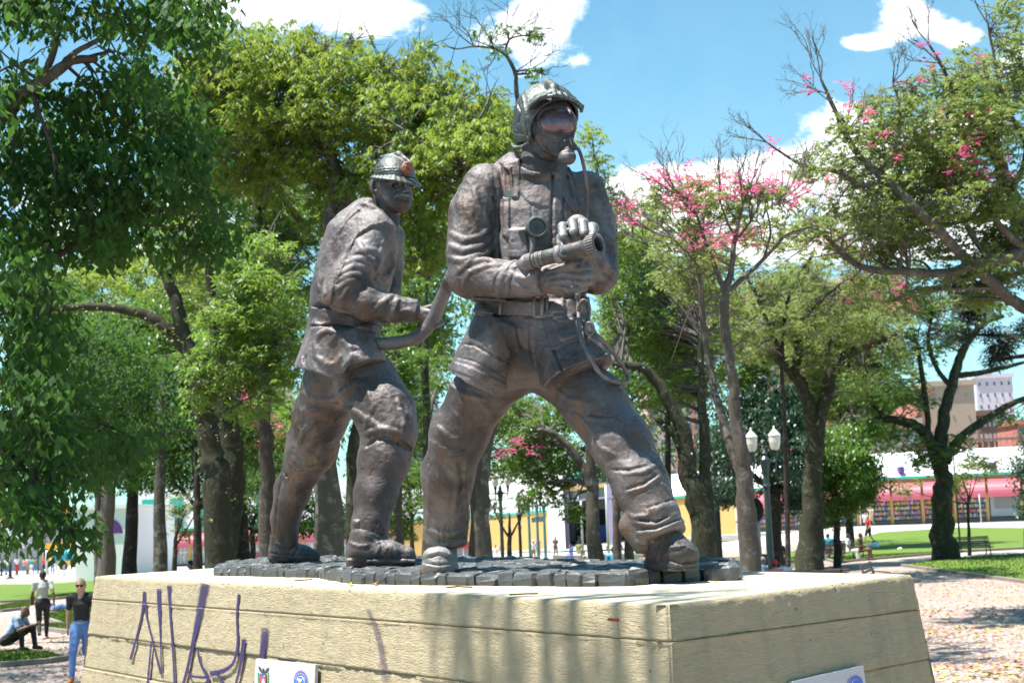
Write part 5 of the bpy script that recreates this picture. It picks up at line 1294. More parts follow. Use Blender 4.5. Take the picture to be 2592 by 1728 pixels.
# steps along the platform
for k in range(4):
    mb = MB(); mr = MB()
    for a, b in ((-400, 185), (185, 1240), (1240, 1388), (1590, 1800), (1800, 2200), (2200, 2592), (2592, 3200)):
        d0 = 1.2 + .5 * k; z = -.12 * (k + 1) + .02
        mb.prism([FP(a, z, d0 + .5), FP(b, z, d0 + .5), FP(b, z, -.2), FP(a, z, -.2)], (0, 0, .05)); mr.prism([FP(a, z - .12, d0 + .44), FP(b, z - .12, d0 + .44), FP(b, z, d0 + .44), FP(a, z, d0 + .44)], (0, .4, 0))
    s_ = mb.build('step', M_STEP, LB); mr.build('riser', M_STPD, s_)
# entrance hall in the middle
EN = empty('entrance_hall', tuple(FP(1500, 0)), 0, 'dark open entrance hall with lilac columns and teal lintel framed by the front firefighter legs', 'building')
fbox('side_wall', 1388, 1430, -.3, 7.6, M_WHW, EN, 1.5, 8)
fbox('floor', 1430, 1600, -.2, .02, M_STEP, EN, .5, 9); fbox('back_wall', 1430, 1600, 0, 6.5, M_DKI, EN, -8, .3); fbox('ceiling', 1430, 1600, 4.4, 4.7, M_DKI, EN, .3, 8.2)  # back wall and ceiling coloured near black to paint in the indoor shade
for x0, x1 in ((1431, 1441), (1541, 1553), (1590, 1600)): fbox('column', x0, x1, 0, 7.0, M_LIL, EN, .6, .6)
fbox('lintel', 1441, 1590, 4.6, 5.5, M_GLS, EN, .45, .3); fbox('lintel', 1441, 1590, 5.5, 5.9, M_CEIL, EN, .5, .4); fbox('lintel', 1441, 1590, 6.4, 7.7, M_TEAL, EN, .5, .5); fbox('lintel', 1441, 1590, 5.9, 6.4, M_GLS, EN, .4, .4)
for k in range(6): fbox('mullion', 1441 + k * 25, 1442.6 + k * 25, 4.4, 6.4, M_WHW, EN, .6, .15)
fbox('transom', 1441, 1590, 4.4, 4.6, M_LIL, EN, .62, .2)
for x0, x1, z0, z1, c in ((1446, 1456, .4, 2.6, 6), (1490, 1500, 1.4, 2.2, 3), (1555, 1585, 2.4, 3.0, 2), (1460, 1486, 2.8, 3.3, 6), (1505, 1535, .2, 1.8, 1), (1560, 1575, .2, 1.6, 0)): fbox('shop_display', x0, x1, z0, z1, GOODS[c], EN, -6.5, .4)
fbox('window_band', 1232, 1380, 2.75, 3.25, M_GLS, LB, .05, .12)
for k in range(9): fbox('window_mullion', 1232 + k * 18, 1233.4 + k * 18, 2.75, 3.25, M_YEL, LB, .12, .08)
# ------------------------------------------------------------------ tower blocks
def tower(label, x0, x1, yt, Y, dep, wall, rows, cols, win, zb=-3.0, trim=None, side=None, name='apartment_block', wh=.5, ww=.55, group=None, stripes=None):
    a = PV(x0, 1300, Y); b = PV(x1, 1300, Y); zt = PV((x0 + x1) / 2, yt, Y).z
    root = empty(name, ((a.x + b.x) / 2, Y, zb), 0, label, 'building', group)
    MB().box((a.x, Y, zb), (b.x, Y + dep, zt)).build('wall', wall, root)
    MB().box((a.x - .3, Y - .3, zt), (b.x + .3, Y + dep + .3, zt + .8)).build('parapet', trim or wall, root)
    W_ = (b.x - a.x) / cols; H_ = (zt - max(zb, -2)) / rows
    wm = MB().box((-W_ * ww / 2, -.12, -H_ * wh / 2), (W_ * ww / 2, .02, H_ * wh / 2)).mesh('window'); wm.materials.append(win)
    fm = MB().box((-W_ * ww / 2 - .12, -.08, -H_ * wh / 2 - .15), (W_ * ww / 2 + .12, .02, -H_ * wh / 2 - .01)).mesh('sill'); fm.materials.append(M_WHW)
    for i in range(cols):
        for j in range(rows):
            o = bpy.data.objects.new('window', wm); C.objects.link(o); o.parent = root
            o.location = Vector((a.x + (i + .5) * W_, Y, max(zb, -2) + (j + .5) * H_)) - root.location
    if stripes:
        for i in stripes: MB().box((a.x + i * W_ - W_ * .12, Y - .25, zb), (a.x + i * W_ + W_ * .12, Y + .1, zt)).build('pier', trim or wall, root)
    return root
M_PNKW = paint('pink_red_render', (.50, .20, .16)); M_BEI = paint('beige_render', (.46, .36, .27)); M_WGR = mat('window_dark', (.10, .14, .18), rough=.12, spec=.6); M_BLG = paint('pale_blue_grey_render', (.38, .44, .56)); M_WHT2 = paint('white_tower_render', (.62, .66, .74))
M_BRN = paint('brown_render', (.20, .12, .10)); M_LPK = paint('pale_pink_render', (.60, .46, .42)); M_GRB = paint('grey_render', (.34, .35, .37))
tower('tall red and pale pink apartment block showing between the mossy branches', 1965, 2110, 715, 235, 25, M_LPK, 14, 6, M_WGR, trim=M_PNKW, stripes=(0, 2, 4, 6))
tower('beige apartment block with a red crown behind the mossy tree forks', 2112, 2225, 722, 250, 25, M_BEI, 14, 5, M_WGR, trim=M_PNKW, stripes=(0, 3, 5))
tower('red and white flats glimpsed behind the dark ivy trunks', 1655, 1790, 980, 240, 20, M_LPK, 9, 6, M_WGR, trim=M_PNKW, stripes=(0, 3, 5))
tower('low beige block with wide pale windows above the white shop roof', 2222, 2345, 1075, 180, 20, M_BEI, 4, 3, M_GLP, trim=M_BEI)
tower('tall narrow salmon block rising behind the arching mossy limbs', 2338, 2372, 1000, 200, 16, M_PNKW, 8, 2, M_WGR)
tower('blank tan block beside the white tower at the right', 2372, 2490, 975, 215, 20, M_BEI, 7, 3, M_BEI, ww=.1, wh=.1)
tower('white tower with small square windows at the right edge', 2496, 2590, 955, 260, 20, M_WHT2, 12, 5, M_WGR, ww=.22, wh=.3)
tower('brown tower strip with many small windows before the white tower', 2494, 2540, 1050, 225, 10, M_BRN, 7, 4, M_GLP)
tower('orange brown block beyond the white tower at the right border', 2592, 2760, 1070, 240, 18, M_PNKW, 7, 5, M_WGR)
tower('pale blue glass fronted block between the two firefighters', 1035, 1100, 840, 200, 20, M_BLG, 13, 4, M_WGR, ww=.6, wh=.55, trim=M_WHT2)
tower('pale block seen through the gap behind the rear firefighter back', 560, 700, 930, 230, 20, M_LPK, 8, 6, M_WGR)
tower('grey office slab with bands of windows at the far left', 40, 192, 1300, 190, 20, M_GRB, 3, 12, M_GLP, ww=.8, trim=mat('orange_tiles', (.55, .20, .06), rough=.8))
tower('long low shopfront row at the far left behind the buses', -320, 60, 1330, 185, 15, M_WHW, 3, 10, M_GLS, trim=M_YEL)
fbox_r = MB()
RT = empty('roof_terrace', tuple(PV(2510, 1135, 160)), 0, 'brown timber roof terrace with railing and white dishes above the shop roof', 'terrace')
ta, tb = PV(2428, 1142, 160), PV(2640, 1130, 160)
MB().box((ta.x, 160, ta.z - 3), (tb.x, 168, ta.z + .2)).build('deck', M_BRN, RT); MB().box((ta.x, 159.9, ta.z + 1.1), (tb.x, 160.05, ta.z + 1.35)).build('railing', M_BRN, RT)
for k in range(15): x = ta.x + (tb.x - ta.x) * k / 14; MB().box((x - .06, 159.92, ta.z + .2), (x + .06, 160.04, ta.z + 1.7)).build('post', M_PNKW, RT)
for x in (2462, 2545): p = PV(x, 1143, 159); MB().lathe([(.1, -.3), (.9, -.1), (1.0, .1), (.1, .35)], p, 12).build('dish', M_WHW, RT)
# ------------------------------------------------------------------ street at the far left
def bus(x0, x1, y, Y, label, col):
    a, b = PV(x0, y, Y), PV(x1, y, Y); zb = float(gz(a.x, Y)); L = b.x - a.x
    r = empty('bus', ((a.x + b.x) / 2, Y, zb), 0, label, 'bus')
    MB().box((a.x, Y, zb + .45), (b.x, Y + 2.4, zb + 1.5)).build('body', col, r); MB().box((a.x + .03, Y + .03, zb + 1.5), (b.x - .03, Y + 2.37, zb + 2.4)).build('window_band', M_GLS, r); MB().box((a.x, Y, zb + 2.4), (b.x, Y + 2.4, zb + 2.95)).build('roof', col, r)
    for k in range(6): x = a.x + L * (k + .5) / 6; MB().box((x - .08, Y - .02, zb + 1.5), (x + .08, Y + .05, zb + 2.4)).build('window_post', col, r)
    for f in (.18, .82):
        w = MB(); w.tube([(a.x + L * f, Y - .03, zb + .48), (a.x + L * f, Y + .3, zb + .48)], .48, 14); wo = w.build('wheel', M_BLK, r); MB().tube([(a.x + L * f, Y - .06, zb + .48), (a.x + L * f, Y, zb + .48)], .22, 10).build('hub', GOODS[6], wo)
    MB().box((a.x - .03, Y + .4, zb + .6), (a.x, Y + .8, zb + .8)).build('headlight', M_WHW, r)
    return r
M_BUSY = mat('bus_yellow', (.70, .34, .03), rough=.35); M_BUSO = mat('bus_orange', (.62, .13, .04), rough=.35)
bus(86, 176, 1450, 158, 'yellow city bus stopped at the far left behind the phone booth', M_BUSY); bus(176, 260, 1452, 166, 'orange bus mostly hidden by the white pavilion', M_BUSO); bus(-130, -18, 1452, 160, 'yellow city bus leaving the picture at the far left', M_BUSY)
SH = empty('bus_shelter', tuple(PV(20, 1470, 140)), 0, 'long glazed bus shelter with grey frame in front of the yellow bus', 'shelter')
sa, sb = PV(-120, 1470, 140), PV(95, 1465, 140); zb = float(gz(sa.x, 140))
MB().box((sa.x, 140, zb + 2.7), (sb.x, 142.4, zb + 2.95)).build('roof', M_GRB, SH); MB().box((sa.x, 141.5, zb + .3), (sb.x, 141.55, zb + 2.5)).build('glass', M_GLP, SH)
for k in range(9): x = sa.x + (sb.x - sa.x) * k / 8; MB().box((x - .06, 140.1, zb), (x + .06, 140.25, zb + 2.7)).build('post', M_BLK, SH)
YS = empty('yellow_kiosk', tuple(PV(5, 1420, 150)), 0, 'yellow sign board with a blue oval at the left border', 'sign')
p = PV(-30, 1422, 150); q = PV(20, 1398, 150); MB().box((p.x, 150, p.z), (q.x, 150.3, q.z)).build('board', M_BUSY, YS); c = PV(2, 1408, 149.9)
MB().prism([(c.x + .55 * math.cos(a * .4), 149.98, c.z + .32 * math.sin(a * .4)) for a in range(16)], (0, -.04, 0)).build('oval', M_BLU, YS); MB().box((p.x + .6, 150.05, -2), (p.x + .8, 150.25, p.z)).build('post', M_GRB, YS)
KI = empty('kiosk', tuple(PV(1170, 1405, 95)), 0, 'small white kiosk with red top beside the front firefighter left shin', 'kiosk')
a, b = PV(1140, 1405, 95), PV(1190, 1405, 95); z0 = float(gz(a.x, 95)); MB().box((a.x, 95, z0), (b.x, 97, z0 + 1.5)).build('body', M_GLP, KI); MB().box((a.x - .1, 94.9, z0 + 1.5), (b.x + .1, 97.1, z0 + 1.95)).build('top', mat('kiosk_red', (.45, .05, .06), rough=.6), KI)
for k in range(4): x = a.x + (b.x - a.x) * k / 3; MB().box((x - .04, 94.93, z0), (x + .04, 94.99, z0 + 1.5)).build('post', M_WHW, KI)
# ------------------------------------------------------------------ trees
def leafmat(name, dark, light, back=(.30, .42, .05), trans=.45, rough=.38, spec=.5, hi=None):
    m = bpy.data.materials.new(name); m.use_nodes = True; nt = NT(m.node_tree); n = m.node_tree.nodes
    out = n['Material Output']; b = n['Principled BSDF']
    at = nt.new('ShaderNodeAttribute', attribute_name='rnd').outputs['Fac']
    pos = nt.new('ShaderNodeNewGeometry').outputs['Position']
    n1 = nt.noise(pos, .55, 3, .6)
    f = nt.math('ADD', nt.math('MULTIPLY', at, .65), nt.math('MULTIPLY', nt.math('SUBTRACT', n1, .5), 1.6), clamp=True)
    col = nt.mix(f, dark, light)
    if hi: col = nt.mix(nt.smooth(at, .93, .97), col, hi)
    nt.put(b.inputs['Base Color'], col); b.inputs['Roughness'].default_value = rough; b.inputs['Specular IOR Level'].default_value = spec
    tr = nt.new('ShaderNodeBsdfTranslucent'); nt.put(tr.inputs[0], nt.mix(.6, col, back))
    mx = nt.new('ShaderNodeMixShader'); mx.inputs[0].default_value = trans
    nt.put(mx.inputs[1], b.outputs[0]); nt.put(mx.inputs[2], tr.outputs[0]); nt.put(out.inputs[0], mx.outputs[0])
    m.diffuse_color = (*light, 1); return m
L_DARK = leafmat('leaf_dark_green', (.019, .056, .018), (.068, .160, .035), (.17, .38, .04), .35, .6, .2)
L_MID = leafmat('leaf_mid_green', (.028, .078, .018), (.125, .245, .042), (.25, .42, .04), .42, .4)
L_LIME = leafmat('leaf_yellow_green', (.055, .125, .020), (.24, .37, .06), (.50, .58, .06), .5, .5)
L_SUN = leafmat('leaf_bright_green', (.045, .115, .022), (.19, .32, .06), (.40, .58, .07), .46, .45, .5)
L_OLIVE = leafmat('leaf_olive', (.070, .115, .03), (.22, .29, .08), (.44, .54, .12), .48, .5)
L_BLUE = leafmat('leaf_blue_green', (.018, .050, .032), (.045, .105, .062), (.10, .22, .08), .3, .4)
L_BLACK = leafmat('leaf_pine', (.010, .022, .014), (.022, .045, .022), (.05, .10, .03), .15, .5)
L_PINK = leafmat('petal_pink', (.60, .07, .20), (.80, .22, .38), (.9, .2, .45), .35, .5)
def bark(name, a, b_, moss=0.0, lich=.3, sc_=1.0):
    def f(nt, b):
        pos = nt.new('ShaderNodeNewGeometry').outputs['Position']
        v = nt.noise(nt.scalevec(pos, (1, 1, .35)), 9 * sc_, 5, .65, .5); n2 = nt.noise(pos, 3.2 * sc_, 4, .6)
        col = nt.mix(v, a, b_)
        col = nt.mix(nt.math('MULTIPLY', nt.smooth(nt.noise(pos, 4.5 * sc_, 5, .7), .52, .62), lich), col, (.22, .22, .19))
        if moss: col = nt.mix(nt.math('MULTIPLY', nt.smooth(nt.noise(pos, 6 * sc_, 5, .72), .62 - moss * .22, .72 - moss * .14), moss * .8), col, (.040, .050, .018))
        nt.put(b.inputs['Base Color'], col); b.inputs['Roughness'].default_value = .9; b.inputs['Specular IOR Level'].default_value = .25
        bp = nt.new('ShaderNodeBump'); nt.put(bp.inputs['Height'], v); bp.inputs['Distance'].default_value = .05; bp.inputs['Strength'].default_value = .8
        nt.put(b.inputs['Normal'], bp.outputs[0])
    return mat(name, a, build=f)
B_GREY = bark('bark_grey', (.050, .042, .034), (.125, .105, .088), .25, .40)
B_DARK = bark('bark_dark', (.018, .015, .012), (.052, .042, .034), .35, .25)
B_MOSS = bark('bark_mossy', (.018, .018, .012), (.055, .050, .036), .8, .25)
B_PALE = bark('bark_pale', (.09, .075, .062), (.19, .16, .135), .05, .3)
B_LICH = bark('bark_lichen', (.035, .032, .024), (.115, .105, .085), .5, .65)
B_TWIG = mat('twig_grey', (.11, .095, .082), rough=.9)
B_TWIGD = mat('twig_dark', (.05, .04, .035), rough=.9)

def leaves(centers, crad, per, ln, wd, style='leaf', droop=.5, seed=0, flat=.6, bias=None):
    """leaf faces round clump centres. style leaf: single drooping leaves; palm: rosettes of leaflets; star: blossoms"""
    r = np.random.default_rng(seed); nC = len(centers)
    ci = np.repeat(np.arange(nC), per); n = len(ci)
    g = r.normal(size=(n, 3)); g /= np.linalg.norm(g, axis=1)[:, None]
    g *= (r.random(n) ** .45)[:, None] * np.asarray(crad)[ci][:, None] if np.ndim(crad) else (r.random(n) ** .45)[:, None] * crad
    g[:, 2] *= flat
    base = centers[ci] + g
    clr = r.random(nC)[ci]
    k = {'leaf': 1, 'palm': 6, 'star': 5}[style]
    base = np.repeat(base, k, 0); clr = np.repeat(clr, k); N = len(base)
    a = r.random(N) * 2 * np.pi
    if k > 1: a = np.repeat(r.random(n) * 2 * np.pi, k) + np.tile(np.arange(k) * 2 * np.pi / k, n) + r.normal(size=N) * .18
    dz = -droop + r.normal(size=N) * .35
    d = np.stack([np.cos(a), np.sin(a), dz], 1); d /= np.linalg.norm(d, axis=1)[:, None]
    up = np.stack([r.normal(size=N) * .35, r.normal(size=N) * .35, np.ones(N)], 1)
    s = np.cross(d, up); s /= np.linalg.norm(s, axis=1)[:, None] + 1e-9
    L = ln * (.7 + .6 * r.random(N)); Wd = wd * (.75 + .5 * r.random(N))
    o = base + d * (.12 * L)[:, None]
    nn = np.cross(s, d); bend = (.12 * L)[:, None] * nn
    v0 = o; v1 = o + d * (.45 * L)[:, None] + s * (Wd / 2)[:, None] - bend; v2 = o + d * L[:, None] - bend * .6 + np.array([0, 0, -1]) * (.10 * L)[:, None]; v3 = o + d * (.45 * L)[:, None] - s * (Wd / 2)[:, None] - bend
    V = np.stack([v0, v1, v2, v3], 1).reshape(-1, 3)
    rnd = np.clip(.55 * clr + .45 * r.random(N), 0, 1)
    return V, rnd
def leafmesh(name, chunks, m, parent, kind=None):
    V = np.concatenate([c[0] for c in chunks]); rn = np.concatenate([c[1] for c in chunks])
    f = np.arange(len(V)).reshape(-1, 4)
    me = npmesh(name, V, f); at = me.attributes.new('rnd', 'FLOAT', 'FACE'); at.data.foreach_set('value', rn.astype(np.float32))
    o = link(name, me, m, parent); 
    return tag(o, kind=kind) if kind else o
def blob_clumps(b, r, n):
    """b: (px, py, Y, rx px, ry px, depth radius m)"""
    g = r.normal(size=(n, 3)); g /= np.linalg.norm(g, axis=1)[:, None]; g *= (r.random(n) ** .42)[:, None]
    x = b[0] + g[:, 0] * b[3]; y = b[1] + g[:, 1] * b[4]; Y = b[2] + g[:, 2] * b[5]
    return P(x, y, Y)
def pw(pts):                                    # (px, py, Y, r px) -> world polyline, radii
    return [PV(p[0], p[1], p[2]) for p in pts], [p[3] * p[2] / FPX for p in pts]
def smoothline(pts, rr, n=4):
    c = cr(pts, n); m = len(c); r = [float(np.interp(i / n, range(len(rr)), rr)) for i in range(m)]; return c, r
NLEAF = [0]
def tree(label, limbs, blobs, leafm, barkm, group=None, name='tree', cat='tree', density=1.0, ln=.11, wd=.045, style='palm', droop=.5, crad=.42, per=16,
         twigs=5, twigm=None, seed=1, extra=None, flat=.6, bare=None, ivy=None, kind=None):
    """limbs: list of polylines (px, py, Y, r px); the first is the trunk, its first point stands on the ground"""
    rt = random.Random(seed); rn = np.random.default_rng(seed)
    if seed != 21: ln *= .72; wd *= .78; per = int(per * 1.75)
    tp, tr = pw(limbs[0]); b0 = tp[0].copy(); b0.z = float(gz(b0.x, b0.y))
    root = empty(name, b0, 0, label, cat, group)
    mb = MB(); nodes = []
    for i, lb in enumerate(limbs):
        q, r_ = pw(lb)
        if i == 0:
            if q[0].z > b0.z + .02 or q[0].z < b0.z - .05: q[0] = b0 + Vector((0, 0, -.05))
            else: q[0].z = b0.z - .05
            r_[0] *= 1.25
        c, rr = smoothline(q, r_, 5)
        w = [rt.uniform(-1, 1) for _ in range(3)]
        c = [p + Vector((rt.uniform(-1, 1), rt.uniform(-1, 1), rt.uniform(-.5, .5))) * rr[k] * .22 for k, p in enumerate(c)]
        mb.tube(c, rr, 9 if rr[0] > .06 else 6, True, .07, rt)
        nodes += list(zip(c, rr))
    mb.build('trunk', barkm, root, smooth=True)
    tw = MB(); ch = []; npos = np.array([tuple(p) for p, _ in nodes])
    allc = []
    for b in blobs:
        dens = b[6] if len(b) > 6 else 1.0
        area = math.pi * b[3] * b[4] * (b[2] / FPX) ** 2            # m2 seen
        nc = max(3, int(area / (crad * crad * 1.25) * density * dens * (1 + b[5] / 3.0)))
        cc = blob_clumps(b, rn, nc); allc.append(cc)
        for t in range(max(2, int(twigs * (1 + nc / 25)))):
            e = Vector(cc[rt.randrange(nc)].tolist()); dd = ((npos - np.array(e)) ** 2).sum(1); k = int(np.argmin(dd + rn.random(len(dd)) * 1.5))
            a = Vector(npos[k].tolist()); r0 = min(nodes[k][1] * .5, .035 * (1 + (e - a).length / 3)); L = (e - a).length
            if L > (2.2 if seed == 21 else 5.5): continue
            mid = a.lerp(e, .5) + Vector((rt.uniform(-1, 1), rt.uniform(-1, 1), rt.uniform(.1, .8))) * L * .16
            c, rr = smoothline([a, mid, e], [r0, r0 * .6, .007], 4); tw.tube(c, rr, 4, False)
            for s_ in range(3):
                p = c[rt.randrange(2, len(c))]; e2 = p + (e - a).normalized() * L * .25 + Vector((rt.gauss(0, 1), rt.gauss(0, 1), rt.gauss(.3, 1))) * min(1.1, L * .22)
                tw.tube([p, p.lerp(e2, .5) + Vector((0, 0, .05)), e2], [.012, .009, .005], 3, False)
    if bare:
        for (x, y, Y, dx, dy, L, n) in bare:                        # bare twiggy sprays: start pixel, direction, metres
            p0_ = PV(x, y, Y)
            def rec(p, d, l, r, k):
                e = p + d * l; m_ = p.lerp(e, .5) + Vector((rt.gauss(0, .06), rt.gauss(0, .06), rt.gauss(0, .06))) * l
                tw.tube([p, m_, e], [r, r * .8, r * .62], 4, False)
                if k == 0: return
                for _ in range(rt.choice((2, 2, 3))):
                    q = p.lerp(e, rt.uniform(.45, 1)); nd = (d + Vector((rt.gauss(0, .5), rt.gauss(0, .45), rt.gauss(.12, .5)))).normalized()
                    rec(q, nd, l * rt.uniform(.5, .78), r * .6, k - 1)
            d0 = Vector((dx, rt.uniform(-.3, .3), -dy)).normalized()
            for _ in range(n): rec(p0_, (d0 + Vector((rt.gauss(0, .25), rt.gauss(0, .25), rt.gauss(0, .25)))).normalized(), L, .015, 4)
    if tw.v: tag(tw.build('twigs', twigm or B_TWIG, root), kind='stuff')
    if allc:
        C_ = np.concatenate(allc); gzz = gz(C_[:, 0], C_[:, 1]); C_ = C_[C_[:, 2] > gzz + .35]
        c = leaves(C_, crad, per, ln, wd, style, droop, seed, flat); NLEAF[0] += len(c[1])
        leafmesh('crown', [c], leafm, root, kind)
    if ivy:                                                          # epiphytes and moss sitting on the limbs
        pts = []
        for p, r in nodes:
            if r * FPX / p.y > 4:
                for _ in range(ivy): 
                    v = Vector((rt.gauss(0, 1), rt.gauss(0, 1), rt.gauss(0, 1))).normalized(); pts.append(p + v * r * 1.0)
        if pts: leafmesh('epiphytes', [leaves(np.array([tuple(p) for p in pts]), .12, 5, .10, .035, 'leaf', .4, seed + 5, 1.0)], extra or L_OLIVE, root)
    return root
def blossoms(root, blobs, n, seed, ln=.10, wd=.045, parts=True):
    r = np.random.default_rng(seed); tot = sum(b[3] * b[4] for b in blobs); cc = []
    for b in blobs: cc.append(blob_clumps(b, r, max(2, int(n * b[3] * b[4] / tot))))
    cc = np.concatenate(cc)
    leafmesh('blossoms', [leaves(cc, .16, 3, ln, wd, 'star', -.15, seed, 1.0)], L_PINK, root)

# --- near dark tree on the left: trunk just outside the frame, its limbs and foliage reach in
tree('huge dark green leafy tree whose heavy limbs fill the left of the picture',
     [[(-420, 1640, 17, 90), (-400, 1200, 17, 80), (-330, 800, 17, 70), (-230, 520, 16.5, 52), (-80, 360, 16, 34), (0, 290, 15.5, 25), (92, 215, 15, 18), (184, 155, 15, 12), (245, 150, 15, 8)],
      [(92, 212, 15, 14), (119, 176, 15, 11), (142, 103, 15, 9), (111, 54, 15, 6), (90, 10, 15, 4)], [(142, 110, 15, 9), (152, 60, 15, 7), (163, 5, 15, 5), (170, -40, 15, 4)],
      [(150, 175, 15, 11), (191, 134, 15, 8), (268, 92, 15, 7), (318, 69, 15, 6), (364, 31, 15, 5), (395, -5, 15, 4)], [(-330, 800, 17, 40), (-150, 760, 16, 28), (20, 720, 16, 16), (160, 640, 16, 9), (300, 560, 16, 6)],
      [(-380, 1100, 17, 34), (-150, 1050, 16, 22), (20, 1150, 15, 12), (130, 1290, 14, 6), (190, 1360, 14, 3)], [(-200, 500, 17, 30), (0, 440, 18, 18), (200, 380, 18, 12), (380, 330, 18, 8), (470, 300, 18, 5)]],
     [(60, 20, 14.5, 120, 50, 1.5), (230, 20, 14.5, 90, 30, 1.3, .8), (350, 20, 14.5, 120, 50, 1.3), (440, 60, 14, 120, 75, 1.0), (505, 40, 14, 60, 60, .8), (30, 190, 15, 70, 60, 1.5, .8), (210, 250, 16, 130, 60, 1.3), (350, 210, 16, 110, 80, 1.5), (420, 300, 17, 110, 80, 1.3),
      (150, 350, 17, 200, 80, 1.5, .8), (300, 420, 16, 190, 85, 1.5), (470, 400, 16, 70, 110, 1.2), (80, 470, 16, 140, 90, 1.6), (360, 510, 16, 210, 60, 1.3), (520, 570, 17, 90, 60, 1), (230, 580, 16, 190, 55, 1.3), (60, 580, 15.5, 110, 60, 1.3),
      (400, 610, 17, 150, 50, 1.2), (30, 720, 15.5, 90, 90, 1.5), (60, 860, 15.5, 100, 100, 1.6), (50, 1000, 15, 110, 100, 1.6), (90, 1110, 15, 120, 90, 1.5), (60, 1200, 14.5, 110, 60, 1.5), (200, 1180, 15, 90, 50, 1.3, .8), (110, 1270, 14, 60, 24, .8, .6), (40, 1290, 14, 60, 35, .9, .7),
      (10, 1340, 14, 40, 16, .6, .5), (180, 1340, 14, 20, 8, .3, .5), (170, 960, 17, 60, 60, 1.3, .8), (230, 1080, 17, 60, 60, 1.3, .8), (290, 1150, 17, 80, 60, 1.2, .8)]
     + [(-120, -60, 15, 220, 120, 2.2), (150, -140, 15, 240, 110, 2.2), (420, -110, 15, 160, 90, 1.8), (-260, 150, 16, 220, 160, 2.5), (-260, 450, 16, 200, 160, 2.5), (-230, 760, 16, 180, 160, 2.2), (-220, 1050, 15.5, 170, 130, 2), (100, -320, 15, 300, 110, 2.4), (-300, -250, 15, 300, 150, 2.6), (-150, 300, 12, 160, 160, 1.6), (-120, 700, 12.5, 120, 160, 1.4)],
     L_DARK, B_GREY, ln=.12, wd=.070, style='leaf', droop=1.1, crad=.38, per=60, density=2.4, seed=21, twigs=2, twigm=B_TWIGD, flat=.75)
print('leaves', NLEAF)

# --- the tall yellow-green trees in the middle
tree('tall spreading tree with feathery yellow green crown high above the smaller firefighter statue',
     [[(842, 1420, 31, 38), (822, 1250, 31, 33), (828, 1100, 31, 28), (846, 900, 31, 24), (838, 700, 31, 20), (838, 540, 31, 17), (853, 460, 31, 15), (842, 402, 31, 14), (784, 333, 31, 12), (769, 256, 31, 11), (696, 187, 31, 8), (612, 130, 31, 4)],
      [(838, 620, 31, 16), (870, 520, 31, 12), (905, 430, 31, 10), (960, 330, 31, 7), (1010, 220, 31, 4)], [(905, 440, 31, 9), (990, 400, 31, 7), (1080, 330, 31, 5), (1150, 280, 31, 3)], [(696, 187, 31, 6), (740, 150, 31, 4), (800, 120, 31, 3)],
      [(850, 800, 31, 14), (940, 640, 31, 12), (1010, 560, 31, 9), (1090, 500, 31, 6)], [(1025, 330, 29, 7), (1060, 360, 29, 7), (1110, 372, 29, 7), (1160, 390, 29, 9), (1180, 450, 30, 9), (1170, 560, 31, 9), (1080, 700, 31, 9)]],
     [(620, 140, 31, 170, 80, 2.2), (760, 150, 31, 160, 75, 2.2), (890, 180, 31, 90, 60, 1.8), (560, 210, 32, 120, 90, 2), (700, 260, 31, 190, 90, 2.4), (850, 290, 31, 150, 90, 2.2), (1000, 250, 30, 120, 80, 2), (1120, 240, 30, 100, 70, 2),
      (1055, 150, 30, 45, 40, 1), (970, 170, 30, 40, 45, 1), (1220, 300, 30, 90, 90, 2), (1150, 360, 29, 130, 80, 2), (1000, 380, 30, 140, 80, 2), (620, 340, 32, 130, 80, 2, .8), (760, 400, 32, 130, 70, 2, .7), (900, 440, 32, 130, 60, 2, .6), (1240, 420, 30, 60, 70, 1.5),
      (1000, 470, 30, 130, 60, 2, .8), (1090, 560, 30, 90, 60, 1.6, .9), (880, 130, 31, 30, 60, .8, .5), (480, 260, 32, 60, 90, 2, .8), (1060, 640, 30, 100, 50, 1.6, .8), (480, 330, 33, 60, 80, 2, .8), (560, 420, 33, 120, 80, 2.2, .7), (700, 440, 33, 140, 80, 2.2, .7), (840, 520, 33, 110, 80, 2, .6), (1120, 430, 31, 90, 90, 2, .8), (1260, 250, 30, 50, 50, 1.2, .5), (1290, 360, 30, 40, 80, 1.4, .6)],
     L_LIME, B_LICH, ln=.20, wd=.062, style='palm', droop=.85, crad=.42, per=9, density=2.3, seed=31, twigs=9, flat=.85)
tree('grey tree with long diagonal limbs between the yellow green crown and the statues',
     [[(680, 1420, 36, 22), (676, 1200, 36, 19), (668, 1000, 36, 17), (662, 800, 36, 15), (656, 600, 36, 13), (640, 420, 36, 11), (622, 330, 36, 8), (600, 240, 36, 5)],
      [(668, 900, 36, 14), (620, 740, 36, 14), (560, 600, 36, 12), (520, 480, 36, 9), (490, 400, 36, 6)], [(760, 560, 35, 9), (700, 470, 35, 11), (650, 402, 35, 12), (585, 337, 35, 9), (520, 270, 35, 7), (482, 245, 35, 4)], [(662, 800, 36, 10), (740, 640, 35, 10), (762, 555, 35, 9)]],
     [(600, 470, 36, 120, 60, 2.4, .5), (700, 520, 36, 130, 70, 2.4, .6), (560, 620, 35, 110, 70, 2.2, .8), (740, 640, 34, 90, 90, 2.2, .9), (660, 590, 35, 120, 70, 2.2, .7), (520, 330, 36, 80, 70, 2, .8), (450, 420, 36, 90, 80, 2, .8)],
     L_MID, B_GREY, ln=.18, wd=.055, droop=.7, crad=.5, per=12, density=2.2, seed=32, twigs=9)
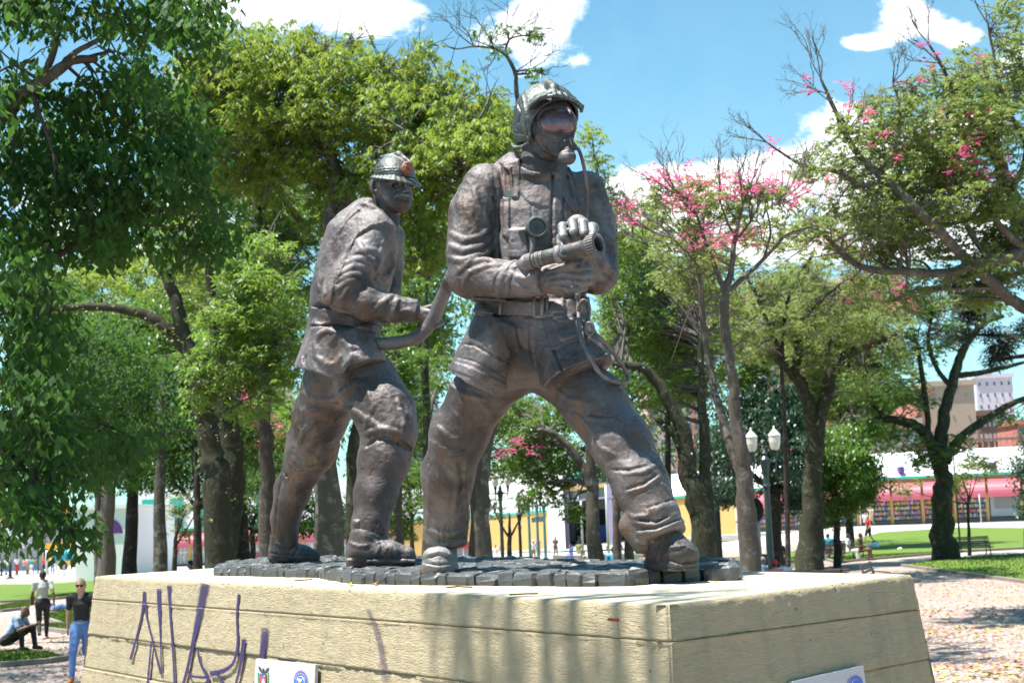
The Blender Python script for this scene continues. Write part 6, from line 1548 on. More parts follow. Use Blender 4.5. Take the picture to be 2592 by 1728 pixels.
tree('sunlit low boughs of palmate leaves hanging beside the hip of the smaller firefighter',
     [[(560, 1425, 27, 40), (548, 1250, 27, 34), (536, 1150, 27, 30), (517, 1047, 27, 26), (494, 933, 27, 23), (459, 818, 27, 18), (432, 722, 27, 15), (402, 676, 27, 11), (360, 610, 27, 7)],
      [(494, 933, 27, 18), (452, 864, 27, 17), (400, 815, 27, 15), (344, 790, 27, 13), (250, 776, 27, 10), (134, 780, 27, 8), (60, 760, 27, 4)], [(560, 1425, 28, 34), (590, 1250, 28, 30), (585, 1100, 28, 26), (560, 980, 28, 22), (540, 800, 28, 15), (525, 650, 28, 9)],
      [(570, 1000, 27, 8), (640, 900, 25.5, 6), (700, 860, 25, 4), (740, 830, 25, 3)], [(560, 960, 27, 8), (580, 860, 25.5, 6), (620, 780, 25, 4), (660, 720, 25, 3)], [(545, 1000, 27, 7), (520, 960, 25.5, 5), (480, 960, 25, 3)]],
     [(575, 690, 25, 70, 40, .8), (660, 700, 25, 100, 60, 1), (560, 790, 25, 90, 45, 1), (690, 800, 25, 90, 60, 1), (610, 870, 25, 130, 50, 1), (540, 930, 24.5, 80, 40, .8), (660, 950, 25, 110, 50, 1), (510, 970, 24.5, 70, 30, .7), (720, 890, 25, 50, 60, .9),
      (530, 1010, 24.5, 45, 28, .5), (660, 1020, 25, 80, 40, .8), (620, 620, 26, 80, 50, 1, .9), (700, 620, 26, 60, 50, 1, .8)],
     L_SUN, B_MOSS, ln=.16, wd=.052, droop=.45, crad=.34, per=9, density=2.0, seed=33, twigs=5, ivy=3, extra=L_OLIVE)
tree('grey tree with bare twiggy top reaching into the white cloud behind the front helmet',
     [[(1213, 1420, 33, 24), (1210, 1250, 33, 21), (1208, 1100, 33, 18), (1250, 800, 33, 13), (1300, 500, 33, 9), (1312, 300, 33, 7), (1308, 230, 33, 6), (1302, 180, 33, 5.5), (1280, 140, 33, 4.5), (1250, 122, 33, 3)],
      [(1280, 142, 33, 4), (1284, 110, 33, 3.5), (1300, 95, 33, 2.5), (1350, 88, 33, 1.5)], [(1250, 122, 33, 3), (1200, 118, 33, 2.5), (1150, 124, 33, 1.6), (1122, 108, 33, 1)], [(1304, 185, 33, 3), (1330, 178, 33, 2), (1390, 190, 33, 1.2)]],
     [(1240, 115, 33, 55, 18, 1, .45), (1320, 90, 33, 50, 22, 1, .35), (1260, 70, 33, 50, 18, 1, .3), (1350, 180, 33, 40, 14, .6, .3)],
     L_MID, B_GREY, ln=.15, wd=.05, droop=.8, crad=.3, per=6, density=1.0, seed=34, twigs=5, twigm=B_TWIGD,
     bare=[(1250, 120, 33, -.8, -.5, .9, 2), (1200, 118, 33, -.7, -.5, .8, 2), (1150, 122, 33, -.9, -.2, .5, 1), (1290, 100, 33, .3, -.8, .7, 2), (1330, 92, 33, .9, -.3, .5, 2), (1260, 130, 33, -.4, .5, .6, 1), (1304, 182, 33, .9, -.3, .8, 2), (1340, 180, 33, .8, -.4, .5, 1)])
# --- green mass behind and between: each tree its own trunk and crown
def simple_tree(label, x, yb, Y, rpx, blobs, lm, bm_, group=None, seed=1, lean=0, fork=True, **kw):
    top = min(b[1] for b in blobs); cx = sum(b[0] for b in blobs) / len(blobs)
    lim = [[(x, yb, Y, rpx), (x + lean * .3, yb + (top - yb) * .3, Y, rpx * .82), (x + lean * .6, yb + (top - yb) * .55, Y, rpx * .62), (cx * .5 + (x + lean) * .5, yb + (top - yb) * .85, Y, rpx * .3)]]
    if fork:
        for b in blobs[:4]: lim.append([(x + lean * .45, yb + (top - yb) * .42, Y, rpx * .5), ((x + lean * .5 + b[0]) / 2, (yb + (top - yb) * .5 + b[1]) / 2 + 10, (Y + b[2]) / 2, rpx * .34), (b[0], b[1], b[2], rpx * .14)])
    return tree(label, lim, blobs, lm, bm_, group, seed=seed, **kw)
simple_tree('pair trunked dark tree rising before the white wall with the purple half circle', 262, 1466, 42, 22,
    [(200, 1000, 44, 140, 120, 3), (300, 900, 44, 140, 130, 3), (260, 1100, 44, 130, 80, 2.5), (350, 1120, 44, 110, 70, 2.5), (150, 850, 45, 140, 120, 3)], L_MID, B_PALE, seed=41, lean=30, ln=.2, wd=.07, crad=.6, per=12, density=1.7)
simple_tree('straight dark trunk right beside the white wall with the purple half circle', 330, 1462, 44, 19,
    [(380, 960, 46, 130, 110, 3), (300, 1040, 46, 120, 90, 3), (420, 1100, 46, 100, 70, 2.5), (340, 1180, 45, 90, 40, 2)], L_MID, B_DARK, seed=42, lean=10, ln=.2, wd=.07, crad=.6, per=12, density=1.7)
simple_tree('slim grey trunk standing in front of the red awnings on the left', 404, 1455, 40, 17,
    [(440, 900, 43, 130, 110, 3), (470, 1050, 43, 110, 90, 2.6), (400, 800, 44, 120, 90, 3), (420, 1150, 42, 90, 50, 2)], L_MID, B_LICH, seed=43, lean=4, ln=.2, wd=.07, crad=.6, per=12, density=1.7)
simple_tree('small spiky tree with a tuft of leaves in front of the teal windows', 440, 1452, 60, 7,
    [(455, 1280, 60, 40, 40, 1.2), (500, 1290, 60, 40, 30, 1, .7), (470, 1340, 60, 30, 30, 1)], L_OLIVE, B_DARK, seed=44, lean=10, ln=.3, wd=.06, crad=.5, per=8, density=1.2)
simple_tree('broad shaded tree behind the diagonal limbs on the left', 610, 1440, 50, 20,
    [(640, 900, 52, 130, 110, 3.5), (700, 1040, 50, 110, 90, 3), (600, 1100, 50, 110, 80, 3), (700, 800, 52, 110, 80, 3), (660, 1180, 49, 90, 50, 2), (540, 760, 52, 110, 80, 3), (620, 720, 52, 120, 70, 3)], L_MID, B_DARK, seed=45, ln=.22, wd=.075, crad=.65, per=12, density=1.6)
simple_tree('pale leaved tree low down behind the left leg of the rear firefighter', 720, 1430, 46, 13,
    [(690, 1120, 44, 60, 50, 1.6), (730, 1060, 45, 50, 60, 1.6), (650, 1060, 44, 50, 50, 1.4), (640, 1130, 44, 50, 40, 1.2)], L_SUN, B_DARK, seed=46, ln=.17, wd=.055, crad=.42, per=10, density=1.5)
blossoms(bpy.data.objects['tree.%03d' % 9] if 'tree.009' in bpy.data.objects else None, [(640, 1020, 44, 40, 50, 1), (680, 1090, 43.5, 60, 50, 1), (600, 980, 44, 30, 30, 1)], 34, 3, ln=.13, wd=.05)
simple_tree('thick lichen patched trunk directly behind the knee of the rear firefighter', 836, 1425, 26, 36,
    [(860, 760, 33, 80, 90, 2), (900, 980, 33, 70, 60, 2, .6), (900, 840, 33, 90, 60, 2)], L_MID, B_LICH, seed=47, lean=-20, ln=.17, wd=.055, crad=.45, per=11, density=1.6, ivy=4)
simple_tree('mossy trunk between the rear knee and the shin of the front firefighter', 905, 1422, 29, 26,
    [(960, 960, 40, 90, 100, 2.4), (1000, 1060, 40, 80, 70, 2), (1020, 900, 40, 70, 80, 2), (940, 860, 40, 80, 60, 2)], L_MID, B_MOSS, seed=48, lean=-14, ln=.17, wd=.055, crad=.45, per=11, density=1.6, ivy=4)
simple_tree('small lime leaved tree with thin dark stem behind the boots', 1042, 1400, 62, 6,
    [(1030, 1200, 60, 60, 40, 1.6), (1000, 1290, 60, 50, 40, 1.6), (1060, 1280, 60, 40, 40, 1.4), (1020, 1340, 60, 50, 25, 1.2)], L_SUN, B_DARK, seed=49, ln=.24, wd=.08, crad=.5, per=10, density=1.5)
simple_tree('mid green tree filling the gap between the two firefighters', 1080, 1425, 44, 14,
    [(1050, 720, 42, 60, 70, 2), (1080, 620, 42, 60, 60, 2), (1050, 1040, 45, 70, 80, 2.4), (1120, 950, 46, 70, 80, 2.4, .6), (1060, 1130, 45, 60, 40, 2), (1000, 760, 42, 50, 60, 2)], L_MID, B_LICH, seed=50, ln=.19, wd=.065, crad=.5, per=11, density=1.6)
simple_tree('dark speckled trunk seen just right of the front firefighter shin', 1222, 1440, 30, 24,
    [(1250, 1000, 44, 80, 70, 2.4), (1290, 1080, 44, 90, 80, 2.4), (1330, 1180, 44, 100, 50, 2)], L_MID, B_LICH, seed=51, ln=.19, wd=.065, crad=.5, per=11, density=1.8, fork=False)
tree('tree with crooked dark limb and hanging foliage framed by the legs of the front firefighter',
     [[(1512, 1436, 34, 21), (1502, 1300, 34, 17), (1497, 1180, 34, 14), (1492, 1080, 34, 11), (1488, 1000, 34, 8)], [(1498, 1240, 34, 12), (1474, 1180, 34, 11), (1440, 1130, 34, 10), (1400, 1096, 34, 8), (1368, 1088, 34, 5)]],
     [(1330, 1060, 36, 80, 70, 2), (1400, 1040, 36, 80, 50, 2), (1420, 1160, 36, 70, 60, 1.8), (1380, 1240, 36, 80, 40, 1.6), (1450, 1280, 35, 50, 40, 1.4, .8), (1520, 1140, 37, 50, 80, 1.8), (1310, 1170, 37, 50, 50, 1.6), (1360, 1120, 38, 80, 60, 2)],
     L_MID, B_LICH, ln=.17, wd=.058, crad=.42, per=12, density=1.8, seed=52, twigs=4)
blossoms(bpy.data.objects[sorted(o.name for o in bpy.data.objects if o.name.startswith('tree.'))[-1]], [(1330, 1125, 34, 60, 20, 1), (1270, 1150, 34, 10, 30, 1)], 9, 5, ln=.13, wd=.05)
simple_tree('small flowering shrub like tree beside the triple street lamp', 1290, 1420, 58, 7,
    [(1250, 1290, 57, 26, 30, 1.2), (1330, 1280, 57, 24, 50, 1.2, .7)], L_SUN, B_LICH, seed=53, ln=.2, wd=.05, crad=.4, per=9, density=1.3)
simple_tree('low tree trunk half hidden behind the right boot of the front firefighter', 1592, 1428, 36, 13,
    [(1600, 1010, 40, 90, 80, 2), (1560, 940, 40, 80, 60, 2), (1620, 1090, 40, 60, 60, 2)], L_MID, B_LICH, seed=54, ln=.19, wd=.065, crad=.5, per=11, density=1.5)
simple_tree('dark shadowy tree filling the far left behind the huge tree', -60, 1460, 34, 16,
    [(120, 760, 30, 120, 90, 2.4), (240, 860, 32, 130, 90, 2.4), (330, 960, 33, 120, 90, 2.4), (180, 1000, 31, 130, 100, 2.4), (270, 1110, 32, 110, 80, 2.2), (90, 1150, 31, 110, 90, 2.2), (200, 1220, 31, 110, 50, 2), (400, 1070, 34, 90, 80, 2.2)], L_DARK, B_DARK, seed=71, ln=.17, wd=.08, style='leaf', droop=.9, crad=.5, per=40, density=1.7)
simple_tree('dark leafy tree standing behind the thick mossy trunks on the left', 500, 1435, 40, 12,
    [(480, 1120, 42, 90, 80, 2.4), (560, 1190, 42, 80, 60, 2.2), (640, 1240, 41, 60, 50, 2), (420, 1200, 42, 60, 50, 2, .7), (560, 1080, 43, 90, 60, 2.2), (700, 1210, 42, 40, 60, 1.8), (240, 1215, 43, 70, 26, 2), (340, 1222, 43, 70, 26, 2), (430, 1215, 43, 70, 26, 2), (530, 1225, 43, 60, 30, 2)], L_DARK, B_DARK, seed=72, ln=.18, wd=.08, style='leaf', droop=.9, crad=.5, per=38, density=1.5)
simple_tree('light green tree filling the view behind the bumpy trunk and the ivy trunks', 1690, 1410, 58, 10,
    [(1600, 660, 58, 90, 60, 3), (1700, 740, 58, 120, 70, 3), (1620, 840, 58, 110, 80, 3), (1760, 860, 58, 110, 80, 3), (1860, 780, 58, 100, 80, 3), (1880, 930, 58, 90, 60, 3), (1700, 960, 58, 120, 60, 3), (1640, 560, 58, 60, 60, 2.4, .7), (1780, 640, 58, 90, 50, 2.6, .8)], L_SUN, B_DARK, seed=73, ln=.24, wd=.08, crad=.6, per=11, density=2.0)
simple_tree('olive green tree veiling the apartment blocks behind the mossy forks', 2150, 1390, 78, 9,
    [(2000, 700, 78, 100, 50, 3.4, .7), (2100, 780, 78, 120, 70, 3.4), (2040, 900, 78, 110, 70, 3.4), (2180, 880, 78, 110, 70, 3.4), (2140, 980, 78, 120, 60, 3.4), (2250, 960, 78, 90, 50, 3.4, .8), (2240, 770, 78, 90, 50, 3, .7), (2060, 1020, 78, 100, 60, 3.2), (2230, 1060, 78, 80, 50, 3)], L_OLIVE, B_DARK, seed=74, ln=.30, wd=.11, crad=.75, per=11, density=1.8)
simple_tree('yellow green tree showing through the gap in the dark foliage at the upper left', 250, 1440, 48, 12,
    [(130, 700, 48, 110, 60, 3), (260, 690, 48, 120, 70, 3), (400, 700, 48, 120, 80, 3), (200, 790, 48, 120, 60, 3), (340, 800, 48, 120, 70, 3), (480, 780, 48, 80, 70, 3)], L_LIME, B_GREY, seed=75, ln=.2, wd=.07, crad=.5, per=10, density=1.6)
simple_tree('leafy tree just outside the left edge that shades the walkers and the lawn kerb', -600, 1500, 26, 24,
    [(-460, 420, 26, 220, 170, 3), (-280, 600, 28, 170, 130, 3), (-120, 500, 30, 150, 130, 3), (-420, 200, 24, 240, 170, 3), (-150, 250, 26, 170, 130, 3), (-60, 700, 31, 90, 100, 2.4), (-620, 350, 22, 220, 200, 3)], L_DARK, B_DARK, seed=76, ln=.17, wd=.08, style='leaf', droop=.9, crad=.5, per=26, density=1.1)
simple_tree('low dark green tree filling the gap behind the calves of the rear firefighter', 640, 1425, 66, 8,
    [(600, 1290, 66, 70, 50, 2.4), (680, 1330, 66, 70, 44, 2.4), (760, 1290, 66, 70, 60, 2.4), (850, 1310, 67, 70, 50, 2.4), (700, 1240, 67, 90, 40, 2.4), (560, 1240, 67, 60, 40, 2)], L_DARK, B_DARK, seed=77, ln=.28, wd=.13, style='leaf', droop=.8, crad=.6, per=34, density=1.5)
simple_tree('low bushy tree between the shins of the two firefighters', 960, 1420, 70, 7,
    [(930, 1290, 70, 60, 50, 2.4), (1000, 1320, 70, 60, 40, 2.2), (1060, 1210, 71, 70, 50, 2.4), (960, 1210, 71, 70, 50, 2.4)], L_MID, B_DARK, seed=78, ln=.28, wd=.13, style='leaf', droop=.8, crad=.6, per=34, density=1.3)
simple_tree('pale green airy tree filling the background left of the rear firefighter', 600, 1430, 56, 10,
    [(480, 560, 56, 110, 90, 3.4), (600, 640, 56, 130, 90, 3.4), (720, 560, 56, 110, 90, 3.4), (560, 760, 56, 120, 80, 3.4), (700, 740, 56, 110, 90, 3.4), (640, 480, 56, 120, 70, 3.4, .8), (460, 680, 56, 90, 70, 3.2)], L_LIME, B_GREY, seed=79, ln=.26, wd=.09, crad=.6, per=11, density=1.7)
simple_tree('bright green tree filling the background between the backs of the two firefighters', 1010, 1425, 56, 9,
    [(1000, 560, 56, 90, 80, 3.2), (1070, 660, 56, 70, 80, 3), (1040, 780, 56, 90, 80, 3), (1010, 880, 56, 90, 80, 3), (1100, 860, 56, 60, 80, 2.6), (1120, 540, 56, 70, 70, 2.6)], L_SUN, B_GREY, seed=80, ln=.26, wd=.09, crad=.6, per=11, density=1.6)
# ivy-dark leaning trunks right of the front firefighter
tree('dark ivy covered tree with leaning twin trunks behind the bent leg of the front firefighter',
     [[(1786, 1430, 33, 36), (1778, 1330, 33, 30), (1745, 1200, 33, 24), (1730, 1100, 33, 20), (1690, 1010, 33, 16), (1640, 940, 33, 13), (1590, 925, 33, 10), (1550, 920, 33, 7)], [(1800, 1430, 34, 24), (1790, 1250, 34, 17), (1782, 1100, 34, 14), (1776, 960, 34, 10), (1770, 850, 34, 6)],
      [(1748, 1200, 33, 14), (1720, 1120, 33, 12), (1690, 1080, 33, 8), (1660, 1060, 33, 5)]],
     [(1600, 700, 36, 80, 70, 2.4), (1660, 800, 36, 110, 80, 2.6), (1590, 860, 36, 80, 60, 2.2), (1730, 900, 37, 110, 70, 2.6), (1560, 780, 36, 50, 80, 1.8), (1620, 620, 37, 70, 60, 2), (1720, 720, 37, 90, 80, 2.4), (1680, 1000, 36, 80, 50, 2, .7), (1800, 980, 36, 60, 60, 2, .6)],
     L_SUN, B_MOSS, ln=.17, wd=.055, crad=.46, per=11, density=2.4, seed=55, twigs=7, ivy=4, extra=L_BLUE)
simple_tree('narrow yellow green tree peeping out beside the shoulder of the front firefighter', 1560, 1425, 40, 10,
    [(1510, 400, 34, 28, 40, 1.2), (1530, 480, 34, 36, 40, 1.2), (1560, 540, 34, 34, 50, 1.4), (1500, 350, 34, 20, 24, .8, .6), (1580, 610, 34, 40, 40, 1.4)], L_LIME, B_GREY, seed=56, ln=.18, wd=.06, crad=.42, per=10, density=1.4, fork=True)
# spiny-trunked tree with pink blossom
pk = tree('slender silk floss tree with bumpy grey trunk and pink blossoms over its crown',
     [[(1902, 1436, 21, 28), (1893, 1340, 21, 25), (1882, 1200, 21, 21), (1868, 1090, 21, 17), (1857, 990, 21, 14.5), (1846, 894, 21, 13), (1834, 799, 21, 12), (1838, 735, 21, 11), (1850, 690, 21, 9), (1862, 600, 21, 6), (1880, 520, 21, 4), (1900, 470, 21, 2.5)],
      [(1836, 740, 21, 9), (1812, 680, 21, 7), (1785, 610, 21, 6), (1765, 550, 21, 4), (1740, 500, 21, 2.5)], [(1848, 735, 21, 8), (1885, 700, 21, 7), (1930, 660, 21, 6), (1975, 610, 21, 4.5), (2000, 590, 21, 3), (2070, 570, 21, 2)],
      [(1884, 1230, 21, 14), (1850, 1130, 21.3, 13), (1822, 1040, 21.6, 11), (1798, 940, 22, 9), (1780, 820, 22, 8), (1770, 700, 22, 5), (1745, 600, 22, 3)], [(1812, 680, 21, 4), (1790, 700, 21, 3), (1740, 640, 21, 3), (1700, 600, 21, 2)],
      [(1862, 600, 21, 4), (1840, 560, 21, 3), (1820, 500, 21, 2)], [(1930, 660, 21, 4), (1950, 590, 21, 3), (1940, 530, 21, 2)], [(1862, 610, 21, 4), (1900, 560, 21, 3), (1930, 500, 21, 2)]],
     [(1720, 540, 22, 70, 50, 1.4, .7), (1800, 520, 22, 90, 50, 1.6, .6), (1880, 520, 22, 80, 45, 1.4, .6), (1700, 620, 23, 80, 50, 1.6, .8), (1780, 640, 22, 70, 50, 1.4, .6), (1950, 500, 22, 60, 40, 1.2, .5), (1740, 700, 24, 70, 50, 1.8, .9), (1900, 610, 22, 60, 40, 1.2, .35), (1640, 560, 22, 40, 30, 1, .4), (1830, 800, 24, 60, 60, 1.4, .6), (1890, 860, 24, 60, 60, 1.4, .5), (1820, 470, 22, 160, 50, 1.4, .4), (1720, 480, 22, 100, 50, 1.4, .4), (1960, 580, 23, 120, 70, 1.6, .45), (1820, 690, 24, 150, 80, 1.8, .4), (2020, 500, 22, 70, 40, 1.2, .35)],
     L_OLIVE, B_GREY, ln=.12, wd=.045, crad=.32, per=9, density=2.3, seed=57, twigs=4,
     bare=[(1740, 505, 21, -.3, -.9, .7, 3), (1765, 550, 21, -.6, -.8, .6, 2), (1820, 500, 21, .1, -1, .5, 2), (1880, 520, 21, .3, -.9, .6, 3), (1960, 520, 21, .6, -.8, .6, 3), (1700, 600, 21, -.8, -.5, .6, 3), (1900, 560, 21, .5, -.6, .6, 3), (1640, 620, 21, -.7, -.6, .5, 2)])
blossoms(pk, [(1680, 470, 21, 50, 40, .8), (1750, 450, 21, 60, 40, .8), (1740, 510, 21, 60, 40, .8), (1830, 470, 21, 60, 40, .8), (1900, 470, 21, 60, 30, .8), (1950, 460, 21, 50, 24, .8), (1590, 560, 21, 30, 60, .8), (1650, 440, 21, 30, 30, .6), (2000, 480, 21, 50, 30, .8), (1780, 600, 21, 80, 50, .9), (1870, 590, 22, 90, 30, 1)], 140, 8, ln=.075, wd=.035)
# blossom tree row further back
pk2 = tree('pink flowering tree spreading behind the bumpy trunk above the mossy trees',
     [[(1990, 1400, 46, 6), (1988, 1150, 46, 5.5), (1980, 900, 46, 5), (2000, 740, 46, 4), (2060, 640, 46, 4)], [(1990, 850, 46, 4), (2080, 760, 46, 4), (2160, 690, 46, 4)], [(1980, 900, 46, 7), (1920, 760, 46, 5), (1880, 680, 46, 3)]],
     [(1960, 720, 46, 100, 50, 2.4, .5), (2080, 700, 46, 120, 50, 2.4, .4), (2000, 800, 46, 110, 60, 2.6, .6), (2120, 800, 46, 110, 60, 2.6, .5), (1920, 860, 46, 80, 60, 2.4, .7), (2200, 740, 46, 80, 50, 2, .4)],
     L_OLIVE, B_DARK, ln=.17, wd=.055, crad=.46, per=10, density=2.2, seed=58, twigs=14)
blossoms(pk2, [(1920, 590, 46, 110, 34, 1.6), (2060, 610, 46, 130, 30, 1.6), (2180, 620, 46, 90, 40, 1.6), (2200, 720, 46, 100, 60, 1.6), (2260, 760, 46, 60, 50, 1.6)], 110, 9, ln=.14, wd=.06)
# mossy forked trees
tree('mossy tree with thick twisting forks rising from the lawn behind the benches',
     [[(2042, 1416, 50, 34), (2052, 1300, 50, 27), (2056, 1200, 50, 24), (2064, 1110, 50, 22), (2080, 1040, 50, 18), (2098, 980, 50, 16), (2106, 930, 50, 14), (2150, 895, 50, 12), (2210, 868, 50, 9), (2260, 850, 50, 6), (2300, 800, 50, 3)],
      [(2062, 1110, 50, 19), (2045, 1020, 50, 17), (2012, 950, 50, 15), (1970, 910, 50, 13), (1930, 880, 50, 10), (1908, 840, 50, 7)], [(2012, 950, 50, 13), (2020, 880, 50, 12), (2010, 840, 50, 10), (1975, 818, 50, 8), (1952, 790, 50, 6), (1966, 740, 50, 4)],
      [(2104, 950, 50, 9), (2096, 880, 50, 7), (2120, 800, 50, 5), (2110, 740, 50, 3)]],
     [(2010, 780, 50, 110, 50, 3, .6), (2120, 840, 50, 120, 50, 3, .6), (1960, 840, 50, 60, 50, 2.4, .6), (2220, 810, 50, 110, 50, 2.8, .55), (2060, 900, 50, 60, 50, 2, .4), (2150, 960, 50, 60, 50, 2.4, .5), (1900, 790, 51, 80, 50, 2.4, .6), (2260, 900, 50, 60, 40, 2, .4)],
     L_OLIVE, B_MOSS, ln=.18, wd=.06, crad=.5, per=10, density=2.8, seed=59, twigs=11, ivy=5, extra=L_MID)
tree('mossy tree with wide arching limbs standing on the bright lawn at the right',
     [[(2388, 1374, 62, 30), (2384, 1300, 62, 26), (2388, 1220, 62, 22), (2382, 1160, 62, 20), (2384, 1090, 62, 16), (2400, 1010, 62, 14), (2424, 930, 62, 12), (2440, 880, 62, 10), (2490, 820, 62, 7), (2540, 800, 62, 4)],
      [(2378, 1180, 62, 17), (2352, 1110, 62, 14), (2310, 1072, 62, 12), (2250, 1060, 62, 10), (2190, 1062, 62, 8), (2140, 1048, 62, 5)], [(2390, 1170, 62, 14), (2430, 1110, 62, 12), (2490, 1065, 62, 10), (2550, 1026, 62, 8), (2620, 1000, 62, 5)],
      [(2424, 950, 62, 8), (2490, 942, 62, 7), (2560, 925, 62, 5), (2620, 910, 62, 3)], [(2352, 1110, 62, 8), (2345, 1030, 62, 7), (2330, 920, 62, 6), (2320, 860, 62, 4)], [(2250, 1060, 62, 7), (2200, 1010, 62, 6), (2186, 930, 62, 4)], [(2410, 980, 62, 7), (2370, 930, 62, 6), (2350, 860, 62, 5), (2360, 800, 62, 3)]],
     [(2200, 980, 62, 100, 50, 3, .7), (2290, 1010, 62, 80, 40, 2.6, .6), (2300, 880, 62, 90, 50, 3, .5), (2180, 1090, 62, 90, 40, 2.6, .7), (2400, 860, 62, 70, 50, 2.6, .4), (2420, 1130, 62, 50, 30, 2, .6), (2330, 1160, 62, 50, 40, 2, .7), (2250, 760, 62, 120, 60, 3, .4), (2380, 780, 62, 110, 60, 3, .4), (2230, 680, 60, 110, 50, 3, .4), (2290, 1110, 62, 60, 30, 2, .6), (2480, 780, 62, 90, 40, 2.6, .35), (2560, 1060, 62, 60, 24, 2, .35)],
     L_MID, B_MOSS, ln=.2, wd=.07, crad=.55, per=10, density=3.0, seed=60, twigs=9, ivy=5, extra=L_MID)
simple_tree('young leafy tree in front of the shop windows beside the mossy trunk', 2450, 1345, 66, 4, [(2460, 1200, 66, 60, 40, 1.8, .8), (2480, 1180, 66, 50, 34, 1.6, .8), (2300, 1240, 66, 36, 26, 1.4, .8), (2420, 1240, 66, 40, 30, 1.4, .7)], L_OLIVE, B_DARK, seed=61, ln=.22, wd=.08, crad=.5, per=9, density=1.2)
simple_tree('round dense dark green citrus like tree with two thin stems on the lawn', 2118, 1392, 60, 9, [(2120, 1200, 60, 100, 90, 2.6), (2160, 1150, 60, 80, 70, 2.4), (2060, 1170, 60, 70, 90, 2.4), (2180, 1230, 60, 70, 70, 2.2), (2090, 1270, 60, 90, 50, 2), (2150, 1110, 60, 60, 40, 2)], L_MID, B_DARK, seed=62, ln=.26, wd=.12, style='leaf', droop=.8, crad=.55, per=36, density=1.7)
simple_tree('dense blue green evergreen behind the double street lamp', 1960, 1415, 56, 20, [(1900, 1060, 56, 90, 80, 2.6), (1960, 1130, 56, 100, 90, 2.6), (1860, 1180, 55, 70, 80, 2.2), (1990, 1230, 56, 60, 80, 2.2), (1940, 1010, 57, 80, 60, 2.4), (1820, 1120, 54, 60, 60, 2), (2000, 1050, 57, 60, 70, 2.4), (1830, 1240, 54, 60, 50, 2)], L_BLUE, B_DARK, seed=63, ln=.24, wd=.10, style='leaf', droop=.9, crad=.5, per=40, density=1.7)
simple_tree('dark shrub at the right edge of the picture before the shops', 2600, 1370, 58, 8, [(2590, 1180, 58, 36, 50, 1.8), (2610, 1260, 58, 50, 50, 1.8), (2600, 1120, 58, 30, 40, 1.6), (2640, 1200, 58, 60, 70, 2)], L_BLUE, B_DARK, seed=64, ln=.24, wd=.1, style='leaf', crad=.5, per=36, density=1.6)
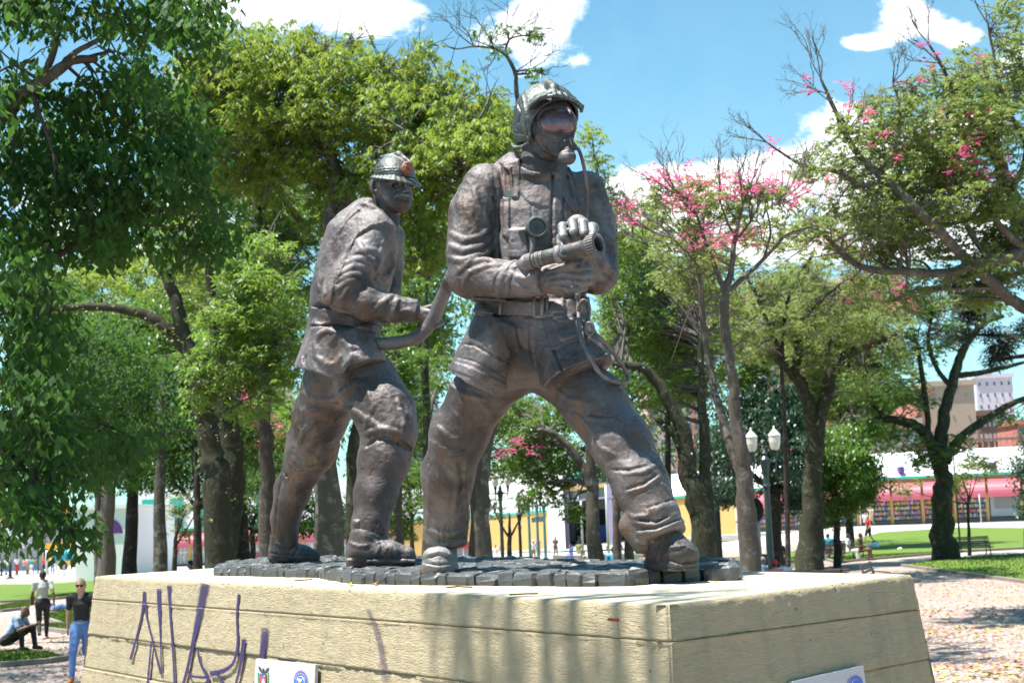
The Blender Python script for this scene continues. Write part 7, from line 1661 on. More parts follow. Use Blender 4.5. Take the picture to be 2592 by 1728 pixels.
# big light-green tree top right with long limbs and a few blossoms
bt = tree('huge pale green tree with long crossing bare limbs filling the upper right corner',
     [[(2860, 1380, 30, 60), (2820, 1100, 30, 50), (2760, 900, 30, 42), (2680, 740, 30, 34), (2600, 600, 30, 28), (2550, 480, 30, 22), (2520, 380, 30, 16), (2510, 260, 30, 9), (2490, 150, 30, 4)],
      [(2600, 640, 29, 17), (2500, 660, 28, 15), (2400, 690, 28, 12), (2300, 688, 28, 10), (2200, 682, 28, 9), (2140, 650, 28, 7), (2080, 590, 28, 5), (2020, 560, 28, 3)],
      [(2560, 760, 29, 15), (2450, 660, 28, 13), (2342, 551, 27, 13), (2266, 478, 27, 11), (2189, 409, 27, 9), (2143, 344, 27, 7), (2105, 260, 27, 5.5), (2078, 199, 27, 3)], [(2700, 800, 29, 18), (2620, 790, 29, 17), (2560, 760, 29, 15)],
      [(2240, 455, 27, 7), (2180, 470, 27, 7), (2120, 435, 27, 5.5), (2050, 425, 27, 4.5), (1990, 395, 27, 3.5), (1940, 360, 27, 2.5)], [(2225, 430, 27, 5), (2270, 370, 27, 4.5), (2278, 280, 27, 4), (2260, 210, 27, 2.5)],
      [(2520, 400, 29, 10), (2470, 330, 29, 8), (2420, 240, 29, 6), (2380, 160, 29, 4), (2350, 110, 29, 2.5)], [(2560, 480, 29, 9), (2600, 380, 29, 8), (2540, 250, 28, 5), (2510, 110, 28, 3.5), (2500, 60, 28, 2)], [(2550, 520, 29, 9), (2450, 440, 29, 8), (2360, 400, 29, 5), (2280, 390, 29, 3)],
      [(2500, 660, 28, 8), (2440, 560, 28, 7), (2380, 500, 28, 5), (2330, 480, 28, 3)], [(2600, 640, 29, 12), (2520, 560, 28, 9), (2500, 500, 28, 6)]],
     [(2400, 300, 29, 150, 110, 2.6, .62), (2480, 220, 29, 120, 100, 2.4, .55), (2540, 330, 29, 120, 130, 2.6, .6), (2350, 400, 29, 150, 100, 2.4, .6), (2450, 470, 29, 160, 100, 2.6, .6), (2320, 500, 29, 140, 100, 2.4, .6), (2560, 540, 29, 110, 110, 2.4, .6), (2380, 590, 29, 190, 80, 2.4, .55), (2250, 610, 29, 150, 70, 2, .5), (2250, 450, 28, 140, 120, 2, .35), (2150, 450, 28, 120, 110, 2, .3), (2080, 560, 28, 130, 90, 2, .35), (2230, 260, 28, 110, 80, 2, .35), (2300, 720, 30, 170, 60, 2, .35), (2540, 180, 28, 90, 110, 2, .4), (2580, 190, 29, 60, 80, 1.8, .7),
      (2140, 320, 27, 60, 40, 1.2, .5), (2100, 390, 27, 60, 40, 1.2, .45), (2200, 330, 27, 40, 40, 1.2, .4), (2060, 430, 27, 50, 30, 1, .4), (2400, 200, 29, 60, 50, 1.6, .6), (2300, 230, 28, 40, 40, 1.4, .35), (2480, 660, 29, 110, 50, 2, .7), (2590, 60, 28, 40, 60, 1.2, .7), (2160, 560, 28, 90, 40, 1.8, .5), (2220, 530, 30, 90, 60, 2, .7), (2290, 620, 30, 110, 50, 2, .7), (2420, 740, 31, 120, 40, 2, .45), (2540, 660, 30, 90, 70, 2, .8), (2120, 640, 30, 90, 40, 2, .5), (2250, 340, 29, 60, 60, 1.6, .6), (2560, 20, 27, 30, 24, .8, .7)],
     L_OLIVE, B_GREY, ln=.14, wd=.055, crad=.42, per=12, density=2.3, seed=65, twigs=6, ivy=1, extra=L_OLIVE,
     bare=[(2078, 199, 27, -.4, -.9, .7, 3), (2105, 260, 27, -.8, -.5, .6, 3), (1940, 360, 27, -.7, -.7, .5, 3), (2260, 210, 27, 0, -1, .5, 3), (2350, 110, 29, -.4, -.9, .6, 3), (2380, 160, 29, -.8, -.5, .7, 3), (2500, 60, 28, -.3, -.9, .7, 2), (2143, 344, 27, .5, -.8, .7, 3), (2189, 409, 27, -.9, .2, .7, 3), (2080, 590, 28, -.9, .2, .7, 3), (2200, 682, 28, -.5, -.7, .9, 3), (2420, 240, 29, .5, -.8, .7, 3), (2300, 688, 28, -.2, -.9, .9, 3), (2400, 690, 28, -.2, .9, .8, 2), (2240, 455, 27, -.5, .8, .8, 3)])
blossoms(bt, [(2360, 140, 28.5, 60, 40, .8), (2310, 200, 28, 40, 30, .8), (2040, 225, 27, 20, 20, .6), (2150, 220, 27, 20, 10, .5), (2130, 290, 27, 60, 30, .8), (2180, 270, 27, 30, 20, .8), (2470, 140, 28, 16, 20, .5), (2260, 380, 27, 60, 50, .8), (1950, 370, 27, 30, 20, .5), (2080, 470, 27, 60, 30, .8), (2470, 400, 28, 120, 150, 1)], 50, 12, ln=.12, wd=.055)
# araucaria-like dark clumps at the right edge
tree('black green conifer with tufted branch ends at the right edge of the picture',
     [[(2700, 1370, 40, 20), (2690, 1000, 40, 17), (2670, 600, 40, 12)], [(2690, 900, 40, 8), (2600, 900, 40, 6), (2530, 912, 40, 3)], [(2690, 800, 40, 8), (2580, 770, 40, 5), (2460, 740, 40, 3)], [(2690, 850, 40, 8), (2560, 850, 40, 5), (2440, 845, 40, 2.5)]],
     [(2445, 760, 40, 36, 46, 1, 1.5), (2425, 845, 40, 24, 24, .8, 1.5), (2520, 865, 40, 36, 34, 1, 1.4), (2525, 910, 40, 26, 22, .8, 1.3), (2420, 700, 40, 20, 20, .7, 1.3), (2590, 820, 40, 34, 40, 1), (2560, 700, 40, 40, 30, 1, .8), (2600, 620, 40, 34, 60, 1, .9)],
     L_BLACK, B_DARK, ln=.34, wd=.05, style='palm', droop=.2, crad=.4, per=14, density=1.5, seed=66, twigs=2)
# the far-off wooded mass that closes the view behind the park
def backwood():
    ch = []; r = np.random.default_rng(77)
    for k, (x0, x1, y0, y1, Y) in enumerate([(-60, 660, 560, 1240, 66), (440, 1100, 420, 1180, 70), (1000, 1260, 500, 1000, 72), (1260, 1480, 1010, 1200, 78), (1560, 1900, 640, 1180, 70), (1880, 2160, 840, 1160, 84)]):
        n = int((x1 - x0) * (y1 - y0) * (Y / FPX) ** 2 * 1.5)
        cc = P(r.uniform(x0, x1, n), r.uniform(y0, y1, n), Y + r.uniform(-3, 5, n)); ch.append(leaves(cc, .95, 30, .36, .15, 'leaf', .6, 70 + k, .7))
    o = leafmesh('treeline', ch, L_MID, None)
    tag(o, 'continuous wall of distant green foliage closing the park behind the nearer trees', 'trees', kind='stuff'); NLEAF[0] += len(o.data.polygons)
backwood()
print('LEAVES', NLEAF)
# ------------------------------------------------------------------ people
SK = [mat('skin_light', (.50, .28, .19), rough=.55), mat('skin_tan', (.34, .18, .11), rough=.55), mat('skin_brown', (.16, .08, .05), rough=.55)]
CL = {n: mat('cloth_' + n, c, rough=.85, rel=.12, relscale=14) for n, c in dict(black=(.018, .018, .022), white=(.72, .72, .74), jeans=(.10, .19, .42), navy=(.03, .04, .09), blue=(.03, .11, .48), skyblue=(.28, .38, .58), teal=(.05, .30, .42), pink=(.62, .25, .28),
      red=(.55, .03, .04), khaki=(.34, .25, .14), beige=(.44, .35, .26), olive=(.22, .22, .08), grey=(.42, .45, .42), brown=(.12, .06, .04), yellow=(.6, .42, .06), orange=(.58, .16, .03)).items()}
HR = {n: mat('hair_' + n, c, rough=.6) for n, c in dict(black=(.012, .010, .010), blonde=(.30, .19, .10), brown=(.06, .035, .02), grey=(.20, .20, .20)).items()}
POSE = {
 'stand': dict(pel=(0, 0, .95), che=(0, 0, 1.28), nek=(0, .01, 1.47), hea=(0, -.02, 1.61), hip=.09, kn=[(-.11, -.02, .50), (.11, -.02, .50)], an=[(-.12, .03, .08), (.12, .02, .08)], sh=.185, el=[(-.25, .03, 1.13), (.25, .03, 1.13)], wr=[(-.25, -.07, .88), (.25, -.07, .88)]),
 'walk': dict(pel=(0, 0, .93), che=(0, -.02, 1.27), nek=(0, -.02, 1.46), hea=(0, -.05, 1.60), hip=.09, kn=[(-.10, -.20, .52), (.09, -.02, .50)], an=[(-.10, -.30, .09), (.09, .30, .17)], sh=.185, el=[(-.25, .12, 1.15), (.25, -.08, 1.14)], wr=[(-.27, .16, .90), (.25, -.27, .95)]),
 'sit': dict(pel=(0, 0, .50), che=(0, -.02, .83), nek=(0, -.03, 1.02), hea=(0, -.06, 1.16), hip=.10, kn=[(-.13, -.44, .50), (.14, -.44, .50)], an=[(-.13, -.42, .08), (.14, -.48, .08)], sh=.185, el=[(-.25, -.03, .70), (.25, -.03, .70)], wr=[(-.12, -.28, .60), (.12, -.28, .60)]),
 'crouch': dict(pel=(0, 0, .22), che=(0, -.22, .52), nek=(0, -.33, .68), hea=(0, -.42, .80), hip=.10, kn=[(-.16, -.42, .48), (.14, -.52, .46)], an=[(-.14, -.42, .06), (.14, -.58, .06)], sh=.19, el=[(-.25, -.40, .42), (.25, -.42, .42)], wr=[(-.12, -.58, .50), (.12, -.60, .50)]),
 'lie': dict(pel=(0, 0, .12), che=(0, .35, .16), nek=(0, .52, .22), hea=(0, .64, .28), hip=.10, kn=[(-.12, -.40, .22), (.12, -.42, .12)], an=[(-.12, -.75, .08), (.12, -.84, .08)], sh=.18, el=[(-.3, .25, .08), (.3, .22, .08)], wr=[(-.3, .0, .08), (.25, 0, .10)]),
 'hold': dict(pel=(0, 0, .95), che=(0, 0, 1.28), nek=(0, .01, 1.47), hea=(0, -.05, 1.60), hip=.09, kn=[(-.11, -.02, .50), (.11, -.02, .50)], an=[(-.12, .03, .08), (.12, .02, .08)], sh=.185, el=[(-.24, -.03, 1.13), (.24, -.03, 1.13)], wr=[(-.08, -.24, 1.18), (.08, -.24, 1.18)])}
_pc = {}
def person_parts(pose, hv, kind):
    key = (pose, hv, kind)
    if key in _pc: return _pc[key]
    p = POSE[pose]; out = {}
    lo = (-.5, -1.0, -.02); hi = (.5, .95, 1.85)
    if pose in ('stand', 'walk', 'hold'): lo = (-.42, -.48, -.02); hi = (.42, .48, 1.84)
    V3 = lambda a, b, t: tuple(a[i] + (b[i] - a[i]) * t for i in range(3))
    hips = [(sx * p['hip'] + p['pel'][0], p['pel'][1], p['pel'][2] - .03) for sx in (-1, 1)]
    chn = np.array(p['nek']) - np.array(p['pel']); shl = [V3(p['pel'], p['nek'], .90) for _ in (0, 1)]; shl = [(shl[0][0] - p['sh'], shl[0][1], shl[0][2]), (shl[1][0] + p['sh'], shl[1][1], shl[1][2])]
    skirt = kind.get('shorts'); S = Sdf(lo, hi, hv)
    h = p['hea']; S.ell(h, (.075, .095, .115)); S.ell((h[0], h[1] - .05, h[2] - .05), (.052, .05, .06), k=.03); S.cap((h[0], h[1] - .09, h[2] - .0), .012, (h[0], h[1] - .105, h[2] - .03), .014, k=.012)
    for sx in (-1, 1): S.ell((h[0] + sx * .078, h[1] + .005, h[2] - .01), (.012, .02, .03), k=.006)
    S.cap(p['nek'], .05, (h[0], h[1] + .02, h[2] - .06), .047, k=.02); S.cap(V3(p['pel'], p['nek'], .75), .10, p['nek'], .05, k=.05)
    S.cap(p['pel'], .08, V3(p['pel'], p['nek'], .8), .08, k=.03)
    for i in (0, 1):
        S.cap(shl[i], .046, p['el'][i], .037, k=.04); S.cap(p['el'][i], .036, p['wr'][i], .026, k=.02)
        e, w = np.array(p['el'][i]), np.array(p['wr'][i]); d = (w - e) / np.linalg.norm(w - e); sx = -1 if i == 0 else 1
        S.cap(tuple(w + d * .02), .030, tuple(w + d * .075), .030, k=.012, sq=.6, axis=0)
        if hv < .016:
            for f in range(4): b = w + d * .08 + np.array([0, (f - 1.5) * .019, 0]); S.cap(tuple(b), .0105, tuple(b + d * (.062 - .006 * abs(f - 1.3)) + np.array([-sx * .012, 0, 0])), .0085, k=.004)
            b = w + d * .03 + np.array([0, -.03, 0]); S.cap(tuple(b), .012, tuple(b + d * .05 + np.array([0, -.018, 0])), .009, k=.006)
        else: S.cap(tuple(w + d * .08), .028, tuple(w + d * .13), .020, k=.01, sq=.6, axis=0)
        S.cap(hips[i], .09, p['kn'][i], .055, k=.05); S.cap(p['kn'][i], .055, p['an'][i], .038, k=.03)
        a = p['an'][i]; S.cap(a, .035, (a[0], a[1] - .12, a[2] - .03), .028, k=.02)
    out['body'] = S.net()
    S = Sdf(lo, hi, hv)                                             # top
    fem = kind.get('fem')
    S.cap(V3(p['pel'], p['nek'], .05), .14 if not fem else .132, V3(p['pel'], p['nek'], .74), .155 if not fem else .135, k=.05, sq=.72, axis=1); S.cap(shl[0], .068, shl[1], .068, k=.06); S.cap(V3(p['pel'], p['nek'], .7), .13, V3(p['pel'], p['nek'], .93), .07, k=.05)
    if fem: 
        for sx in (-1, 1): c = V3(p['pel'], p['nek'], .66); S.ell((c[0] + sx * .065, c[1] - .085, c[2]), (.062, .055, .062), k=.03)
    if not kind.get('tank'):
        ln_ = 1.0 if kind.get('long') else .62
        for i in (0, 1):
            e = V3(shl[i], p['el'][i], ln_); S.cap(shl[i], .066, e, .056, k=.03)
            if kind.get('long'): S.cap(p['el'][i], .052, V3(p['el'][i], p['wr'][i], .92), .040, k=.02)
    S.ell((p['nek'][0], p['nek'][1] - .055, p['nek'][2] + .0), (.058, .07, .075), sub=True, k=.01)
    out['shirt'] = S.net(lambda v: .010 * fbm(v * np.array([13, 13, 9]), 3))
    S = Sdf(lo, hi, hv)
    S.cap(p['pel'], .125, V3(p['pel'], p['nek'], .16), .122, k=.03, sq=.8, axis=1)
    for i in (0, 1):
        kf = .9 if skirt else 1.0; S.cap(hips[i], .105, V3(hips[i], p['kn'][i], kf), .068 if not skirt else .085, k=.05)
        if not skirt: S.cap(p['kn'][i], .067, V3(p['kn'][i], p['an'][i], .93), .048, k=.03)
    out['trousers'] = S.net(lambda v: .008 * fbm(v * np.array([10, 10, 22]) + 3, 3))
    S = Sdf(lo, hi, hv)
    for i in (0, 1): a = p['an'][i]; S.cap((a[0], a[1] + .025, a[2] - .025), .043, (a[0], a[1] - .14, a[2] - .045), .036, k=.02)
    out['shoes'] = S.net()
    S = Sdf(lo, hi, hv); hs = kind.get('hair_style', 'short')
    if hs != 'bald':
        S.ell((h[0], h[1] + .014, h[2] + .018), (.084, .100, .114)); S.ell((h[0], h[1] - .10, h[2] - .045), (.075, .08, .10), sub=True, k=.01); S.cap((h[0] - .2, h[1] - .02, h[2] - .12), .075, (h[0] + .2, h[1] - .02, h[2] - .12), .075, sub=True, k=.01) if hs != 'long' else None
        if hs == 'long': S.cap((h[0], h[1] + .06, h[2]), .08, (h[0], h[1] + .08, h[2] - .24), .07, k=.03)
        if hs == 'tail': S.ell((h[0] + .01, h[1] + .11, h[2] + .0), (.035, .04, .04), k=.02); S.cap((h[0], h[1] + .12, h[2] - .01), .028, (h[0] + .03, h[1] + .12, h[2] - .16), .02, k=.02)
        if hs == 'bun': S.ell((h[0], h[1] + .09, h[2] + .05), (.06, .06, .06), k=.03)
        out['hair'] = S.net(lambda v: .007 * fbm(v * np.array([40, 40, 12]), 2))
    if kind.get('cap'):
        S = Sdf(lo, hi, hv); S.ell((h[0], h[1] + .005, h[2] + .035), (.088, .106, .100)); S.plane((0, 0, h[2] + .02), (0, .1, -1)); S.cap((h[0] - .03, h[1] - .10, h[2] + .032), .035, (h[0] + .03, h[1] - .10, h[2] + .032), .035, k=.01, sq=.3); S.cap((h[0], h[1] - .15, h[2] + .03), .045, (h[0], h[1] - .06, h[2] + .035), .06, k=.01, sq=.2)
        out['cap'] = S.net()
    out = {k: npmesh(k, v, f) for k, (v, f) in out.items()}
    for me in out.values(): me.shade_smooth(); me.materials.append(None)
    _pc[key] = out; return out
class KD(dict):
    def __hash__(s): return hash(tuple(sorted(s.items())))
    def __eq__(s, o): return tuple(sorted(s.items())) == tuple(sorted(o.items()))
def person(x, h, pose, face, label, shirt='white', pants='navy', hair='black', skin=1, group=None, hv=None, dz=0.0, H=1.68, Y=None, shoe='black', scale=None, loc=None, **kind):
    """x: photo column; h: standing height in photo pixels (sets the distance); face: degrees, 0 looks at the camera, 90 to the right"""
    Y = Y or H * FPX / h; hv = hv or (.011 if Y < 38 else .02 if Y < 75 else .034)
    r = ray(x, 1400); s = Y / r[1]; X = float(r[0] * s); sc_ = scale or H / 1.725
    root = empty('person', loc or (X, Y, float(gz(X, Y)) + dz), R_(face), label, 'person', group); root.scale = (sc_,) * 3
    kd = KD(kind); parts = person_parts(pose, hv, kd)
    mm = {'body': SK[skin], 'shirt': CL[shirt], 'trousers': CL[pants], 'shoes': CL[shoe], 'hair': HR.get(hair, HR['black']), 'cap': CL[kind.get('cap')] if kind.get('cap') else None}
    for k, me in parts.items():
        o = bpy.data.objects.new(k, me); C.objects.link(o); o.parent = root
        o.material_slots[0].link = 'OBJECT'; o.material_slots[0].material = mm[k]
    return root
def local(root, mb, name, m, smooth=False):
    o = mb.build(name, m, root, smooth, local=True); return o
# near walkers on the left
w1 = person(206, 252, 'walk', 4, 'woman in black t-shirt, jeans and dark sunglasses walking beside the pedestal', 'black', 'jeans', 'blonde', 0, shoe='orange', fem=True, **{'hair_style': 'tail'})
hd = POSE['walk']['hea']
g_ = MB()
for sx in (-1, 1): g_.lathe([(.001, 0), (.026, .002), (.026, .010), (.001, .012)], (hd[0] + sx * .033, hd[1] - .094, hd[2] + .012), 12, Matrix.Rotation(R_(90), 4, 'X'))
g_.box((-.07, hd[1] - .104, hd[2] + .018), (.07, hd[1] - .096, hd[2] + .026)); local(w1, g_, 'sunglasses', CL['black'])
local(w1, MB().tube([(.118 * math.cos(a), .090 * math.sin(a) - .005, .985) for a in [i * math.pi / 8 for i in range(17)]], .017, 6), 'belt', CL['beige'])
w2 = person(108, 168, 'walk', 200, 'woman in pale green top and black trousers walking away with a shoulder bag', 'grey', 'black', 'black', 2, fem=True)
local(w2, MB().tube([(.16, -.10, 1.42), (.21, -.14, 1.2), (.24, -.12, 1.0)], .012, 5), 'bag_strap', CL['brown']); local(w2, MB().box((.20, -.28, .86), (.30, .08, 1.10)), 'handbag', CL['brown'])
m3g = GG(52, 1655)
m3 = person(52, 200, 'crouch', 82, 'bald man in light blue shirt sitting hunched on the lawn kerb', 'skyblue', 'black', skin=2, loc=tuple(m3g + Vector((-.3, 0, .10))), hv=.012, Y=30, scale=1.0, hair_style='bald')
person(138, 150, 'lie', 75, 'person in blue jeans lying on the left lawn behind the walking women', 'black', 'jeans', 'black', 1, Y=52)
person(486, 100, 'sit', -75, 'young man in blue and yellow shirt looking down behind the left end of the pedestal', 'blue', 'navy', 'black', 1, Y=48, dz=.25, scale=1.1)
person(449, 39, 'hold', 10, 'person in pale top and jeans standing in the shop doorway between red awnings', 'pink', 'jeans', 'black', 1)
# middle distance, centre
G1 = 'people in the park behind the statues'
person(1255, 54, 'sit', -20, 'man in white seated left of the triple lamp post', 'white', 'white', 'brown', 1, G1, dz=.1); person(1270, 50, 'sit', 30, 'woman in pale pink seated next to the man in white', 'pink', 'white', 'brown', 1, G1, dz=.1)
person(1350, 56, 'stand', 10, 'tall man in white t-shirt with white cap standing on the plaza', 'white', 'khaki', 'black', 1, G1, cap='white'); person(1364, 50, 'walk', -20, 'person in pinkish top walking close behind the man in white', 'pink', 'beige', 'black', 1, G1)
person(1407, 52, 'stand', 160, 'dark haired woman in brown dress standing alone on the plaza', 'brown', 'brown', 'black', 2, G1)
person(1447, 66, 'sit', -70, 'man in bright blue shirt sitting sideways reading his hands', 'blue', 'jeans', 'black', 1, G1, dz=.35); person(1466, 60, 'sit', 140, 'person in olive green shirt seated behind the man in bright blue', 'olive', 'olive', 'black', 2, G1, dz=.35)
person(1494, 134, 'sit', 178, 'man in beige shirt seen from behind just above the bronze slab', 'beige', 'navy', 'black', 2, G1, dz=.62); person(1554, 134, 'sit', 182, 'man in light blue shirt seen from behind just above the bronze slab', 'teal', 'navy', 'black', 2, G1, dz=.62)
person(1632, 95, 'sit', 175, 'person in red and orange top beside the right boot of the front firefighter', 'orange', 'red', 'brown', 1, G1, dz=.2); person(1621, 95, 'sit', 170, 'person with white cap bending beside the one in red and orange', 'white', 'white', 'black', 1, G1, dz=-.05, cap='white')
person(1815, 53, 'stand', 15, 'young person in black top and blue shorts by the yellow wall', 'black', 'jeans', 'brown', 1, G1, shorts=True)
# right hand benches
person(1958, 170, 'sit', 170, 'man in pink shirt and red cap embracing his companion on the bench', 'pink', 'jeans', 'black', 1, dz=.0, cap='red'); person(1982, 165, 'sit', 200, 'woman in white tank top leaning on the man with the red cap', 'white', 'jeans', 'brown', 1, tank=True)
person(1930, 150, 'sit', 175, 'grey haired man in blue shirt seated behind the couple', 'skyblue', 'navy', 'grey', 1)
person(2147, 92, 'sit', 68, 'man all in white sitting on the bench under the mossy tree', 'white', 'white', 'black', 2, cap=None); person(2178, 92, 'sit', 60, 'long haired woman in brown seated beside the man all in white', 'brown', 'brown', 'brown', 2)
person(2099, 88, 'sit', 185, 'man in teal shirt seen from behind on the bench under the mossy tree', 'teal', 'black', 'black', 2); person(2068, 88, 'sit', 170, 'dark figure seated left of the man in teal', 'black', 'black', 'black', 2); person(2079, 60, 'sit', 20, 'child whose head shows between the two seated men', 'brown', 'black', 'black', 1, H=1.3)
person(1975, 92, 'sit', 30, 'person in black slumped in a dark chair beside the double lamp post', 'black', 'black', 'black', 2)
person(2203, 70, 'walk', -60, 'blonde girl in red top and black shorts walking toward the shops', 'red', 'black', 'blonde', 0, shorts=True); person(2212, 52, 'walk', -40, 'person in khaki trousers stepping behind the girl in red', 'beige', 'khaki', 'brown', 1)
person(2442, 42, 'walk', 80, 'woman in white top walking past the shop windows behind the black pole', 'white', 'pink', 'black', 0, shorts=True); person(2196, 36, 'sit', 10, 'person in white squatting in front of the bookshop window', 'white', 'white', 'black', 0, Y=116)
# entrance hall crowd and left street crowd
rp_ = random.Random(8)
tops = ['white', 'red', 'black', 'blue', 'pink', 'teal', 'yellow', 'skyblue']
desc = {}
for i, (x, t, b, Y) in enumerate([(1462, 'black', 'white', 149), (1468, 'white', 'black', 150), (1499, 'white', 'red', 150), (1530, 'red', 'navy', 152), (1537, 'red', 'black', 151), (1556, 'black', 'jeans', 153), (1562, 'white', 'navy', 154), (1569, 'red', 'black', 155), (1575, 'brown', 'black', 152)]):
    person(x, 40, ('stand', 'walk')[i % 2], rp_.choice((0, 90, 180, -90)), ['woman in black top just inside the left column of the hall', 'person in white top with black trousers near the left column', 'person in white and red crossing the hall entrance', 'person in red top beside the middle trunk', 'shopper in red at the foot of the lilac column', 'shopper in black top right of the lilac column', 'shopper in white top with navy trousers right of the lilac column', 'shopper in dark red top deep in the hall', 'shopper in brown top at the right of the hall'][i], t, b, 'black', 1 + i % 2, 'shoppers in the entrance hall', Y=Y)
for i, (x, t, b, hh) in enumerate([(-8, 'white', 'black', 1.7), (4, 'skyblue', 'navy', 1.6), (18, 'white', 'jeans', 1.7), (43, 'white', 'red', 1.75), (62, 'pink', 'jeans', 1.6), (70, 'beige', 'khaki', 1.7), (80, 'teal', 'white', 1.65), (88, 'olive', 'jeans', 1.6), (112, 'red', 'black', 1.6), (133, 'white', 'jeans', 1.6), (141, 'teal', 'white', 1.65)]):
    person(x, 40, ('walk', 'stand')[i % 2], rp_.choice((60, 90, -90, 180, 0)), ['man in white top and black trousers at the left border', 'person in pale blue near the left border', 'person in white top and jeans left of the shelter post', 'man in white shirt and red shorts at the bus shelter', 'person in pink top and jeans beside the shelter', 'person in beige walking before the yellow bus', 'person in teal top and white trousers before the yellow bus', 'person in olive top next to the one in teal', 'person in red top under the grey pole', 'person in white top and jeans left of the phone booth', 'person in teal top right beside the phone booth'][i], t, b, 'black', 1 + i % 2, 'people waiting in the street at the left', Y=134, H=hh, shorts=(b == 'red'))
# ------------------------------------------------------------------ street furniture
M_IRG = mat('cast_iron_green', (.022, .050, .048), rough=.4, rel=.2); M_IRB = mat('cast_iron_black', (.014, .016, .018), rough=.45); M_IRT = mat('cast_iron_teal', (.06, .17, .17), rough=.45, rel=.15)
def opal(nt, b):
    b.inputs['Base Color'].default_value = (.80, .76, .68, 1); b.inputs['Roughness'].default_value = .25
    b.inputs['Subsurface Weight'].default_value = .0
M_OPAL = mat('opal_glass', (.8, .76, .68), build=opal); M_LWH = mat('lantern_cap', (.74, .72, .66), rough=.4)
def lantern(par, x, z, y=0, s=1.0):
    l = MB().lathe([(.055, 0), (.12, .05), (.155, .22), (.165, .36), (.16, .40)], (x, y, z), 16).build('lantern', M_OPAL, par, smooth=False, local=True)
    MB().lathe([(.175, .40), (.178, .43), (.15, .47), (.09, .54), (.05, .58), (.02, .63), (.03, .66), (.004, .70)], (x, y, z), 16).build('lantern_cap', M_LWH, l, smooth=False, local=True)
    MB().lathe([(.03, -.28), (.05, -.20), (.055, -.10), (.075, -.02), (.07, .01)], (x, y, z), 12).build('lantern_socket', M_IRG, l, smooth=False, local=True)
    return l
def lamp(x, y_lant, Y, label, arms, cat='street lamp', m=M_IRG, lean=0, pr=.10, hgt=None, group=None):
    """arms: horizontal offsets (m) of the lanterns; y_lant: pixel of lantern bottoms"""
    b = PV(x, 1400, Y); b.z = float(gz(b.x, b.y)); zl = PV(x, y_lant, Y).z - b.z
    r = empty('street_lamp', b, 0, label, cat, group)
    MB().lathe([(.34, 0), (.34, .10), (.26, .14), (.24, .30), (.18, .42), (.15, .60), (pr + .02, .78), (pr + .03, .82), (pr, .88), (pr * .8, zl - 1.05), (pr * .95, zl - 1.0)], (0, 0, 0), 16).build('post', m, r, local=True)
    MB().lathe([(pr * .95, zl - 1.0), (pr * 1.15, zl - .96), (pr * .9, zl - .90), (pr * .75, zl - .70), (pr * 1.35, zl - .35), (pr * 1.5, zl - .22), (pr * .7, zl - .12), (pr * .9, zl - .05), (.03, zl + .06), (.005, zl + .12)], (0, 0, 0), 14).build('ornament', m, r, local=True)
    for ax, ay, dz in arms:
        if abs(ax) + abs(ay) > .05:
            L = Vector((ax, ay, 0)); MB().tube([(0, 0, zl - .30), L * .5 + Vector((0, 0, zl - .26)), L * .92 + Vector((0, 0, zl - .30)), L + Vector((0, 0, zl - .18 + dz))], [.045, .035, .035, .04], 8).build('arm', m, r, local=True, smooth=True)
            MB().tube([L * .98 + Vector((0, 0, zl - .18 + dz)), L * .98 + Vector((0, 0, zl - .80 + dz))], [.035, .006], 8).build('pendant', m, r, local=True, smooth=True)
        lantern(r, ax, zl + dz, ay)
    return r
lamp(1950, 1142, 40, 'double white lanterns on a dark green cast iron post before the evergreen', [(-.335, .05, 0), (.30, -.05, .02)])
lamp(1272, 1232, 62, 'triple lantern lamp post left of the crooked limb tree', [(-.52, .1, .45), (-.20, -.2, .02), (.34, 0, .05)], pr=.09)
lamp(1822, 1120, 60, 'black lamp post with flared foot between the ivy trunk and the bumpy trunk', [(-.3, 0, 0), (.3, 0, 0)], m=M_IRB, pr=.12)
lamp(1318, 1290, 78, 'black lamp post with hidden head right of the triple lantern', [(0, 0, .3)], m=M_IRB, pr=.10)
for x, lb in ((1342, 'left teal lamp post of the three on the plaza'), (1363, 'middle teal lamp post of the three on the plaza'), (1381, 'right teal lamp post of the three, on a pale stone block')):
    lamp(x, 1268, 92, lb, [(-.25, 0, 0), (.25, 0, 0)], m=M_IRT, pr=.10, group='three teal lamp posts')
def pole(x, y0, y1, Y, r, m, label, name='pole', extra=None):
    b = PV(x, 1400, Y); b.z = float(gz(b.x, b.y)); z = PV(x, y0, Y).z - b.z
    e = empty(name, b, 0, label, 'pole'); MB().tube([(0, 0, 0), (0, 0, z)], [r, r * .8], 10).build('shaft', m, e, smooth=True, local=True)
    MB().lathe([(r * 2.4, 0), (r * 2.4, .08), (r * 1.2, .14)], (0, 0, 0), 10).build('foot', m, e, local=True)
    if extra: extra(e, z)
    return e
M_PLG = mat('galvanised', (.42, .43, .44), rough=.4, metal=.3)
pole(1476, 1265, 1390, 110, .10, M_PLG, 'pale grey pole left of the middle trunk before the hall')
pole(1541, 1225, 1390, 118, .12, M_PLG, 'white flag pole before the lilac column of the hall')
pole(1572, 1330, 1400, 82, .06, M_IRB, 'small black lamp pole with flat head near the hall', extra=lambda e, z: MB().lathe([(.06, z - .1), (.30, z), (.34, z + .12), (.22, z + .22), (.05, z + .26)], (0, 0, 0), 14).build('lamp_head', M_LWH, e, local=True))
pole(1925, 1252, 1385, 58, .06, M_PLG, 'grey sign pole with dark round sign in front of the red awning', extra=lambda e, z: MB().prism([(.35 * math.cos(a * .5) - .12, -.07, z - .6 + .5 * math.sin(a * .5)) for a in range(13)], (0, .03, 0)).build('sign', M_IRB, e, local=True))
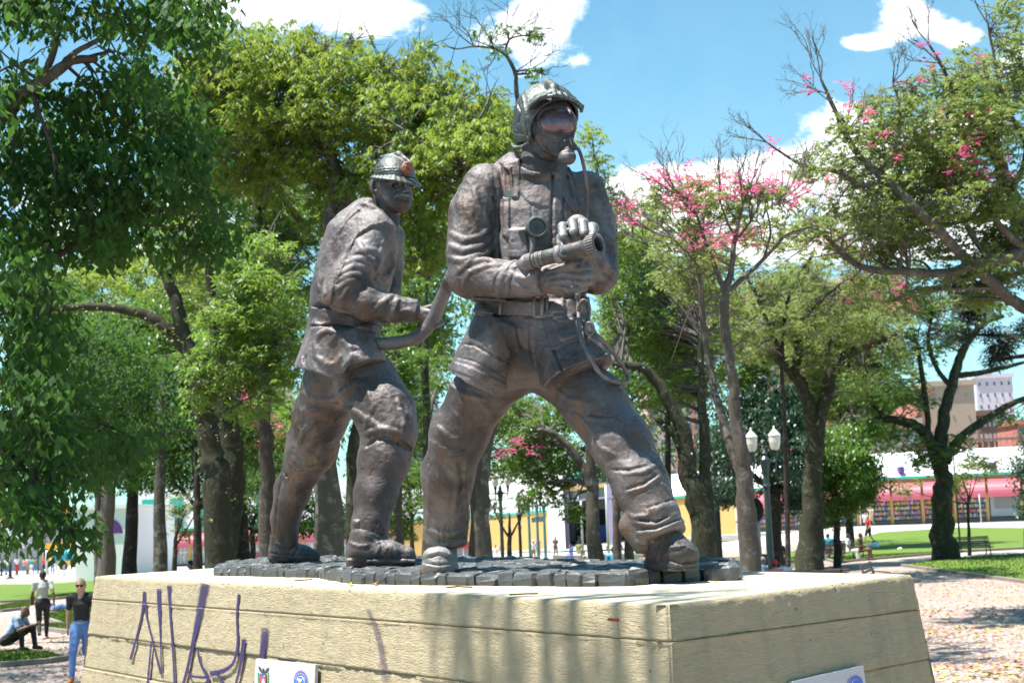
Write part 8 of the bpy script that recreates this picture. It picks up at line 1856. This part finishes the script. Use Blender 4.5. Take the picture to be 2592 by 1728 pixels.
pole(119, 1392, 1475, 128, .16, M_PLG, 'grey street pole left of the phone booth'); pole(26, 1415, 1480, 120, .14, M_IRB, 'dark post before the bus shelter at the left')
pole(2432, 1115, 1350, 70, .05, M_IRB, 'thin black pole beside the mossy tree on the right lawn')
pole(2490, 1250, 1340, 112, .05, M_PLG, 'thin grey pole between the shop windows on the right')
# phone booth of two teal shells
pb = PV(162, 1478, 118); pb.z = float(gz(pb.x, 118)); PB = empty('phone_booth', pb, 0, 'public telephone with two teal egg shaped hoods on a post', 'phone booth')
MB().tube([(0, 0, 0), (0, 0, 1.5)], .07, 8).build('post', M_PLG, PB, local=True)
M_TQ = mat('teal_fibreglass', (.05, .42, .44), rough=.3)
for sx in (-1, 1):
    S = Sdf((-1.4, -.8, .8), (1.4, .8, 2.6), .05); S.ell((sx * .42, 0, 1.72), (.44, .42, .55)); S.ell((sx * .42, -.28, 1.5), (.36, .40, .5), sub=True); S.plane((0, 0, 1.25), (0, 0, -1))
    v, f = S.net(); link('hood', npmesh('hood', v, f), M_TQ, PB, smooth=True, local=True); MB().box((sx * .42 - .13, -.05, 1.4), (sx * .42 + .13, .12, 1.85)).build('telephone', CL['navy'], PB, local=True)
# slatted benches
M_SLAT = mat('bench_wood', (.15, .10, .085), rough=.7, rel=.3, relscale=8)
def bench(loc, rz, label, L=1.9):
    r = empty('park_bench', loc, rz, label, 'bench', 'park benches')
    sl = MB().box((-L / 2, -.03, -.018), (L / 2, .03, .018)).mesh('slat'); sl.materials.append(M_SLAT)
    for y, z, a in [(-.20, .43, 0), (-.12, .44, 0), (-.04, .44, 0), (.04, .44, 0), (.12, .44, 0), (.20, .50, 70), (.225, .60, 76), (.25, .70, 76), (.275, .80, 76), (.29, .88, 80)]:
        o = bpy.data.objects.new('slat', sl); C.objects.link(o); o.parent = r; o.location = (0, y, z); o.rotation_euler = (R_(a), 0, 0)
    for x in (-L / 2 + .18, L / 2 - .18):
        for pts in ([(x, -.20, .42), (x, -.24, .2), (x, -.28, .02)], [(x, .18, .42), (x, .22, .2), (x, .28, .02)]): MB().tube(pts, .024, 6).build('leg', M_IRB, r, local=True)
        MB().tube([(x, -.22, .41), (x, .17, .42), (x, .22, .6), (x, .32, .92)], .022, 6).build('side_frame', M_IRB, r, local=True); MB().tube([(x, -.22, .43), (x, -.22, .62), (x, .24, .66)], .018, 6).build('armrest', M_IRB, r, local=True)
    return r
def bloc(x, Y): p = PV(x, 1400, Y); return (p.x, p.y, float(gz(p.x, p.y)))
bench(bloc(2460, 64), R_(6), 'empty slatted park bench on the right lawn near the mossy tree', 1.9)
bench(bloc(2218, 38), R_(68), 'slatted bench seen from its end behind the corner of the pedestal', 1.9)
bench(bloc(2018, 36.3), R_(178), 'slatted bench holding the couple with the red cap', 2.4)
bench(bloc(2160, 67), R_(60), 'slatted bench holding the man in white and the woman in brown', 1.9); bench(bloc(2085, 64), R_(182), 'slatted bench holding the man in teal under the mossy tree', 1.9)
bench(bloc(1975, 65.5), R_(20), 'dark chair like bench beside the double lamp post', .9); bench(bloc(1893, 62), R_(-100), 'empty white grey bench left of the double lamp post', 1.2)
q_ = bloc(1527, 43.9); bench((q_[0], q_[1], q_[2] + .52), R_(180), 'long low bench holding the two men seen from behind', 2.6)
q0 = Vector((q_[0] - 1.9, q_[1] - .5, q_[2] - .05)); tag(MB().box(tuple(q0), tuple(q0 + Vector((3.8, 2.0, .57)))).build('stone_terrace', M_STPD, None), 'low stone terrace under the long bench behind the bronze slab', 'terrace')
tb = bloc(1936, 60); e = empty('litter_bin', tb, 0, 'square grey litter bin left of the double lamp post', 'bin'); MB().box((-.35, -.35, .05), (.35, .35, .80)).build('bin_body', M_GRB, e, local=True); MB().box((-.38, -.38, .80), (.38, .38, .88)).build('rim', M_IRB, e, local=True)
# white bags and scraps on the lawn
def bag(x, y, s, label):
    p = GG(x, y); S = Sdf((-.4, -.4, -.05), (.4, .4, .4), .03); S.ell((0, 0, .08), (.26, .2, .13)); S.ell((.1, .05, .14), (.1, .1, .08), k=.06)
    v, f = S.net(lambda q: .02 * fbm(q * 9, 2)); o = link('plastic_bag', npmesh('plastic_bag', v * s, f), M_WHW, None, smooth=True); o.location = p + Vector((0, 0, .06)); tag(o, label, 'bag')
bag(2213, 1388, 1.3, 'white plastic bag on the lawn beside the bench with the man in white'); bag(2278, 1393, .5, 'small white scrap on the lawn right of the big plastic bag'); bag(2400, 1402, .7, 'white scrap at the lawn edge left of the empty bench')
# low stone planter ring in the centre
for (x0, x1, y0, y1, lb) in [(1400, 1480, 1402, 1418, 'low dark stone planter edge behind the bronze slab, left half'), (1500, 1690, 1404, 1416, 'long low dark stone planter edge behind the bronze slab')]:
    a, b = GG(x0, y1), GG(x1, y1); MB().prism([a, b, b + Vector((0, 1.2, 0)), a + Vector((0, 1.2, 0))], (0, 0, .38)).build('planter_edge', M_STPD, None); tag(bpy.data.objects[[o.name for o in bpy.data.objects if o.name.startswith('planter_edge')][-1]], lb, 'planter')
# ------------------------------------------------------------------ the tree beside the photographer: its thin boughs throw the soft stripes on the pedestal
def shade_tree():
    rt = random.Random(90); root = empty('tree', (-4.6, -1.2, 0), 0, 'tree standing beside the photographer, its thin boughs shading the pedestal', 'tree')
    mb = MB(); mb.tube([(-4.6, -1.2, 0), (-4.5, -1.1, 3), (-4.2, -.9, 6), (-4.0, -.7, 8.5)], [.22, .18, .15, .11], 10)
    # where a sun ray through target t on the pedestal passes at height z
    def up(t, z): t = Vector(t); return t + sv * ((z - t.z) / sv.z)
    limbs = []
    for (x, y, z, r) in [(1180, 1620, 10.0, .035), (1290, 1600, 10.4, .05), (1380, 1600, 9.8, .06), (1450, 1640, 10.2, .05), (1560, 1600, 10.6, .05), (1640, 1600, 10.0, .045)]:
        a = up(onface(x, y - 90, 0), z); b = up(onface(x + 6, y + 140, 0), z - .5); c = up(G(x + 220, 1500, ZT), z + .2)
        s = Vector((-4.0, -.7, 8.2)); mb.tube([s, s.lerp(b, .6) + Vector((0, 0, .4)), b, a, c], [r * 1.2, r, r * .9, r * .8, r * .4], 6)
        limbs += [a, b, c]
    mb.build('trunk', B_GREY, root, smooth=True)
    C_ = np.array([tuple(p + Vector((rt.gauss(0, .25), rt.gauss(0, .25), rt.gauss(0, .2)))) for p in limbs for _ in range(1)])
    leafmesh('crown', [leaves(C_, .3, 3, .12, .05, 'palm', .5, 91)], L_MID, root)
shade_tree()
